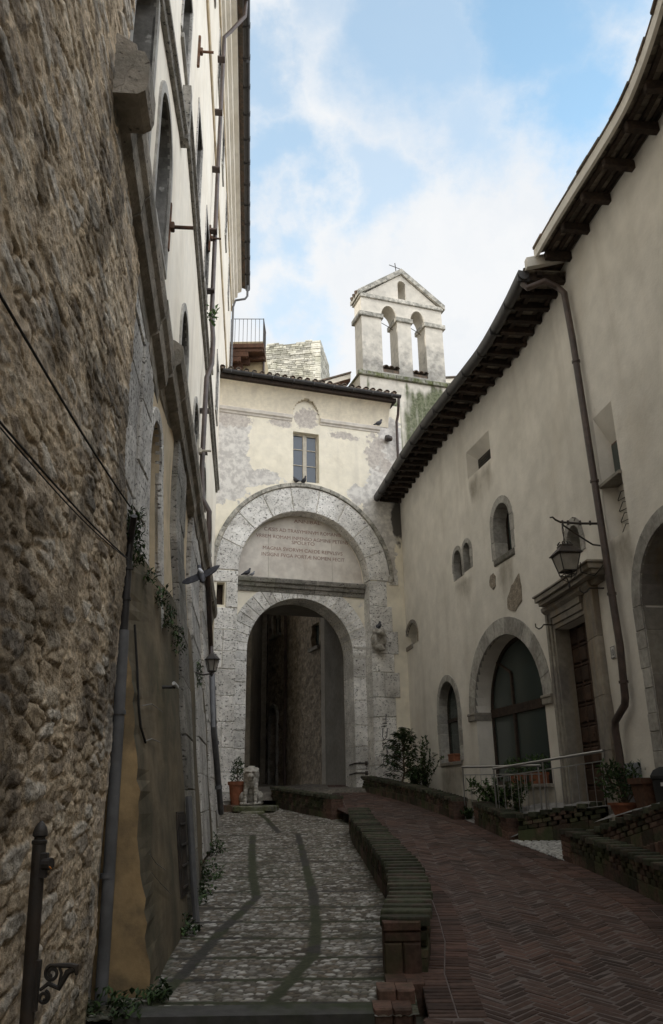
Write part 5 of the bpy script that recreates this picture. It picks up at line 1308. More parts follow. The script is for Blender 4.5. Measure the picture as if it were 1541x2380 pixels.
cr_.tube([BP(pk[0], zpk, -.4), BP(pt[0], pt[1], -.4)], .022, 6); zc_ = pt[1] - .26; cr_.tube([BP(pt[0] - .30, zc_ + .10, -.4), BP(pt[0] + .30, zc_ - .02, -.4)], .018, 6); cr_.build('iron_cross', m_iron, bf)
br_ = MB()
for x0, x1 in archs: br_.tube([BP(x0 - .02, 20.12, -.2), BP((x0 + x1) / 2, 20.04, -.3), BP(x1 + .02, 20.0, -.5)], .016, 5)
br_.build('tie_bar', m_iron, bf)
# church wall below it, streaked with moss
ch = thing('church', 'church wall streaked with green moss below the bell gable', 'church', BP(2.2, 11))
def moss(S, Z):
    v = np.zeros(S.shape)
    for (c, w, zt, zb_) in ((.25, .10, 17.25, 11), (.95, .26, 16.5, 12), (1.5, .3, 16.3, 13), (2.05, .25, 16.0, 12), (3.1, .5, 16.9, 12.0), (3.55, .25, 17.1, 13), (2.7, .4, 15.2, 12.5), (4.1, .28, 17.0, 12), (.45, .35, 15.3, 11), (1.4, .8, 13.2, 10.5)):
        wob = .35 * (fbm(S * 9, Z * .35, int(c * 10)) - .5)
        v = np.maximum(v, sstep(w * 1.5, w * .3, np.abs(S - c) + wob * .25) * sstep(zt + .3, zt - .5, Z + wob) * sstep(zb_ - 1, zb_ + 1, Z))
    v = np.maximum(v, .95 * sstep(17.3, 16.6, Z + 2.0 * (fbm(S * 5, Z * .12, 77) - .5)) * sstep(1.2, 2.2, S + .8 * (fbm(S * 2, Z * .8, 12) - .5)))
    return np.clip(v * .74 + (fbm(S * 7, Z * .9, 55) - .5) * .5, 0, 1)
wall('wall', BF, rect(-.15, 4.75, 6, zb0 - .20), [], m_belfry, ch, step=.14, lump=.02, attrs={'moss': moss, 'grime': lambda S, Z: np.clip(.28 + .5 * sstep(14.5, 12.5, Z) * (fbm(S * 2, Z, 4)), 0, .7)})
b = MB(); b.quad(BP(-.15, 6, 0), BP(-.15, 6, -6), BP(-.15, zb0 - .2, -1.3), BP(-.15, zb0 - .2, 0)); b.build('side_wall', m_belfry, ch); b = MB(); b.quad(BP(4.75, 6, 0), BP(4.75, 6, -6), BP(4.75, zb0 - .2, -1.3), BP(4.75, zb0 - .2, 0)); b.build('side_wall', m_belfry, ch)
b = MB(); e = zb0 + .10
b.add([BP(-.28, zb0 - .2, .12), BP(4.72, zb0 - .2, .12), BP(4.6, e, -.02), BP(-.05, e, -.02), BP(-.28, zb0 - .2, -1.25), BP(4.72, zb0 - .2, -1.25), BP(-.05, e, -1.15), BP(4.6, e, -1.15)], [(0, 1, 2, 3), (0, 3, 6, 4), (1, 5, 7, 2), (3, 2, 7, 6), (0, 4, 5, 1)])
for k in range(14): s = -.26 + k * .352; b.box(BP, s, s + .34, zb0 - .22, zb0 - .03, .0, .14 + rnd.uniform(-.01, .015), rnd.random(), ch=.02)
b.build('mossy_ledge', m_mossstone, ch)
# little roofs either side of the gable
for (nm, lab, s0, s1, zA, zB, dA) in (('low_roof', 'small tiled roof edge left of the bell gable', -1.75, -.2, BF.uv(765, 905, -1.0)[1], BF.uv(825, 880, -1.0)[1], -1.0), ('low_roof', 'small roof with pale verge right of the bell gable', 4.5, 7.5, 18.0, 18.65, -1.0)):
    o = thing(nm, lab, 'roof', BP(s0, zA - 1, dA))
    b = MB(); b.box(BP, s0, s1, zA - 5, min(zA, zB) - .25, dA - 3, dA - .3); b.build('wall', m_belfry if False else m_plaster_l, o)
    b = MB(); vs = [BP(s0, zA, dA), BP(s1, zB, dA), BP(s1, zB + .22, dA), BP(s0, zA + .22, dA), BP(s0, zA, dA - 3), BP(s1, zB, dA - 3), BP(s1, zB + .22, dA - 3), BP(s0, zA + .22, dA - 3)]
    b.add(vs, [(0, 1, 2, 3), (2, 6, 7, 3), (0, 4, 5, 1), (0, 3, 7, 4), (1, 5, 6, 2), (4, 7, 6, 5)]); b.build('verge', m_plaster_l, o)
    b = MB(); b.add([BP(s0 - .05, zA + .23, dA + .08), BP(s1, zB + .23, dA + .08), BP(s1, zB + .23, dA - 3), BP(s0 - .05, zA + .23, dA - 3), BP(s0 - .05, zA + .30, dA + .08), BP(s1, zB + .30, dA + .08), BP(s1, zB + .30, dA - 3), BP(s0 - .05, zA + .30, dA - 3)], [(0, 1, 2, 3), (4, 7, 6, 5), (0, 4, 5, 1), (1, 5, 6, 2), (0, 3, 7, 4)])
    b.build('tile_edge', m_tile, o)
    b = MB()
    b.add([BP(s0 + .02, zA - .02, dA - .02), BP(s1, zB - .02, dA - .02), BP(s1, zB - .14, dA - .1), BP(s0 + .02, zA - .14, dA - .1), BP(s0 + .02, zA - .02, dA - .5), BP(s1, zB - .02, dA - .5), BP(s1, zB - .14, dA - .5), BP(s0 + .02, zA - .14, dA - .5)], [(0, 1, 2, 3), (3, 2, 6, 7), (0, 3, 7, 4)])
    b.build('eave_beam', m_wood_rd, o)
# ------------------------------------------------------------------ the long plastered house on the right
rh = thing('plastered_house', 'long curving warm grey plastered house on the right with arched openings and timber eaves', 'house', RW.P(12, -.4))
rnd = random.Random(31); RP = RW.P; U = RW.uv
S = lambda u, v, d=0: RW.uv(u, v, d)[0]
Zr = lambda u, v, d=0: RW.uv(u, v, d)[1]
H = []
# openings measured on the wall face
n0, n1 = S(945, 1505), S(971.5, 1497); nzb = Zr(958, 1500); nzt = Zr(960, 1446)
niche = arch(n0, n1, nzb, nzt - .45, .45); H.append((niche, .34))
q0, q1, q2, q3 = S(1057.5, 1345), S(1075, 1330), S(1079.5, 1325), S(1095.5, 1312)
pz0 = Zr(1066, 1345); p1t = Zr(1065, 1276); p2t = Zr(1086.5, 1258.5)
pA = arch(q0, q1, pz0, p1t - (q1 - q0) / 2, None); pB = arch(q2, q3, Zr(1088, 1325), p2t - (q3 - q2) / 2, None); H += [(pA, .26), (pB, .26)]
t0, t1 = S(1150.5, 1270), S(1190.5, 1262); tz0 = Zr(1172, 1288); tzt = Zr(1171, 1162)
tall = arch(t0, t1, tz0, tzt - (t1 - t0) / 2); H.append((tall, .42))
b0, b1 = S(1316, 1250), S(1348.5, 1240); bz1 = Zr(1333, 1218.5); bz0 = 4.22
bwin = arch(b0, b1, bz0, bz1 - (b1 - b0) / 2); H.append((bwin, .42))
e0, e1 = S(1087, 1108), S(1141, 1064); ez0 = Zr(1114, 1090); ez1 = Zr(1135, 1000)
sq = rect(e0, e1, ez0, ez1)
ez_in = (ez0 + .05, ez1 - .24); ein0 = e0 + (e1 - e0) * .10; ein1 = e0 + (e1 - e0) * .62; 
def splay(s, z):
    f = (s - e0) / (e1 - e0); g = (z - ez0) / (ez1 - ez0)
    return (ein0 + (ein1 - ein0) * f, ez_in[0] + (ez_in[1] - ez_in[0]) * g)
H.append((sq, .27, splay))
l0, l1 = S(1022, 1660), S(1071, 1735); lz0 = Zr(1050, 1771); lzt = Zr(1047, 1579)
lanc = arch(l0, l1, lz0, lzt - (l1 - l0) / 2); H.append((lanc, .30))
g0, g1 = S(1107, 1668), S(1267, 1640); gzs = (Zr(1106, 1666) + Zr(1260.4, 1614)) / 2; gzt = Zr(1193, 1465); gz_ = Zr(1240, 1822)
big = arch(g0, g1, gz_, gzs, gzt - gzs, 26); H.append((big, .50))
d0, d1 = S(1297, 1483), S(1370, 1480); dzt = Zr(1362, 1428); dzb = -.30
door = rect(d0, d1, dzb, dzt); H.append((door, .36))
w0, w1 = S(1398, 1120), S(1440, 1070); wz1 = (Zr(1376, 981) + Zr(1417, 929)) / 2; wz0 = (Zr(1420, 1261) + Zr(1463, 1221)) / 2
tw_ = rect(w0, w1, wz0, wz1)
H.append((tw_, .24, lambda s, z: (s + (w1 - s) * .12, z - max(0, (z - (wz0 + wz1) / 2) / ((wz1 - wz0) / 2)) * .55)))
k0 = S(1495, 1423); kr = 1.05; kzs = Zr(1500, 1400) ; kw = rect; karch = arch(k0, k0 + 2 * kr, -.35, 2.75, kr, 20); H.append((karch, .45))
# a plain plaster shell, rain streaks under every sill
def streaks(S_, Z_):
    v = np.zeros(S_.shape)
    for (a, b_, zs_, ln_) in ((q0, q3, pz0, 1.3), (t0, t1, tz0 - .2, 1.6), (e0, e1, ez0, 1.5), (l0, l1, lz0 - .1, 1.2), (w0, w1, wz0, 1.6), (g0, g1, gz_ - .1, .8)):
        m_ = sstep(a - .15, a + .05, S_) * sstep(b_ + .15, b_ - .05, S_) * sstep(zs_ + .05, zs_ - .05, Z_) * sstep(zs_ - ln_, zs_ - .1, Z_)
        v = np.maximum(v, .62 * m_ * (.35 + 1.1 * fbm(S_ * 7, Z_ * .25, 23)))
    return v
wall('wall', RW, [(0.0, -2.2), (RW.L - .1, -2.2), (RW.L - .1, 9.95), (0.0, 9.95)], H, m_plaster_r, rh, step=.26, lump=.022, lsc=1.1, attrs={'damp': lambda S_, Z_: np.clip(.50 * sstep(1.0, -.5, Z_) + .30 * sstep(9.2, 9.95, Z_ + .8 * (fbm(S_ * 3, Z_ * .3, 8) - .5)) + .40 * sstep(1.6, .4, S_ + .6 * (fbm(S_, Z_, 2) - .5)) + .25 * (fbm(S_ * .7, Z_ * .35, 81) - .35) + streaks(S_, Z_), 0, .66)})
sh = MB()
for i in range(int(RW.L) - 1): sh.quad(RP(i, 9.95, 0), RP(i + 1, 9.95, 0), RP(i + 1, 9.95, -5.5), RP(i, 9.95, -5.5)); sh.quad(RP(i, -2.2, -5.5), RP(i + 1, -2.2, -5.5), RP(i + 1, 12, -5.5), RP(i, 12, -5.5))
sh.quad(RP(0, -2, 0), RP(0, -2, -5.5), RP(0, 9.95, -5.5), RP(0, 9.95, 0)); i = int(RW.L) - 1; sh.quad(RP(i, -2, 0), RP(i, -2, -5.5), RP(i, 12, -5.5), RP(i, 12, 0)); sh.build('house_body', m_plaster_r, rh)
def surround(opening, b, name='stone_surround', mat=m_quoin, dz=0, group=3, z0=None, d1=.018, parent=rh, foot=None, dp=0.0):
    s0_, z0_ = opening[0]; s1_ = opening[1][0]; arc = opening[2:]; sh_ = .012 if dp else 0; d0 = -dp if dp else -.06
    if sh_:
        cc_ = (s0_ + s1_) / 2; hw_ = (s1_ - s0_) / 2; f_ = (hw_ - sh_) / hw_; arc = [(cc_ + (p - cc_) * f_, arc[0][1] + (q - arc[0][1]) * f_) for p, q in arc]; s0_ += sh_; s1_ -= sh_; b += sh_
    inn = arc[::-1]; c = (s0_ + s1_) / 2; zsp = arc[0][1]; r = (s1_ - s0_) / 2; rise = max(p[1] for p in arc) - zsp
    n = len(arc) - 1
    out = [(c + (r + b) * math.cos(math.pi * k / n), zsp + (rise + b) * math.sin(math.pi * k / n)) for k in range(n, -1, -1)]
    m = MB(); m.ring(RP, inn, out, d0, d1, .5, rnd, gap=.006, group=group, ch=.006)
    zf = z0_ if foot is None else foot
    z = zsp
    while z > zf + .02:
        h = min(rnd.uniform(.22, .42), z - zf)
        if z - h - zf < .12: h = z - zf
        for (a, e) in ((s0_ - b, s0_), (s1_, s1_ + b)):
            m.box(RP, a + rnd.uniform(-.03, .03) * (1 if a < s0_ else 0), e + (rnd.uniform(-.03, .03) if e > s1_ else 0), z - h + .004, z - .004, d0, d1 + rnd.uniform(-.004, .006), rnd.random(), ch=.006)
        z -= h
    return m.build(name, mat, parent)
def lights(opening, dep, parent_name, bars=(), mats=(m_wood_dk, m_glass), fw=.05, parent=rh):
    pn = MB(); pn.prism(RP, subdiv(opening, .3), -dep - .05, -dep + .01)
    fr = MB(); s0_, z0_ = opening[0]; s1_ = opening[1][0]; arc = opening[2:]; c = (s0_ + s1_) / 2; zsp = arc[0][1]; r = (s1_ - s0_) / 2; rise = max(p[1] for p in arc) - zsp
    n = len(arc) - 1
    ii = [(s1_ - fw, z0_)] + [(c + (r - fw) * math.cos(math.pi * k / n), zsp + (rise - fw) * math.sin(math.pi * k / n)) for k in range(n + 1)] + [(s0_ + fw, z0_)]
    oo = [(s1_, z0_)] + list(arc) + [(s0_, z0_)]
    fr.ring(RP, ii, oo, -dep, -dep + .05, group=0 or 100)
    fr.box(RP, s0_, s1_, z0_, z0_ + fw, -dep, -dep + .049, ns=4)
    for (a, b_, za, zb_) in bars: fr.box(RP, a, b_, za, zb_, -dep, -dep + .06, ns=3)
    fo = fr.build(parent_name, mats[0], parent); adopt(pn.build('pane', mats[1]), fo); return fo
# small niche beside the gate
sr = surround(niche, .12, 'brick_surround', m_portal, group=1); b = MB(); b.prism(RP, niche, -.40, -.335); b.build('niche_back', m_plaster_r, rh)
b = MB(); b.box(RP, n0 - .02, n0 + (n1 - n0) * .6, nzb - .1, nzb + .05, -.3, .03, ch=.02); b.build('niche_sill', m_portal, rh)
# paired small windows
for o_ in (pA, pB): fo = lights(o_, .23, 'window', fw=.035); adopt(surround(o_, .11, group=3, parent=None, dp=.22), fo)
# tall arched window
fo = lights(tall, .38, 'window', fw=.04); adopt(surround(tall, .17, group=2, parent=None, dp=.37), fo)
b = MB(); b.box(RP, t0 - .08, t1 + .1, tz0 - .17, tz0 - .003, -.3, .05, .2, ch=.03, ns=2); adopt(b.build('sill', m_trav_dark), fo)
fo = lights(bwin, .38, 'window', fw=.04); adopt(surround(bwin, .15, group=2, parent=None, dp=.37), fo)
# little square window in a splayed recess
b = MB(); b.box(RP, ein0 + .0, ein1, ez_in[0], ez_in[1], -.32, -.265); fo = b.build('window', m_wood_dk, rh); b = MB(); b.box(RP, ein0 + .06, ein1 - .06, ez_in[0] + .05, ez_in[1] - .05, -.265, -.255); adopt(b.build('pane', m_glass), fo)
b = MB()
for k in range(5): zz_ = ez_in[0] + .06 + k * (ez_in[1] - ez_in[0] - .1) / 5; b.box(RP, ein0 + .06, ein1 - .06, zz_, zz_ + .03, -.255, -.235)
adopt(b.build('slat', m_wood_dk), fo)
# lancet with brick and stone jambs
zt_ = lz0 + (lzt - lz0) * .52
fo = lights(lanc, .27, 'window', bars=[(l0, l1, zt_ - .04, zt_ + .05)], fw=.05); adopt(surround(lanc, .17, group=2, parent=None, d1=.03, dp=.26), fo)
b = MB(); b.box(RP, l0 - .05, l1 + .05, lz0 - .09, lz0 - .002, -.25, .06, ch=.01, ns=2); adopt(b.build('sill', m_portal), fo)
# great glazed arch
gm = MB()
tz_ = Zr(1139, 1662, -.45)
ga_ = g0 + (g1 - g0) * .36; gb_ = g0 + (g1 - g0) * .80
bars = [(g0, g1, tz_ - .10, tz_ + .10), (g0, g1, tz_ - .02, tz_ + .04)]
fo = lights(big, .45, 'window', fw=.09, bars=[(g0, g1, tz_ - .1, tz_ + .1), (ga_ - .045, ga_ + .045, gz_, tz_ - .1), (gb_ - .045, gb_ + .045, gz_, tz_ - .1)])
b = MB()
for sx in (ga_, gb_):
    zz_ = gzs + (gzt - gzs) * .52; b.box(RP, sx - .04, sx + .04, tz_ + .1, zz_, -.45, -.39)
    ed = g0 + .12 if sx == ga_ else g1 - .12
    b.tube([RP(sx, zz_, -.42), RP(sx + (ed - sx) * .75, zz_ + .42, -.42)], .04, 6); adopt(b.build('glazing_bar', m_wood_dk), fo); b = MB()
adopt(surround(big, .40, group=2, parent=None, d1=.022, foot=gzs - .02), fo)
for a, e in ((g0 - .42, g0 + .02), (g1 - .02, g1 + .40)):
    b = MB(); b.box(RP, a, e, gzs - .16, gzs - .03, -.5 if a < g0 else -.1, .06, .4, ch=.015, ns=2); b.box(RP, a - .015, e + .01, gzs - .03, gzs + .03, -.5 if a < g0 else -.1, .075, .5, ch=.012, ns=2); adopt(b.build('impost', m_portal), fo)
b = MB(); b.box(RP, g0 - .0, g1 + .02, gz_ - .07, gz_ - .002, -.5, .05, ch=.01, ns=8); adopt(b.build('sill', m_portal), fo)
# portal: door, frame, frieze, entablature
po = MB(); fx0 = S(1281, 1460); fx1 = S(1393, 1400); zl = dzt
def jambm(a, b_, inner_first):
    k = [(0, .05), (.28, .05), (.30, .085), (.62, .085), (.66, .115), (1.0, .115)]
    for i in range(0, 6, 2):
        f0_, dd = k[i]; f1__ = k[i + 1][0] if i == 0 else k[i + 1][0]
        f0_ = k[i][0] if i == 0 else k[i - 1][0]
        u0, u1 = (a + (b_ - a) * f0_, a + (b_ - a) * f1__) if inner_first else (b_ - (b_ - a) * f1__, b_ - (b_ - a) * f0_)
        z = dzb
        for h in (.95, .9, 1.0, 1.0):
            zt2 = min(z + h, zl + .34)
            if zt2 - z > .05: po.box(RP, u0, u1, z + .002, zt2 - .003, -.02, k[i + 1][1], rnd.random(), ch=.006)
            z = zt2
for i_, (aa_, bb_) in enumerate(((fx0, d0), (d1, fx1))): jambm(aa_, bb_, i_ == 1)
po.box(RP, d0 - .002, d0 + .002, dzb, zl, -.36, .05)
for (z0_, z1_, dd) in ((zl, zl + .09, .05), (zl + .09, zl + .22, .085), (zl + .22, zl + .34, .115)): po.box(RP, d0, d1, z0_ + .001, z1_ - .001, -.02, dd, .5, ch=.005, ns=6)
po.sweep(RP, [(0, zl + .34), (.10, zl + .34), (.17, zl + .40), (.18, zl + .46), (.13, zl + .52), (0, zl + .52)], fx0 - .02, fx1 + .02, 8)
po.build('portal_frame', m_portal, rh)
fz = MB(); zen = (Zr(1246, 1415, .36) + Zr(1365, 1312, .36)) / 2
for k in range(3): a = fx0 + (fx1 - fx0) * k / 3; fz.box(RP, a + .003, a + (fx1 - fx0) / 3 - .003, zl + .52, zen - .12, -.02, .06, rnd.random(), ns=2)
fz.build('frieze', m_portal, rh)
en = MB(); en0, en1 = S(1243, 1412, .36), S(1366, 1308, .36)
for (zA, zB, dd, ex) in ((zen - .14, zen - .05, .12, .22), (zen - .05, zen + .03, .30, .05), (zen + .03, zen + .13, .36, .0), (zen + .13, zen + .17, .39, -.03)):
    en.box(RP, en0 + ex, en1 - ex, zA + .001, zB - .001, -.02, dd, .5, ch=.008, ns=8)
en.build('entablature', m_portal, rh)
dr_ = MB(); dD = -.27
dr_.box(RP, d0 - .05, d1 + .05, dzb, dzt + .05, -.46, dD - .03, .4, ns=4)
nC, nR = 4, 9
for ci in range(nC):
    sA = d0 + (d1 - d0) * ci / nC; sB = d0 + (d1 - d0) * (ci + 1) / nC
    for ri in range(nR):
        zA = dzb + (dzt - dzb) * ri / nR; zB = dzb + (dzt - dzb) * (ri + 1) / nR
        dr_.box(RP, sA + .035, sB - .035, zA + .04, zB - .04, dD - .03, dD + .03, rnd.random(), ch=.025)
    dr_.box(RP, sA - .02, sA + .02, dzb, dzt, dD - .03, dD + .015, .6)
for ri in range(nR + 1): zA = dzb + (dzt - dzb) * ri / nR; dr_.box(RP, d0, d1, zA - .022, zA + .022, dD - .03, dD + .012, .5, ns=4)
do_ = dr_.build('door', m_door, rh)
kb = MB(); p_ = RP((d0 + d1) / 2 - .12, 1.0, dD + .03); kb.lathe(p_, [(.012, -.03), (.03, -.02), (.03, .02), (.012, .03)], 10); adopt(kb.build('door_knob', m_rust, smooth=True), do_)
# iron hooks beside the portal
for (u, v) in ((1279, 1452), (1388, 1367)):
    s_, z_ = U(u, v, .12); hk = MB(); hk.tube([RP(s_, z_, .0), RP(s_, z_, .26), RP(s_, z_ - .06, .31), RP(s_, z_ - .09, .37), RP(s_, z_ - .05, .43), RP(s_, z_ + .02, .43)], .014, 6); hk.build('iron_hook', m_iron, rh, smooth=True)
# number plate
npz = U(1424, 1516, .02); np_ = MB(); np_.box(RP, npz[0] - .085, npz[0] + .085, npz[1] - .105, npz[1] + .105, .0, .02, ch=.008); npo = np_.build('number_plate', m_white, rh)
b = MB()
for (a, b_, c, d) in ((-.078, -.070, -.097, .097), (.070, .078, -.097, .097), (-.078, .078, -.097, -.089), (-.078, .078, .089, .097)): b.box(RP, npz[0] + a, npz[0] + b_, npz[1] + c, npz[1] + d, .02, .0225)
adopt(b.build('plate_border', m_black), npo)
text_mesh('house_number', '10', RW, npz[0], npz[1] - .055, .15, .0205, m_black, npo, align='CENTER', squash=.75, extr=.002)
# tall splayed window recess: boarded head, stone shelf, lower grille
wc0, wc1 = w0 + .0, w1
b = MB(); zsf = Zr(1425, 1122, -.1); b.box(RP, w0 - .02, w1 + .02, zsf - .03, zsf + .03, -.24, .06, ch=.006, ns=2); b.build('stone_shelf', m_portal, rh)
b = MB(); b.box(RP, w0 + .02, w1 + .05, zsf + .05, wz1 - .5, -.30, -.235, ns=2); fo = b.build('window', m_wood_rd, rh); b = MB(); b.box(RP, w0 + .09, w1 - .05, zsf + .12, wz1 - .57, -.235, -.228, ns=2); adopt(b.build('pane', m_glass), fo)
b = MB(); b.box(RP, w0, w1 + .02, wz0, zsf - .04, -.30, -.235, ns=2); b.build('recess_back', m_plaster_r, rh)
b = MB(); 
for k in range(4):
    zz_ = wz0 + .12 + k * (zsf - wz0 - .2) / 4; b.tube([RP(w0 + .05, zz_, -.22), RP(w0 + .28, zz_ + .10, -.19), RP(w1, zz_ - .02, -.18)], .008, 5); b.tube([RP(w0 + .05, zz_, -.22), RP(w1, zz_ - .08, -.18)], .008, 5)
b.build('window_grille', m_iron, rh)
# great arch near the camera: stone ring, timber door and scrolled lunette
kc_ = k0 + kr
kring = arch(k0, k0 + 2 * kr, -.35, 2.75, kr, 20)
sro = surround(kring, k0 - S(1475, 1423), group=3, parent=rh, d1=.025, foot=-.34)
b = MB()
z = -.3
while z < 2.7:
    h = min(rnd.uniform(.5, .8), 2.72 - z); b.box(RP, k0 - .0, k0 + .012, z, z + h - .006, -.44, -.01, rnd.random()); z += h
for k in range(14):
    a0_ = math.pi * (1 - k / 20); a1_ = math.pi * (1 - (k + 1) / 20); q = lambda a, r_: (k0 + kr + r_ * math.cos(a), 2.75 + r_ * math.sin(a))
    vs = [RP(*q(a, r_), d) for d in (-.44, -.01) for r_ in (kr, kr - .012) for a in (a0_, a1_)]; b.add(vs, [(2, 3, 7, 6), (0, 2, 6, 4), (1, 5, 7, 3), (4, 6, 7, 5)], rnd.random())
b.build('stone_reveal', m_portal, rh)
kb_ = MB(); kb_.box(RP, k0, k0 + 2 * kr, -.35, 1.72, -.50, -.38, ns=3)
for ci in range(4):
    for ri in range(6): kb_.box(RP, k0 + .05 + ci * .51, k0 + .5 + ci * .51, -.3 + ri * .335, -.02 + ri * .335, -.40, -.35, rnd.random(), ch=.02)
kb_.build('door', m_wood_rd, rh)
kb_ = MB(); kb_.box(RP, k0, k0 + 2 * kr, 1.72, 1.82, -.50, -.32, ns=3); kb_.build('door_lintel', m_iron, rh)
kb_ = MB(); kb_.prism(RP, arch(k0, k0 + 2 * kr, 1.82, 2.75, kr, 16), -.55, -.46); kb_.build('lunette_pane', m_void, rh)
ki = MB()
def scroll(cs, czz, r0_, turns, sg, a0=0, d=-.36):
    ki.tube([RP(cs + (r0_ * (1 - .82 * k / 26)) * math.cos(a0 + sg * 2 * math.pi * turns * k / 26), czz + (r0_ * (1 - .82 * k / 26)) * math.sin(a0 + sg * 2 * math.pi * turns * k / 26), d) for k in range(27)], .013, 5)
for (a, zz_, r_) in ((.12, 2.02, .11), (.16, 2.32, .12), (.24, 2.62, .12), (.36, 2.92, .12), (.42, 2.15, .15), (.5, 2.5, .15), (.62, 2.85, .15), (.85, 2.2, .2), (.95, 2.65, .2), (.8, 3.15, .17)):
    for sg in (1, -1):
        if sg == 1: scroll(k0 + a, zz_, r_, 1.4, 1, 1.0)
        else: scroll(k0 + 2 * kr - a, zz_, r_, 1.4, -1, 2.0)
for a in (.28, .68, 1.05, 1.42, 1.82): ki.tube([RP(k0 + a, 1.82, -.36), RP(k0 + a, 2.75 + math.sqrt(max(0, kr ** 2 - (a - kr) ** 2)) * .98, -.36)], .012, 5)
ki.build('iron_lunette', M('grey_iron', (.16, .16, .155), var=.15, rough=.6), rh, smooth=True)
# worn scars in the plaster
def scar(pxs, seed):
    rr = random.Random(seed); pts = [U(u, v, .006) for u, v in pxs]; pts = subdiv(pts, .1); pts = [(s + rr.uniform(-.018, .018), z + rr.uniform(-.018, .018)) for s, z in pts]
    b = MB(); b.prism(RP, pts, -.02, .022); b.build('bare_patch', M('bare_masonry_patch', (.36, .31, .245), (.25, .21, .165), sc=9, var=.3, vsc=30, bump=1.0, bsc=22, bdist=.04), rh)
scar([(1139, 1352), (1140, 1338), (1147, 1332), (1152, 1340), (1152, 1362), (1146, 1369), (1139, 1362)], 1)
scar([(1206, 1335), (1210, 1352), (1213, 1395), (1198, 1421), (1181, 1414), (1180, 1390), (1190, 1362)], 2)
# eaves of the lower roof
s_end = S(1318, 640); ov = 1.02; jz = 9.83
sl = .28
ra = MB(); s = .15
while s < s_end - .1:
    ra = MB(); ra.box(RP, s, s + .12, 9.53, 9.68, -.1, .76, rnd.random(), ch=.012, dz=None); ra.build('rafter', m_wood_dk, rh); s += .47
so_ = MB(); nb_ = int(s_end / .25)
for k in range(nb_):
    a = s_end * k / nb_; e = s_end * (k + 1) / nb_
    for q in range(4): so_.box(RP, a + .003, e - .003, 9.69, 9.72, .02 + q * .21, .225 + q * .21, rnd.random())
so_.build('soffit', m_pian, rh)
for q in range(1): 
    b = MB(); b.box(RP, 0, s_end, 9.60, 9.685, .5, .6, .4, ns=30); b.box(RP, 0, s_end, 9.60, 9.685, .05, .13, .4, ns=30); b.build('purlin', m_wood_dk, rh)
gt = MB(); half = [(.865 + .105 * math.cos(a), 9.63 + .115 * math.sin(a)) for a in np.linspace(math.pi, 2 * math.pi, 9)] + [(.97, 9.72), (.76, 9.68)]
gt.sweep(RP, half, -.25, s_end - .02, 36)
for s in np.arange(.3, s_end, 1.0): gt.box(RP, s, s + .03, 9.50, 9.66, .75, .985)
gt.build('gutter', m_gutter, rh, smooth=True)
rt = MB()
for i in range(30):
    a, e = s_end * i / 30 - .2 * (i == 0), s_end * (i + 1) / 30
    vs = [RP(a, 9.725, .84), RP(e, 9.725, .84), RP(e, 9.73 + 6.3 * .25, -5.3), RP(a, 9.73 + 6.3 * .25, -5.3)]; rt.add(vs, [(0, 1, 2, 3)], .5)
    vs = [RP(a, 9.75, .84), RP(e, 9.75, .84), RP(e, 9.76 + 6.3 * .25, -5.3), RP(a, 9.76 + 6.3 * .25, -5.3)]; rt.add(vs, [(0, 1, 2, 3)], .5)
    rt.add([RP(a, 9.725, .84), RP(e, 9.725, .84), RP(e, 9.75, .84), RP(a, 9.75, .84)], [(0, 1, 2, 3)], .5)
s = .1
while s < s_end:
    rr = .06 + rnd.uniform(-.008, .008)
    vs = [RP(s + rr * math.cos(a), 9.72 + rr * math.sin(a), .86 + rnd.uniform(-.01, .01)) for a in np.linspace(0, math.pi, 7)] + [RP(s + rr * math.cos(a), 9.74 + 6.3 * .25 + rr * math.sin(a), -5.2) for a in np.linspace(0, math.pi, 7)]
    rt.add(vs, [(i, i + 1, 8 + i, 7 + i) for i in range(6)] + [tuple(range(7))], rnd.random()); s += .25
rt.build('tiled_roof', m_tile, rh)
vg = MB(); P_v = lambda s, z, d: RP(s, z + (.86 - d) * .28, d)
vg.add([P_v(s_end + .0, 9.68, .84), P_v(s_end + .12, 9.68, .84), P_v(s_end + .12, 9.90, .84), P_v(s_end, 9.90, .84), P_v(s_end, 9.68, -.05), P_v(s_end + .12, 9.68, -.05), P_v(s_end + .12, 9.90, -.05), P_v(s_end, 9.90, -.05)],
       [(0, 1, 2, 3), (0, 4, 5, 1), (1, 5, 6, 2), (2, 6, 7, 3), (3, 7, 4, 0)]); vg.build('verge', m_plaster_r, rh)
# downpipe from that gutter
dp = MB(); pz = S(1453, 1635, .12); psx = S(1319, 722, .12)
pth = [RP(s_end - .15, 9.5, .86), RP(s_end - .1, 9.36, .80), RP(s_end + .06, 9.42, .5), RP(psx - .05, 9.32, .24), RP(psx, 9.16, .14), RP(psx, 8.9, .115)]
zE = Zr(1453, 1635, .12); zF = Zr(1433, 1679, .12)
pxs_ = ((1331, 790), (1388, 1160), (1425, 1401), (1441, 1501), (1453, 1622)); pth = pth[:-1] + [RP(*U(u, v, .115), .115) for u, v in pxs_]
pE = S(1431, 1681, .12); pG = S(1444, 1770, .12)
pth += [RP(pz - .02, zE - .02, .12), RP(pE + .04, zF + .02, .14), RP(pE, zF - .12, .14), RP((pE + pG) / 2, zF - .5, .13), RP(pG, -.3, .13)]
dp.tube(pth, .062, 12)
for zz_ in (7.6, 5.15, 3.1, 1.65):
    sx = float(np.interp(zz_, sorted(Zr(u, v, .115) for u, v in pxs_), [S(u, v, .115) for u, v in sorted(pxs_, key=lambda p: Zr(p[0], p[1], .115))])); dp.tube([RP(sx, zz_ - .02, .115), RP(sx, zz_ + .02, .115)], .078, 12)
dp.build('downpipe', m_pipe_b, rh, smooth=True)
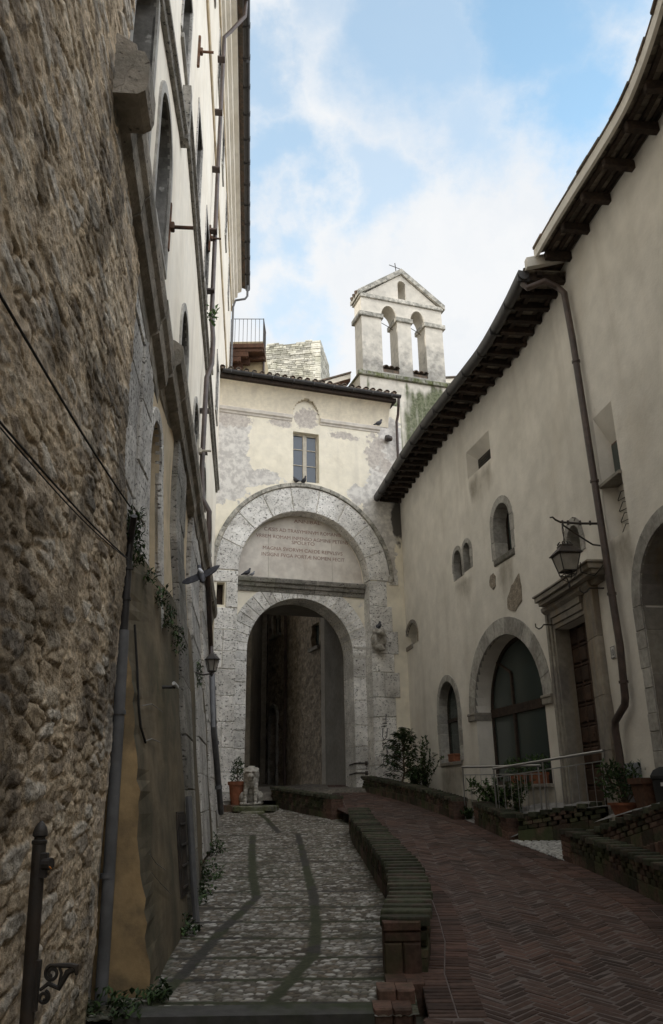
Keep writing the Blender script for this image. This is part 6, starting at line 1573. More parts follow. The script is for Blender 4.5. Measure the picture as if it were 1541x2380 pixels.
# eaves of the nearer roof, with wide spaced beams and tile soffit
n_s0 = s_end + .20; n_s1 = 24.0; nz = 9.86
bm_ = MB(); s = n_s0 + .02; k = 0
while s < n_s1:
    bm_ = MB(); bm_.box(RP, s, s + .115, nz - .09, nz + .07, -.1, .53, rnd.random(), ch=.015); bm_.build('eave_beam', m_wood_dk, rh); s += .80
lb = MB()
for dd in (.04, .22, .42): lb.box(RP, n_s0, n_s1, nz + .075, nz + .135, dd, dd + .07, rnd.random(), ns=26)
lb.build('batten', m_wood_dk, rh)
so_ = MB(); nb_ = int((n_s1 - n_s0) / .16)
for k in range(nb_):
    a = n_s0 + (n_s1 - n_s0) * k / nb_; e = n_s0 + (n_s1 - n_s0) * (k + 1) / nb_
    for q in range(4): so_.box(RP, a + .003, e - .003, nz + .137, nz + .165, -.08 + q * .17, .085 + q * .17, rnd.random())
so_.build('soffit', m_pian, rh)
fc_ = MB(); fc_.box(RP, n_s0 - .12, n_s1, nz + .06, nz + .25, .60, .66, ns=26, ch=.0); fc_.build('eave_fascia', m_plaster_r, rh)
rt = MB()
for i in range(26):
    a = n_s0 - .15 + (n_s1 - n_s0 + .15) * i / 26; e = n_s0 - .15 + (n_s1 - n_s0 + .15) * (i + 1) / 26
    for zo in (.20, .27): rt.add([RP(a, nz + zo, .60), RP(e, nz + zo, .60), RP(e, nz + zo + 1.9, -5.3), RP(a, nz + zo + 1.9, -5.3)], [(0, 1, 2, 3)], .5)
s = n_s0 - .1
while s < n_s1:
    rr = .062 + rnd.uniform(-.01, .01); jd = rnd.uniform(-.015, .02)
    rt.box(RP, s, s + .4, nz + .252 + rnd.uniform(-.004, .004), nz + .30 + rnd.uniform(-.008, .012), .25, .685 + jd, rnd.random(), ch=.008, ns=2); s += .16
    for q in range(0):
        dA, dB = .69 + jd - q * .42, .20 + jd - q * .42
        zA, zB = nz + .235 + q * .125 + .02, nz + .235 + q * .125 + .145
        vs = [RP(s + rr * math.cos(a), zA + rr * math.sin(a), dA) for a in np.linspace(0, math.pi, 7)] + [RP(s + rr * .85 * math.cos(a), zB + rr * .85 * math.sin(a), dB) for a in np.linspace(0, math.pi, 7)]
        rt.add(vs, [(i, i + 1, 8 + i, 7 + i) for i in range(6)] + [tuple(range(7))], rnd.random())
    s += .24
rt.build('tiled_roof', m_tile, rh)

# ------------------------------------------------------------------ street lantern on its bracket
W0 = U(1392, 1217, 0); ln = thing('street_lantern', 'black iron lantern with dusty glass hanging from a bracket above the portal', 'lantern', RP(W0[0], W0[1], 0))
bx = MB(); zA = W0[1]; sA = W0[0]
arm = .80
bx.tube([RP(sA, zA, 0), RP(sA, zA + .0, arm * .5), RP(sA, zA + .02, arm - .1), RP(sA, zA + .06, arm - .02), RP(sA, zA + .11, arm + .03), RP(sA, zA + .10, arm + .08)], [.022, .022, .02, .018, .015, .012], 7)
zB2 = Zr(1397, 1270, 0)
bx.tube([RP(sA, zA - .02, arm - .12), RP(sA, zB2 + .1, .28), RP(sA, zB2 + .02, .16), RP(sA, zB2, 0)], .016, 7)
for dd in (.16, .34, .56, .66): bx.tube([RP(sA, zA - .03, dd), RP(sA, zA + .05, dd)], .02, 6)
bx.tube([RP(sA, zA + .04, .45), RP(sA, zA + .1, .42), RP(sA, zA + .11, .48)], .01, 5)
hd_ = .67
for q in (-1, 1): bx.tube([RP(sA, zA - .0, hd_), RP(sA + q * .04, zA - .14, hd_ + q * .03), RP(sA, zA - .26, hd_), RP(sA + q * .03, zA - .33, hd_), RP(sA, zA - .40, hd_)], .009, 5)
bx.build('bracket', m_iron, ln, smooth=True)
lcx = Vector(RP(sA, zA - .42, hd_)); nn_ = Vector(RP(sA, 0, 1)) - Vector(RP(sA, 0, 0)); tt_ = Vector(RP(sA + 1, 0, 0)) - Vector(RP(sA, 0, 0)); tt_.z = 0; tt_.normalize(); nn_.normalize()
def lp(a, b, c): return lcx + tt_ * a + nn_ * b + Vector((0, 0, c))
cap = MB(); 
LS = .88
prof = [(r_ * LS, z_ * LS) for r_, z_ in [(.24, -.19), (.25, -.175), (.115, -.03), (.12, .0), (.09, .02), (.05, .04)]]
corners = [(-1, -1), (1, -1), (1, 1), (-1, 1)]
vs = [lp(sx * r_, sy * r_, z) for r_, z in prof for sx, sy in corners]
fs = [(i * 4 + q, i * 4 + (q + 1) % 4, (i + 1) * 4 + (q + 1) % 4, (i + 1) * 4 + q) for i in range(len(prof) - 1) for q in range(4)] + [(3, 2, 1, 0), tuple(range((len(prof) - 1) * 4, len(prof) * 4))]
cap.add(vs, fs)
for k in range(9): a = 2 * math.pi * k / 9; cap.tube([lp(.11 * math.cos(a), .11 * math.sin(a), .0), lp(.12 * math.cos(a), .12 * math.sin(a), .035), lp(.09 * math.cos(a), .09 * math.sin(a), .06)], .012, 5)
cap.build('lamp_cap', m_iron, ln)
fr = MB(); zt_, zb_ = -.19 * LS, -.60 * LS; rt_, rb_ = .205 * LS, .115 * LS
for sx, sy in corners: fr.tube([lp(sx * rt_, sy * rt_, zt_), lp(sx * rb_, sy * rb_, zb_)], .011, 5)
for (r_, z) in ((rt_, zt_ - .005), (rb_, zb_), (rb_ + .015, zb_ + .07)):
    for q in range(4):
        a, b_ = corners[q], corners[(q + 1) % 4]; fr.tube([lp(a[0] * r_, a[1] * r_, z), lp(b_[0] * r_, b_[1] * r_, z)], .011, 5)
for sx, sy in corners: fr.tube([lp(sx * rb_, sy * rb_, zb_), lp(sx * rb_ * .7, sy * rb_ * .7, zb_ - .06), lp(sx * .02, sy * .02, zb_ - .11), lp(0, 0, zb_ - .14)], .007, 5)
fr.lathe(lp(0, 0, zb_ - .16), [(.008, -.06), (.022, -.03), (.018, 0), (.008, .03)], 8); fr.build('lamp_frame', m_iron, ln)
gl_ = MB(); r1_, r2_ = rt_ - .006, rb_ - .004
for q in range(4):
    a, b_ = corners[q], corners[(q + 1) % 4]; gl_.quad(lp(a[0] * r1_, a[1] * r1_, zt_), lp(b_[0] * r1_, b_[1] * r1_, zt_), lp(b_[0] * (r2_ + .015), b_[1] * (r2_ + .015), zb_ + .07), lp(a[0] * (r2_ + .015), a[1] * (r2_ + .015), zb_ + .07))
gl_.build('lamp_glass', m_lampglass, ln)
cb_ = MB(); cb_.tube([lp(.2, -.15, -.35), RP(sA + .03, zA - .9, .45), RP(sA + .1, zA - .98, .25), RP(sA + .2, zA - .75, .05), RP(sA + .22, zA - .5, .02)], .009, 5); cb_.build('lamp_cable', m_cable, ln, smooth=True)

# ------------------------------------------------------------------ brick parapets
class Path(Curve):
    pass
def parapet(name, label, pts, base, h=.45, th=.30, seed=1, endcap=(True, True), cap_over=.03, group='brick parapet walls'):
    """perforated brick wall following a path; base(x, y) gives the foot"""
    C = Curve(pts, 6); rr = random.Random(seed); o = thing(name, label, 'brick wall', (*C.at(C.L / 2)[0], base(*C.at(C.L / 2)[0])), group)
    def zbase(s): p, n = C.at(s); return base(float(p[0]), float(p[1]))
    P = lambda s, z, d: C.P(s, z, d)
    ft = MB(); n = max(2, int(C.L / .26)); hb = .17
    for k in range(n):
        a, e = C.L * k / n, C.L * (k + 1) / n
        za, ze = zbase(a), zbase(e); vs = []
        ft.box(lambda s, z, d: C.P(s, z + zbase(s), d), a + .002, e - .002, -.25, hb - .004, -th / 2, th / 2 + rr.uniform(-.004, .004), rr.random(), ch=.006)
    ft.build('footing', m_brick, o)
    cs = MB(); ch_ = .072; nco = max(1, int(round((h - hb - .075) / ch_)))
    for c in range(nco):
        z0_ = hb + c * ch_; s = .02 + (.09 if c % 2 else 0)
        while s < C.L - .12:
            l = .135; dj = rr.uniform(-.008, .008)
            endz = s < .3 or s > C.L - .35
            ll = l if not endz else .165
            for (dA, dB) in ((-th / 2, -th / 2 + .125), (th / 2 - .125, th / 2)):
                cs.box(lambda ss, z, d: C.P(ss, z + zbase(ss), d), s, min(s + ll, C.L), z0_ + .004, z0_ + ch_ - .004, dA + dj if dA < 0 else dA, dB if dA < 0 else dB + dj, rr.random(), ch=.007)
            s += .18
    cr = lambda s, z, d: C.P(s, z + zbase(s), d)
    nn_ = max(2, int(C.L / .3))
    for k in range(nn_): a, e = C.L * k / nn_ + .05, C.L * (k + 1) / nn_ ; cs.box(cr, C.L * k / nn_, e, hb - .003, h - .078, -th / 2 + .13, th / 2 - .13, .1)
    cs.build('brick_lattice', m_brick, o)
    cp = MB(); s = -.02; hc = .075
    while s < C.L:
        l = .215 + rr.uniform(-.012, .012); e = min(s + l, C.L + .02); zm = zbase((s + e) / 2); j1, j2 = rr.uniform(-.012, .02), rr.uniform(-.012, .02); tw = rr.uniform(-.004, .006)
        p0, n0 = C.at((s + e) / 2); t0 = Vector((-n0[1], n0[0], 0)); n0v = Vector((n0[0], n0[1], 0)); c0 = Vector((p0[0], p0[1], zm + h - hc / 2 + tw))
        hx, hy = (e - s) / 2 - .002, th / 2 + cap_over + (j1 + j2) / 2; c1 = c0 + n0v * (j1 - j2) / 2; up1 = Vector((0, 0, 1)); tap = rr.uniform(.50, .72)
        plan = [(-hx * tap, -hy), (hx * tap, -hy), (hx, -hy * .35), (hx, hy * .35), (hx * tap, hy), (-hx * tap, hy), (-hx, hy * .35), (-hx, -hy * .35)]
        vs = [c1 + t0 * (x * .93) + n0v * (y * .97) + up1 * hc / 2 for x, y in plan] + [c1 + t0 * x + n0v * y + up1 * (hc / 2 - .012) for x, y in plan] + [c1 + t0 * x + n0v * y - up1 * hc / 2 for x, y in plan]
        cp.add(vs, [tuple(range(8)), tuple(range(23, 15, -1))] + [(k_, (k_ + 1) % 8, 8 + (k_ + 1) % 8, 8 + k_) for k_ in range(8)] + [(8 + k_, 8 + (k_ + 1) % 8, 16 + (k_ + 1) % 8, 16 + k_) for k_ in range(8)], rr.random())
        s = e
    cp.build('coping', m_brickcap, o)
    for which, on in zip((0, 1), endcap):
        if not on: continue
        ec = MB(); s0_ = -.02 if which == 0 else C.L - .30
        for c in range(int(h / .073)):
            ec.box(lambda ss, z, d: C.P(ss, z + zbase(ss), d), s0_, s0_ + .32, c * .073 + .003, min((c + 1) * .073 - .004, h - .078), -th / 2 - .012, th / 2 + .012, rr.random(), ch=.008, ns=2)
        ec.build('end_pier', m_brickend, o)
    return o, C
zcB = lambda x, y: zc(y); zbB = lambda x, y: zb(y)
o_, C_ = parapet('brick_parapet', 'long curved mossy brick parapet dividing the cobbles from the brick road', PAR_C, lambda x, y: max(zc(y), -1.62), .50, .38, 3, (False, True), .035)
# square end pillar and steps of the dividing parapet
ep = MB(); rr = random.Random(4)
PXf = lambda s, z, d: (s, d, z)
def blockrow(x0, x1, y0, y1, z0, z1):
    ep.box(lambda s, z, d: (s, -d, z), x0, x1, z0, z1, -y1, -y0, rr.random(), ch=.014)
pzt = float(aty(890, 2142, 7.95)[2]); px0, px1 = float(aty(889, 2142, 7.95)[0]), float(aty(979, 2141, 7.95)[0])
zst = float(aty(890, 2262, 7.95)[2])
blockrow(px0 + .0, px1 - .005, 7.95, 8.32, pzt - .085, pzt)
for (a, b_) in ((pzt - .17, pzt - .09), ):
    blockrow(px0 + .01, px1 - .01, 7.96, 8.32, a, b_)
xm = (px0 + px1) / 2
blockrow(px0 + .01, xm - .004, 7.96, 8.32, zst - .3, pzt - .175); blockrow(xm + .004, px1 - .01, 7.96, 8.32, zst - .3, pzt - .175)
# three steps
zs1 = zst - .005; blockrow(px0 - .0, xm - .003, 7.62, 7.98, -1.75, zs1); blockrow(xm + .003, px1 - .02, 7.62, 7.98, -1.75, zs1 - .004)
y2, z2 = 7.36, float(aty(880, 2300, 7.36)[2]); x20, x21 = float(aty(878, 2312, 7.36)[0]), float(aty(965, 2305, 7.36)[0])
y3 = 7.12; z3 = float(aty(870, 2342, 7.12)[2]); x30, x31 = float(aty(868, 2350, 7.12)[0]), float(aty(958, 2345, 7.12)[0])
blockrow(x20, (x20 + x21) / 2 - .003, 7.36, 7.63, -1.75, z2); blockrow((x20 + x21) / 2 + .003, x21, 7.36, 7.63, -1.75, z2 - .003)
blockrow(x30, (x30 + x31) / 2 - .003, 7.10, 7.37, -1.8, z3); blockrow((x30 + x31) / 2 + .003, x31, 7.10, 7.37, -1.8, z3 - .004)
ep.build('stepped_end_pillar', m_brickend, o_)
# the others
parapet('brick_parapet', 'dark mossy brick parapet behind the lion statue, end pier towards the brick road', [(.02, 20.75), (-.45, 21.7), (-.95, 22.7), (-1.45, 23.8), (-1.75, 24.6)], lambda x, y: zc(y) - .02, .56, .30, 5, (True, False))
parapet('brick_parapet', 'straight brick parapet below the gate pier running down to the steel railing', [(.92, 24.9), (1.45, 23.3), (1.95, 21.6), (2.35, 19.9), (2.66, 18.25)], zbB, .44, .30, 6, (False, True))
A1_ = [(2.98, 17.45), (3.06, 16.5), (3.2, 15.35)]
parapet('brick_parapet', 'short brick parapet beside the door ramp, foot of the steel railing', A1_, zbB, .44, .30, 7, (True, True))
zA_ = zb(15.3)
parapet('brick_parapet', 'low brick parapet rising towards the portal door', [(3.25, 15.22), (3.75, 14.95), (4.2, 14.72), (4.62, 14.5)], lambda x, y: zA_ + (x - 3.25) * .16, .44, .28, 8, (False, False))
Bp = [(3.62, 13.3), (3.78, 12.2), (3.90, 11.0), (3.95, 10.0), (3.85, 8.6), (3.5, 7.0), (3.1, 5.6)]
parapet('brick_parapet', 'mossy perforated brick parapet at the right edge of the brick road', Bp, zbB, .46, .30, 9, (True, False))
# sloping parapet with a soldier course
c_a, c_b = aty(1372, 1937, 13.1), aty(1560, 1862, 11.0)
Cp = [(float(c_a[0]), 13.1), (float((c_a[0] + c_b[0]) / 2) - .02, 12.0), (float(c_b[0]), 11.0)]
sl0 = (float(c_b[2]) - float(c_a[2])) / 2.1
oC_, CC = parapet('brick_parapet', 'sloping brick parapet climbing to the right above a soldier course', Cp, lambda x, y: float(c_a[2]) - .44 + (13.1 - y) * sl0, .44, .28, 10, (False, False))
b = MB(); n = int(CC.L / .085)
for k in range(n):
    a = CC.L * k / n; p, nn2 = CC.at(a); zz_ = float(c_a[2]) - .44 + (13.1 - p[1]) * sl0
    b.box(CC.P, a + .003, a + CC.L / n - .005, zz_ - .22 + .0, zz_ - .005, -.16, .165 + rnd.uniform(-.006, .006), rnd.random(), ch=.008)
b.build('soldier_course', m_brickend, oC_)
b = MB(); b.box(CC.P, 0, CC.L, -2.2, 0, -.13, .13, dz=None)
b2 = MB()
for k in range(8):
    a, e = CC.L * k / 8, CC.L * (k + 1) / 8
    za = float(c_a[2]) - .665 + (13.1 - CC.at(a)[0][1]) * sl0; ze = float(c_a[2]) - .665 + (13.1 - CC.at(e)[0][1]) * sl0
    b2.add([CC.P(a, -2, .14), CC.P(e, -2, .14), CC.P(e, ze, .14), CC.P(a, za, .14)], [(0, 1, 2, 3)])
b2.build('concrete_base', m_concrete, oC_)
# paving on the right
def sheet(name, pts, mat, fn, n=14, **k):
    # bilinear patch of four corners
    u, v = np.meshgrid(np.linspace(0, 1, n), np.linspace(0, 1, n)); p = [np.array(q) for q in pts]
    X_ = (1 - u) * (1 - v) * p[0][0] + u * (1 - v) * p[1][0] + u * v * p[2][0] + (1 - u) * v * p[3][0]; Y_ = (1 - u) * (1 - v) * p[0][1] + u * (1 - v) * p[1][1] + u * v * p[2][1] + (1 - u) * v * p[3][1]
    Z_ = (1 - u) * (1 - v) * p[0][2] + u * (1 - v) * p[1][2] + u * v * p[2][2] + (1 - u) * v * p[3][2]
    if fn: Z_ = Z_ + fn(X_, Y_)
    return X_, Y_, Z_
X_, Y_, Z_ = sheet('', [(3.05, 15.2, zb(15.2) + .004), (3.45, 13.2, zb(13.2) + .004), (4.95, 12.9, zb(13.0) + .1), (4.65, 14.9, zb(15.0) + .1)], None, None, 110)
f1, f2, idd = cells(X_, Y_, .11, .075, 91); pb = sstep(.02, .3, f2 - f1)
colr = np.array([.30, .29, .27]) * (1 - pb[..., None]) * .45 + pb[..., None] * (np.array([.46, .45, .42]) * (.7 + .5 * idd[..., None]))
link('side_path', grid_mesh('side_path', X_, Y_, Z_ + .022 * pb, m_cobble, vcol=colr), kind='structure')
X_, Y_, Z_ = sheet('', [(2.70, 18.35, zb(18.3) + .01), (3.1, 15.3, zb(15.9)), (4.75, 14.45, -.16), (4.3, 17.2, -.18)], None, None, 10)
link('door_ramp', grid_mesh('door_ramp', X_, Y_, Z_, m_concrete), kind='structure')
X_, Y_, Z_ = sheet('', [(1.2, 24.8, zb(24.8) - .02), (2.8, 18.3, zb(18.3) - .02), (4.2, 17.4, -.30), (2.9, 24.5, .10)], None, None, 10)
link('planting_bed', grid_mesh('planting_bed', X_, Y_, Z_, m_earth), kind='structure')
X_, Y_, Z_ = sheet('', [(3.7, 13.0, -1.0), (3.9, 7.5, -1.5), (5.6, 7.5, -1.45), (5.3, 13.2, -.85)], None, None, 12)
link('sunken_yard', grid_mesh('sunken_yard', X_, Y_, Z_, m_concrete), kind='structure')
ld = MB(); ld.add([(float(CC.P(0, 0, -.1)[0]), 13.2, -.45), CC.P(CC.L, -.1, -.1), (5.6, 10.9, -.1), (5.0, 13.9, -.35), (4.75, 14.4, -.33)], [(0, 1, 2, 3, 4)]); ld.build('door_landing', m_concrete, kind='structure')
# ------------------------------------------------------------------ steel railings on the door ramp
def railing(label, pa, pb, hgt, n, posts, over=(0, 0)):
    o = thing('steel_railing', label, 'railing', pa, 'steel railings on the door ramp'); a, b = Vector(pa), Vector(pb); up = Vector((0, 0, 1))
    h = MB(); d = (b - a).normalized(); h.tube([a + up * hgt - d * over[0], b + up * hgt + d * over[1]], .024, 12); h.build('handrail', m_steel, o, smooth=True)
    for f in posts:
        p = MB(); q = a.lerp(b, f); p.tube([q - up * .15, q + up * (hgt - .02)], .016, 8); p.build('post', m_steel, o, smooth=True)
    r = MB(); r.tube([a + up * (hgt - .16), b + up * (hgt - .16)], .010, 6); r.tube([a + up * .08, b + up * .08], .010, 6); r.build('rail', m_steel, o, smooth=True)
    for k in range(n):
        f = (k + .5) / n; q = a.lerp(b, f); m = MB(); m.tube([q + up * .08, q + up * (hgt - .16)], .0065, 6); m.build('baluster', m_steel, o)
ra_ = aty(1146, 1787, 16.3); rb_ = RW.P(RW.uv(1405, 1745, .1)[0], 0, .12); zrb = RW.uv(1405, 1745, .1)[1]
hN = .95
railing('near steel railing rising from the brick parapet to the portal', (float(ra_[0]), 16.3, float(ra_[2]) - hN), (rb_[0], rb_[1], zrb - hN), hN, 15, (.005, .48, .995))
rc_ = aty(1074, 1783, 18.25); rd_ = aty(1256, 1779, 16.4)
railing('far steel railing between the far parapet end and the house wall', (float(rc_[0]), 18.25, float(rc_[2]) - hN), (float(rd_[0]), 16.4, float(rd_[2]) - hN), hN, 14, (.005, .97))

# ------------------------------------------------------------------ lion statue on its slab
ly = 23.0; lx = float(aty(584, 1830, ly)[0]); lzb = float(aty(585, 1872, ly)[2])
k_ = (float(aty(585, 1781, ly)[2]) - lzb) / 1.16
lz_ = lambda a, b, c: (lx + a * k_, ly - b * k_, lzb + c * k_)      # a: to the right, b: towards the street, c: up
E_ = lambda a, b, c, ra, rb, rc: ('e', lz_(a, b, c), (ra * k_, rb * k_, rc * k_))
Cc = lambda p, q, r0, r1: ('c', lz_(*p), lz_(*q), r0 * k_, r1 * k_)
parts = [E_(0, -.30, .30, .25, .30, .27), E_(0, -.08, .56, .2, .2, .28), E_(0, .06, .68, .22, .18, .2), Cc((0, -.1, .5), (0, .05, .85), .2, .17),
         E_(0, .10, .93, .17, .16, .19), E_(0, .05, .93, .25, .16, .24), E_(0, .30, .85, .12, .13, .085), E_(0, .27, .755, .085, .10, .04), E_(0, .27, .975, .05, .05, .04), E_(-.10, .24, 1.0, .07, .06, .035), E_(.10, .24, 1.0, .07, .06, .035),
         E_(0, .34, .905, .05, .04, .03), E_(-.19, .02, 1.06, .055, .04, .06), E_(.19, .02, 1.06, .055, .04, .06), E_(0, .02, 1.1, .14, .12, .08), E_(0, .17, .7, .17, .1, .2),
         Cc((-.15, .12, .6), (-.16, .24, .06), .085, .06), Cc((.15, .12, .6), (.16, .24, .06), .085, .06), E_(-.155, .26, .045, .075, .11, .05), E_(.155, .26, .045, .075, .11, .05),
         E_(-.26, -.1, .22, .12, .24, .2), E_(.26, -.1, .22, .12, .24, .2), E_(-.27, .1, .05, .07, .13, .055), E_(.27, .1, .05, .07, .13, .055), E_(0, -.1, .03, .3, .38, .04), Cc((.2, -.4, .08), (.34, -.1, .06), .04, .035)]
rr = random.Random(3)
for k in range(60):   # mane locks
    a = rr.uniform(0, 2 * math.pi); t = rr.uniform(.15, 1)
    if abs(math.cos(a)) < .25 and math.sin(a) < 0: continue
    parts.append(E_(.235 * math.cos(a) * t ** .3, .10 - .1 * rr.random() - (.04 if t > .7 else 0), .88 + .25 * math.sin(a) * t ** .3 - .06 * rr.random(), .042, .045, .07))
for k in range(22): parts.append(E_(rr.uniform(-.14, .14), .19 + rr.uniform(-.02, .03), rr.uniform(.5, .78), .035, .03, .055))
lion = blob('lion_statue', parts, .017 * k_, m_statue, None, 2, extra=lambda c, n: c + n * (mnoise.noise(c * 16) * .008))
tag(lion, 'white weathered stone lion sitting on a mossy slab before the gate', 'statue')
sb_ = MB(); rr = random.Random(9)
def slab(x0, x1, y0, y1, z0, z1, seed):
    n = 14; r_ = random.Random(seed); cx, cy = (x0 + x1) / 2, (y0 + y1) / 2; ring_ = []
    for k in range(n):
        a = 2 * math.pi * k / n; c_, s_ = math.cos(a), math.sin(a); m = max(abs(c_), abs(s_)); ring_.append((cx + c_ / m * (x1 - x0) / 2 * r_.uniform(.9, 1.03), cy + s_ / m * (y1 - y0) / 2 * r_.uniform(.9, 1.03)))
    vs = [(x, y, z0) for x, y in ring_] + [(x, y, z1 - .03 + r_.uniform(-.01, .01)) for x, y in ring_] + [(cx + (x - cx) * .93, cy + (y - cy) * .93, z1 + r_.uniform(-.008, .008)) for x, y in ring_]
    sb_.add(vs, [(i, (i + 1) % n, n + (i + 1) % n, n + i) for i in range(n)] + [(n + i, n + (i + 1) % n, 2 * n + (i + 1) % n, 2 * n + i) for i in range(n)] + [tuple(range(2 * n, 3 * n))], r_.random())
slab(lx - .52, lx + .74, ly - .55, ly + .6, lzb - .14, lzb - .005, 1); slab(lx - .2, lx + .42, ly - .78, ly - .3, lzb - .34, lzb - .14, 2); slab(lx - .45, lx + .7, ly - .45, ly + .6, zc(ly) - .1, lzb - .14, 3)
o = sb_.build('stone_slab', m_mossstone); tag(o, 'rough mossy stone slab under the lion statue', 'plinth')

# ------------------------------------------------------------------ plants
def pot(name, label, c, r, h, mat=m_terra, rim=True, group=None):
    b = MB(); prof = [(r * .68, 0), (r * .95, h * .84), (r * 1.08, h * .84), (r * 1.1, h), (r * .97, h), (r * .93, h * .9), (.01, h * .88)]
    b.lathe(c, prof, 20); o = b.build(name, mat, smooth=True); return tag(o, label, 'pot', group)
def leafy(o, name, blobs, n, ln, w, mat, seed, upb=.2, stems=(), droop=.0):
    r_ = random.Random(seed); L_ = MB()
    for _ in range(n):
        c, rad = r_.choices(blobs, [max(b[1]) ** 2 for b in blobs])[0]
        d = rdir(r_); t = r_.random() ** .45
        p = Vector(c) + Vector((d.x * rad[0], d.y * rad[1], d.z * rad[2])) * t
        dd = (d * .8 + rdir(r_, upb) + Vector((0, 0, -droop))).normalized()
        add_leaf(L_, p, dd, rdir(r_, .8), ln * r_.uniform(.6, 1.2), w * r_.uniform(.7, 1.15), r_.random())
    L_.build(name, mat, o)
    if stems:
        S_ = MB()
        for pts, rr_ in stems: S_.tube(pts, rr_, 5)
        S_.build('stems', m_stem, o)
# dark layered shrub by the gate pier
def layered(label, base, height, spread, n, seed, mat, group=None, name='shrub', cat='shrub', lsize=.13, lw=.055):
    o = thing(name, label, cat, base, group); r_ = random.Random(seed); S_ = MB(); L_ = MB(); bz_ = Vector(base)
    trunk = [bz_ + Vector((r_.uniform(-.03, .03) * k, r_.uniform(-.03, .03) * k, height * k / 7)) for k in range(8)]; S_.tube(trunk, [.03 - .003 * k for k in range(8)], 6)
    for k in range(n):
        f = .18 + .82 * k / (n - 1); p = bz_.lerp(trunk[-1], f); a = k * 2.4 + r_.uniform(-.4, .4); ln = spread * (1.15 - .75 * f) * r_.uniform(.7, 1.15)
        e = p + Vector((math.cos(a) * ln, math.sin(a) * ln, ln * r_.uniform(.15, .5))); tip = e + Vector((math.cos(a) * ln * .25, math.sin(a) * ln * .25, -.03))
        m = p.lerp(e, .55) + Vector((0, 0, .05)); S_.tube([p, m, e, tip], [.012, .009, .006, .004], 5)
        for q in range(46):
            t = r_.uniform(.25, 1.05); c = p.lerp(e, min(t, 1)) + rdir(r_) * .10 * r_.random(); d = Vector((math.cos(a + r_.uniform(-1.3, 1.3)), math.sin(a + r_.uniform(-1.3, 1.3)), r_.uniform(-.35, .25)))
            add_leaf(L_, c, d, (r_.uniform(-.3, .3), r_.uniform(-.3, .3), 1), lsize * r_.uniform(.6, 1.2), lw * r_.uniform(.8, 1.2), r_.random())
    S_.build('stems', m_stem, o); L_.build('leaves', mat, o); return o
sy = 23.6; b0 = aty(938, 1822, sy); layered('dark layered evergreen shrub against the gate pier', (float(b0[0]), sy, .12), float(aty(938, 1697, sy)[2]) - .12, .62, 42, 2, m_leaf)
def upright(label, base, height, ns, spread, seed, mat, group=None, leaf=.11, lw=.05, name='shrub', cat='shrub', lean=(0, 0)):
    o = thing(name, label, cat, base, group); r_ = random.Random(seed); S_ = MB(); L_ = MB(); bz_ = Vector(base)
    for k in range(ns):
        a = r_.uniform(0, 6.28); h = height * r_.uniform(.5, 1.0) if k else height; sp = spread * r_.uniform(.2, 1)
        pts = [bz_ + Vector((math.cos(a) * sp * (f ** 1.4) + lean[0] * f, math.sin(a) * sp * (f ** 1.4) + lean[1] * f, h * f)) + rdir(r_) * .02 for f in np.linspace(0, 1, 7)]
        S_.tube(pts, [.010 - .0012 * i for i in range(7)], 5)
        for q in range(int(72 * h / height)):
            f = r_.uniform(.12, 1.0); i = min(int(f * 6), 5); c = pts[i].lerp(pts[i + 1], f * 6 - i); d = rdir(r_, .35)
            add_leaf(L_, c, d, (0, 0, 1), leaf * r_.uniform(.6, 1.15), lw * r_.uniform(.8, 1.2), r_.random())
    S_.build('stems', m_stem, o); L_.build('leaves', mat, o); return o
sy = 22.0; b0 = aty(985, 1838, sy); upright('tall leafy shrub with upright stems beside the steel railing', (float(b0[0]), sy, -.1), float(aty(1006, 1712, sy)[2]) + .1, 13, .42, 4, m_leaf3, lean=(.15, 0), leaf=.12)
sy = 22.9; b0 = aty(962, 1835, sy); upright('low dark bush between the two taller shrubs', (float(b0[0]), sy, .0), .75, 16, .55, 6, m_leaf)
sy = 17.5; b0 = aty(1158, 1880, sy); upright('fresh green spreading bush behind the steel railing', (float(b0[0]) , sy, -.45), float(aty(1160, 1806, sy)[2]) + .45, 20, .75, 8, m_leaf2, leaf=.11, lw=.055)
sy = 16.8; b0 = aty(1205, 1890, sy); upright('thin twiggy bush under the great window', (float(b0[0]), sy, -.42), .75, 9, .55, 9, m_leaf3, leaf=.07)
sy = 18.1; b0 = aty(1092, 1902, sy); upright('low green plant at the foot of the railing post', (float(b0[0]), sy, -.5), .22, 10, .25, 10, m_leaf2, leaf=.06, lw=.04)
# sill planters
def sillbox(u, v, w, label, opening_d=-.1, plant=None, seed=1, group='terracotta planters on window sills'):
    s_, z_ = RW.uv(u, v, opening_d); b = MB(); b.box(RW.P, s_ - w / 2, s_ + w / 2, z_ + .003, z_ + .17, opening_d - .09, opening_d + .09, .5, ch=.015, ns=2); b.box(RW.P, s_ - w / 2 - .012, s_ + w / 2 + .012, z_ + .15, z_ + .195, opening_d - .10, opening_d + .10, .6, ch=.01, ns=2)
    o = b.build('planter', m_terra); tag(o, label, 'planter', group)
    if plant:
        h, rad, n = plant; p = RW.P(s_, z_ + .18, opening_d); q = thing('potted_plant', plant_lab[seed], 'plant', p); leafy(q, 'leaves', [((p[0], p[1], p[2] + h * .5), (rad, rad, h * .6))], n, .085, .04, m_leaf2, seed, .5, [([p, (p[0] + .03, p[1], p[2] + h * .6)], .01)])
plant_lab = {21: 'bright green plant in the right planter on the great window sill', 22: 'bushy green plant in the left planter on the great window sill'}
sillbox(1056, 1770, .46, 'terracotta planter on the lancet window sill', -.08)
sz_, szz = RW.uv(1250, 1822, -.1)
b = lambda u: RW.uv(u, 1822, -.15)[0]
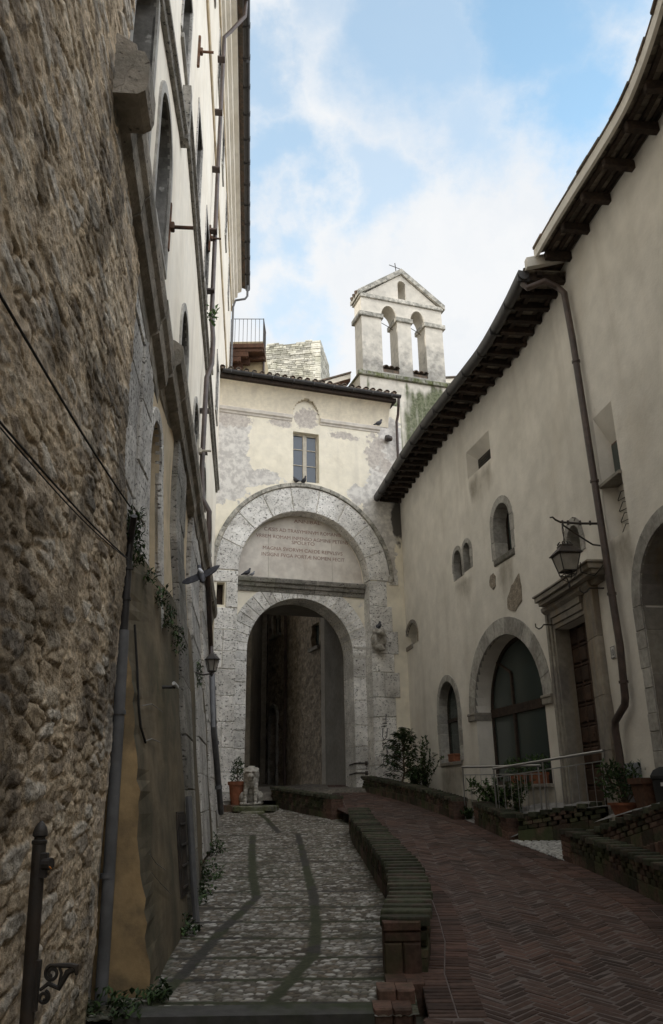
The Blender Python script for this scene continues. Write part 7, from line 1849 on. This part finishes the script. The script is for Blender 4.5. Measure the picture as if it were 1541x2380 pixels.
def sillbox2(u, w, label, plant, seed):
    s_ = RW.uv(u, 1815, -.15)[0]; z_ = gz_ - .002; d = -.16; m = MB(); m.box(RW.P, s_ - w / 2, s_ + w / 2, z_ + .001, z_ + .2, d - .1, d + .1, .5, ch=.015, ns=2); m.box(RW.P, s_ - w / 2 - .012, s_ + w / 2 + .012, z_ + .18, z_ + .23, d - .11, d + .11, .6, ch=.01, ns=2)
    o = m.build('planter', m_terra); tag(o, label, 'planter', 'terracotta planters on window sills')
    h, rad, n = plant; p = RW.P(s_, z_ + .2, d); q = thing('potted_plant', plant_lab[seed], 'plant', p); leafy(q, 'leaves', [((p[0], p[1], p[2] + h * .5), (rad, rad, h * .6))], n, .085, .045, m_leaf2, seed, .5, [([p, (p[0] + .03, p[1], p[2] + h * .6)], .01)])
sillbox2(1252, .5, 'terracotta planter on the great window sill, nearer the portal', (.36, .3, 190), 21)
sillbox2(1204, .42, 'terracotta planter on the great window sill, farther from the portal', (.34, .3, 170), 22)
# bush in a terracotta pot by the downpipe
py = 13.05; pxx = float(aty(1456, 1885, py)[0]); pzb = float(aty(1456, 1888, py)[2]) - .08
pot('flower_pot', 'wide terracotta pot holding the glossy bush by the downpipe', (pxx, py, pzb), .24, .22)
o = thing('potted_bush', 'glossy dark bush in the wide terracotta pot by the downpipe', 'plant', (pxx, py, pzb + .2))
leafy(o, 'leaves', [((pxx, py, pzb + .48), (.36, .34, .26)), ((pxx - .22, py, pzb + .66), (.22, .2, .2)), ((pxx + .25, py + .05, pzb + .62), (.26, .2, .2)), ((pxx + .42, py, pzb + .72), (.14, .1, .12))], 620, .10, .042, m_leaf, 12, .5,
      [([(pxx, py, pzb + .18), (pxx + dx * .5, py, pzb + .4), (pxx + dx, py, pzb + .72)], .01) for dx in (-.25, -.1, .05, .2, .4)])
pb_ = MB(); cy_ = 12.35; cxx = float(aty(1522, 1850, cy_)[0]); cz_ = float(aty(1522, 1872, cy_)[2]) - .12
vs = [(cxx + sx * r_, cy_ + sy_ * r_, cz_ + z) for r_, z in ((.20, 0), (.245, .42), (.275, .42), (.28, .50), (.25, .50), (.23, .44)) for sx, sy_ in ((-1, -1), (1, -1), (1, 1), (-1, 1))]
pb_.add(vs, [(i * 4 + q, i * 4 + (q + 1) % 4, (i + 1) * 4 + (q + 1) % 4, (i + 1) * 4 + q) for i in range(5) for q in range(4)] + [(3, 2, 1, 0), (20, 21, 22, 23)])
o = pb_.build('square_planter', m_wood_rd); tag(o, 'square brown planter tub on the landing beside the bush', 'planter')
bb = MB(); byy = 11.95; bxx = float(aty(1549, 1840, byy)[0]); bzz = cz_ + .02; bb.lathe((bxx, byy, bzz), [(.15, 0), (.17, .45), (.185, .46), (.19, .5), (.14, .58), (.05, .62)], 18); bno = bb.build('waste_bin', m_black, smooth=True); tag(bno, 'black bin behind the square planter at the right edge', 'bin')
lb_ = MB(); lb_.box(lambda s, z, d: (bxx - .10 + s, byy - .172 + d * -1, bzz + .38 + z), -.03, .03, -.02, .03, -.01, .006); adopt(lb_.build('bin_label', m_white), bno)
mbx = MB(); s_, z_ = RW.uv(1472, 1795, .05); mbx.box(RW.P, s_ - .22, s_ + .2, z_ - .5, z_ + .14, .0, .10, ch=.01); mo = mbx.build('meter_box', M('grey_box', (.27, .28, .30), (.23, .24, .255), sc=3, var=.06, rough=.6, bump=.05)); tag(mo, 'grey utility box on the wall behind the potted bush', 'utility box')
md = MB(); md.box(RW.P, s_ - .19, s_ + .17, z_ - .47, z_ + .11, .10, .108, ch=.003); adopt(md.build('box_door', MATS['grey_box']), mo)
# topiary pot beside the lion
ty_ = 23.2; tx_ = float(aty(549, 1850, ty_)[0]); tzb = float(aty(549, 1872, ty_)[2])
tbx = MB(); tbx.box(lambda s, z, d: (tx_ + s, ty_ - d, z), -.36, .27, zc(ty_) - .1, tzb + .02, -.3, .3, .4, ch=.02); o = tbx.build('pot_plinth', m_brickend); tag(o, 'low brick base under the tall terracotta pot beside the lion', 'plinth')
pot('flower_pot', 'tall terracotta pot beside the lion statue', (tx_ + .02, ty_, tzb + .02), .24, .60)
o = thing('topiary_bush', 'small dark cone bush in the tall pot beside the lion', 'plant', (tx_, ty_, tzb + .6)); zz_ = tzb + .6
leafy(o, 'leaves', [((tx_ + .02, ty_, zz_ + .18), (.26, .24, .2)), ((tx_ + .02, ty_, zz_ + .38), (.18, .18, .2)), ((tx_ + .04, ty_, zz_ + .54), (.08, .08, .14))], 620, .06, .03, m_leaf, 13, .6, [([(tx_ + .02, ty_, zz_ - .1), (tx_ + .02, ty_, zz_ + .4)], .015)])
# weeds along the footing and on its ledge
weed_px = [((238, 2352), .20, .2, 36, 'weeds at the bottom of the rubble wall corner'), ((300, 2356), .20, .18, 40, 'weeds at the foot of the ochre footing'), ((368, 2325), .18, .14, 40, 'weeds in the corner of ochre footing and drain'), ((432, 2170), .22, .2, 60, 'weed tuft nearest along the dark footing'),
           ((452, 2105), .24, .2, 45, 'small weed tuft on the cobbles by the dark footing'), ((480, 2045), .36, .3, 110, 'lush weed clump at the foot of the stone pilaster'), ((497, 1985), .34, .28, 90, 'weed clump behind the lush one at the footing'), ((470, 2080), .2, .22, 50, 'low weeds creeping onto the cobbles')]
for i, ((u, v), h, rad, n, lab) in enumerate(weed_px):
    p = gz(u, v, zc); x, y = float(p[0]), float(p[1]); z = zc(y); o = thing('weed_clump', lab, 'weeds', (x, y, z), 'weeds along the footing'); r_ = random.Random(100 + i); L_ = MB()
    for k in range(n * 2):
        a = r_.uniform(0, 6.28); q = rad * r_.random() ** .6; c = Vector((x + math.cos(a) * q * .8, y + math.sin(a) * q * 1.3, z + h * r_.random() ** 1.4 * (1 - q / rad * .6))); add_leaf(L_, c, rdir(r_, .5), (0, 0, 1), r_.uniform(.04, .09), r_.uniform(.025, .055), r_.random())
    L_.build('leaves', m_leaf3, o)
ledge_px = [((313, 1225), .30, .12, 130, 'dark trailing plant on the ledge by the cable end'), ((321, 1290), .2, .10, 60, 'small tuft below the dark trailing plant'), ((346, 1340), .14, .12, 36, 'tiny bright tuft on the footing ledge'), ((376, 1388), .22, .14, 55, 'feathery tuft in the middle of the footing ledge'), ((393, 1437), .28, .16, 70, 'larger tuft farther along the footing ledge'), ((414, 1490), .3, .18, 60, 'tuft at the foot of the dark stone pilaster'), ((461, 1566), .42, .26, 120, 'spiky plant at the far end of the footing ledge'), ((491, 732), .36, .2, 30, 'broad leaved plant sprouting from the upper wall by the downpipe')]
for i, ((u, v), h, rad, n, lab) in enumerate(ledge_px):
    if v < 1000: s_, z_ = PAL.uv(u, v, .2); P__ = PAL.P; dd = .2
    else: s_, z_ = BAT.uv(u, v, .10); P__ = BAT.P; dd = .06
    o = thing('wall_plant', lab, 'wall plant', P__(s_, z_, dd), 'plants growing from the wall'); r_ = random.Random(200 + i); L_ = MB(); big_ = v < 1000
    for k in range(n * 2 if not big_ else n):
        c = Vector(P__(s_ + r_.uniform(-1, 1) * rad, z_ + r_.uniform(-.5, .5) * h, dd + r_.uniform(-.03, .10))); add_leaf(L_, c, rdir(r_, .4), (0, 0, 1), r_.uniform(.04, .10) * (2.0 if big_ else 1), r_.uniform(.012, .03) * (3.2 if big_ else 1), r_.random())
    L_.build('leaves', m_leaf3 if not big_ else m_leaf2, o)
    if big_: S_ = MB(); S_.tube([P__(s_, z_ - .3, 0), P__(s_, z_, .15), P__(s_ + .05, z_ + .2, .2)], .012, 5); S_.build('stems', m_stem, o)

# ------------------------------------------------------------------ pigeons
def pigeon(label, c, face, k=1.0, pale=False, up=.0):
    a = face; ca, sa = math.cos(a), math.sin(a); c = Vector(c)
    q = lambda x, y, z: tuple(c + Vector((ca * x - sa * y, sa * x + ca * y, z)) * k)
    parts = [('e', q(0, 0, .10), (.10 * k, .06 * k, .065 * k), (0, -.45, a)), ('e', q(.055, 0, .15), (.05 * k, .05 * k, .06 * k)), ('c', q(.07, 0, .16), q(.085, 0, .215), .034 * k, .026 * k), ('e', q(.09, 0, .228), (.033 * k, .027 * k, .028 * k)),
             ('c', q(.115, 0, .222), q(.135, 0, .214), .009 * k, .005 * k), ('c', q(-.08, 0, .075), q(-.17, 0, .03), .035 * k, .02 * k), ('e', q(-.02, .05, .105), (.10 * k, .02 * k, .045 * k), (0, -.4, a)), ('e', q(-.02, -.05, .105), (.10 * k, .02 * k, .045 * k), (0, -.4, a)),
             ('c', q(.01, .022, .06), q(.015, .022, .004), .010 * k, .008 * k), ('c', q(.01, -.022, .06), q(.015, -.022, .004), .010 * k, .008 * k)]
    o = blob('pigeon', parts, .0085 * k, m_pigeon_l if pale else m_pigeon, None, 1); tag(o, label, 'pigeon', 'pigeons perched about the gate')
pw = lambda u, d: GATE.P(GATE.uv(u, 1115, d)[0], wB + .0, d)
hz_ = lz + 3.17
xs_ = GATE.uv(688, 1117, .03)[0]; z_at = lambda s: lz + math.sqrt(max(0, 3.17 ** 2 - ((s - lc) * 3.17 / 3.08) ** 2))
pigeon('fluffed pigeon on the arch top at the left of the window', GATE.P(xs_, z_at(xs_) + .0, .05), 2.6)
xs_ = GATE.uv(706, 1117, .03)[0]; pigeon('dark pigeon on the arch top below the window mullion', GATE.P(xs_, z_at(xs_), .05), -.9)
xs_ = GATE.uv(575, 1300, GD + .2)[0]; pigeon('dark pigeon at the left end of the inscription ledge', GATE.P(xs_, lzz + .02, GD + .18), .3, 1.05)
xs_ = GATE.uv(587, 1302, GD + .2)[0]; pigeon('small pale pigeon crouching beside the dark one on the ledge', GATE.P(xs_, lzz + .02, GD + .18), .3, .7, True)
pigeon('dark pigeon perched on the carved lion head', gl(.0, .12, .335), 1.2, 1.15)
xs_, zs_ = GATE.uv(874, 998, .1); pigeon('grey pigeon at the right end of the cornice', GATE.P(5.72, cz1 + .03, .05), .2, 1.1)
# the flying one: body and two spread wings in one skin
fy = 11.0; fc_ = Vector(aty(468, 1337, fy)); FR_ = (Vector(aty(510, 1327, fy)) - Vector(aty(425, 1357, fy)))
wd = FR_.normalized(); upv = Vector((-.1, -1, .55)); upv = (upv - wd * upv.dot(wd)).normalized(); fw = wd.cross(upv)
bm = MB(); 
def wing(sg, span, tipz):
    vs = []; n = 7
    for i in range(n + 1):
        f = i / n; ch_ = .16 * (1 - .15 * f) * (1 if f < .75 else (1 - (f - .75) / .25 * .7)); c = fc_ + wd * sg * (.03 + span * f) + upv * (tipz * f ** 1.2 + .03 * math.sin(f * 3.1))
        sw = fw * (.05 * math.sin(f * 3) - .06 * f)
        vs += [c + sw + fw * ch_ * .45 + upv * .006, c + sw - fw * ch_ * .55 - upv * .02, c + sw + fw * ch_ * .45 - upv * .006, c + sw - fw * ch_ * .55 - upv * .026]
    fs = []
    for i in range(n): a = i * 4; b = a + 4; fs += [(a, a + 1, b + 1, b), (a + 3, a + 2, b + 2, b + 3), (a, b, b + 2, a + 2), (a + 1, a + 3, b + 3, b + 1)]
    fs += [(n * 4, n * 4 + 1, n * 4 + 3, n * 4 + 2), (0, 2, 3, 1)]; bm.add(vs, fs)
wing(1, FR_.length * .47, .02); wing(-1, FR_.length * .50, -.05)
wm = bm.mesh('w', m_pigeon, True)
fpo = thing('flying_pigeon', 'grey pigeon with a white rump flying past the tall house', 'pigeon', fc_)
q = lambda x, y, z: tuple(fc_ + fw * x + wd * y + upv * z)
axr = math.atan2(fw.y, fw.x)
blob('body', [('c', q(.10, 0, .0), q(-.06, 0, .0), .045, .05), ('c', q(.12, 0, .01), q(.16, 0, .02), .03, .024), ('c', q(-.08, 0, -.0), q(-.2, 0, -.01), .04, .03), ('c', q(.18, 0, .02), q(.2, 0, .015), .008, .005)], .009, m_pigeon, fpo, 1)
link('wing', wm, fpo)
blob('rump', [('c', q(-.02, .02, .035), q(-.09, .0, .03), .030, .028)], .009, m_pigeon_w, fpo, 1)
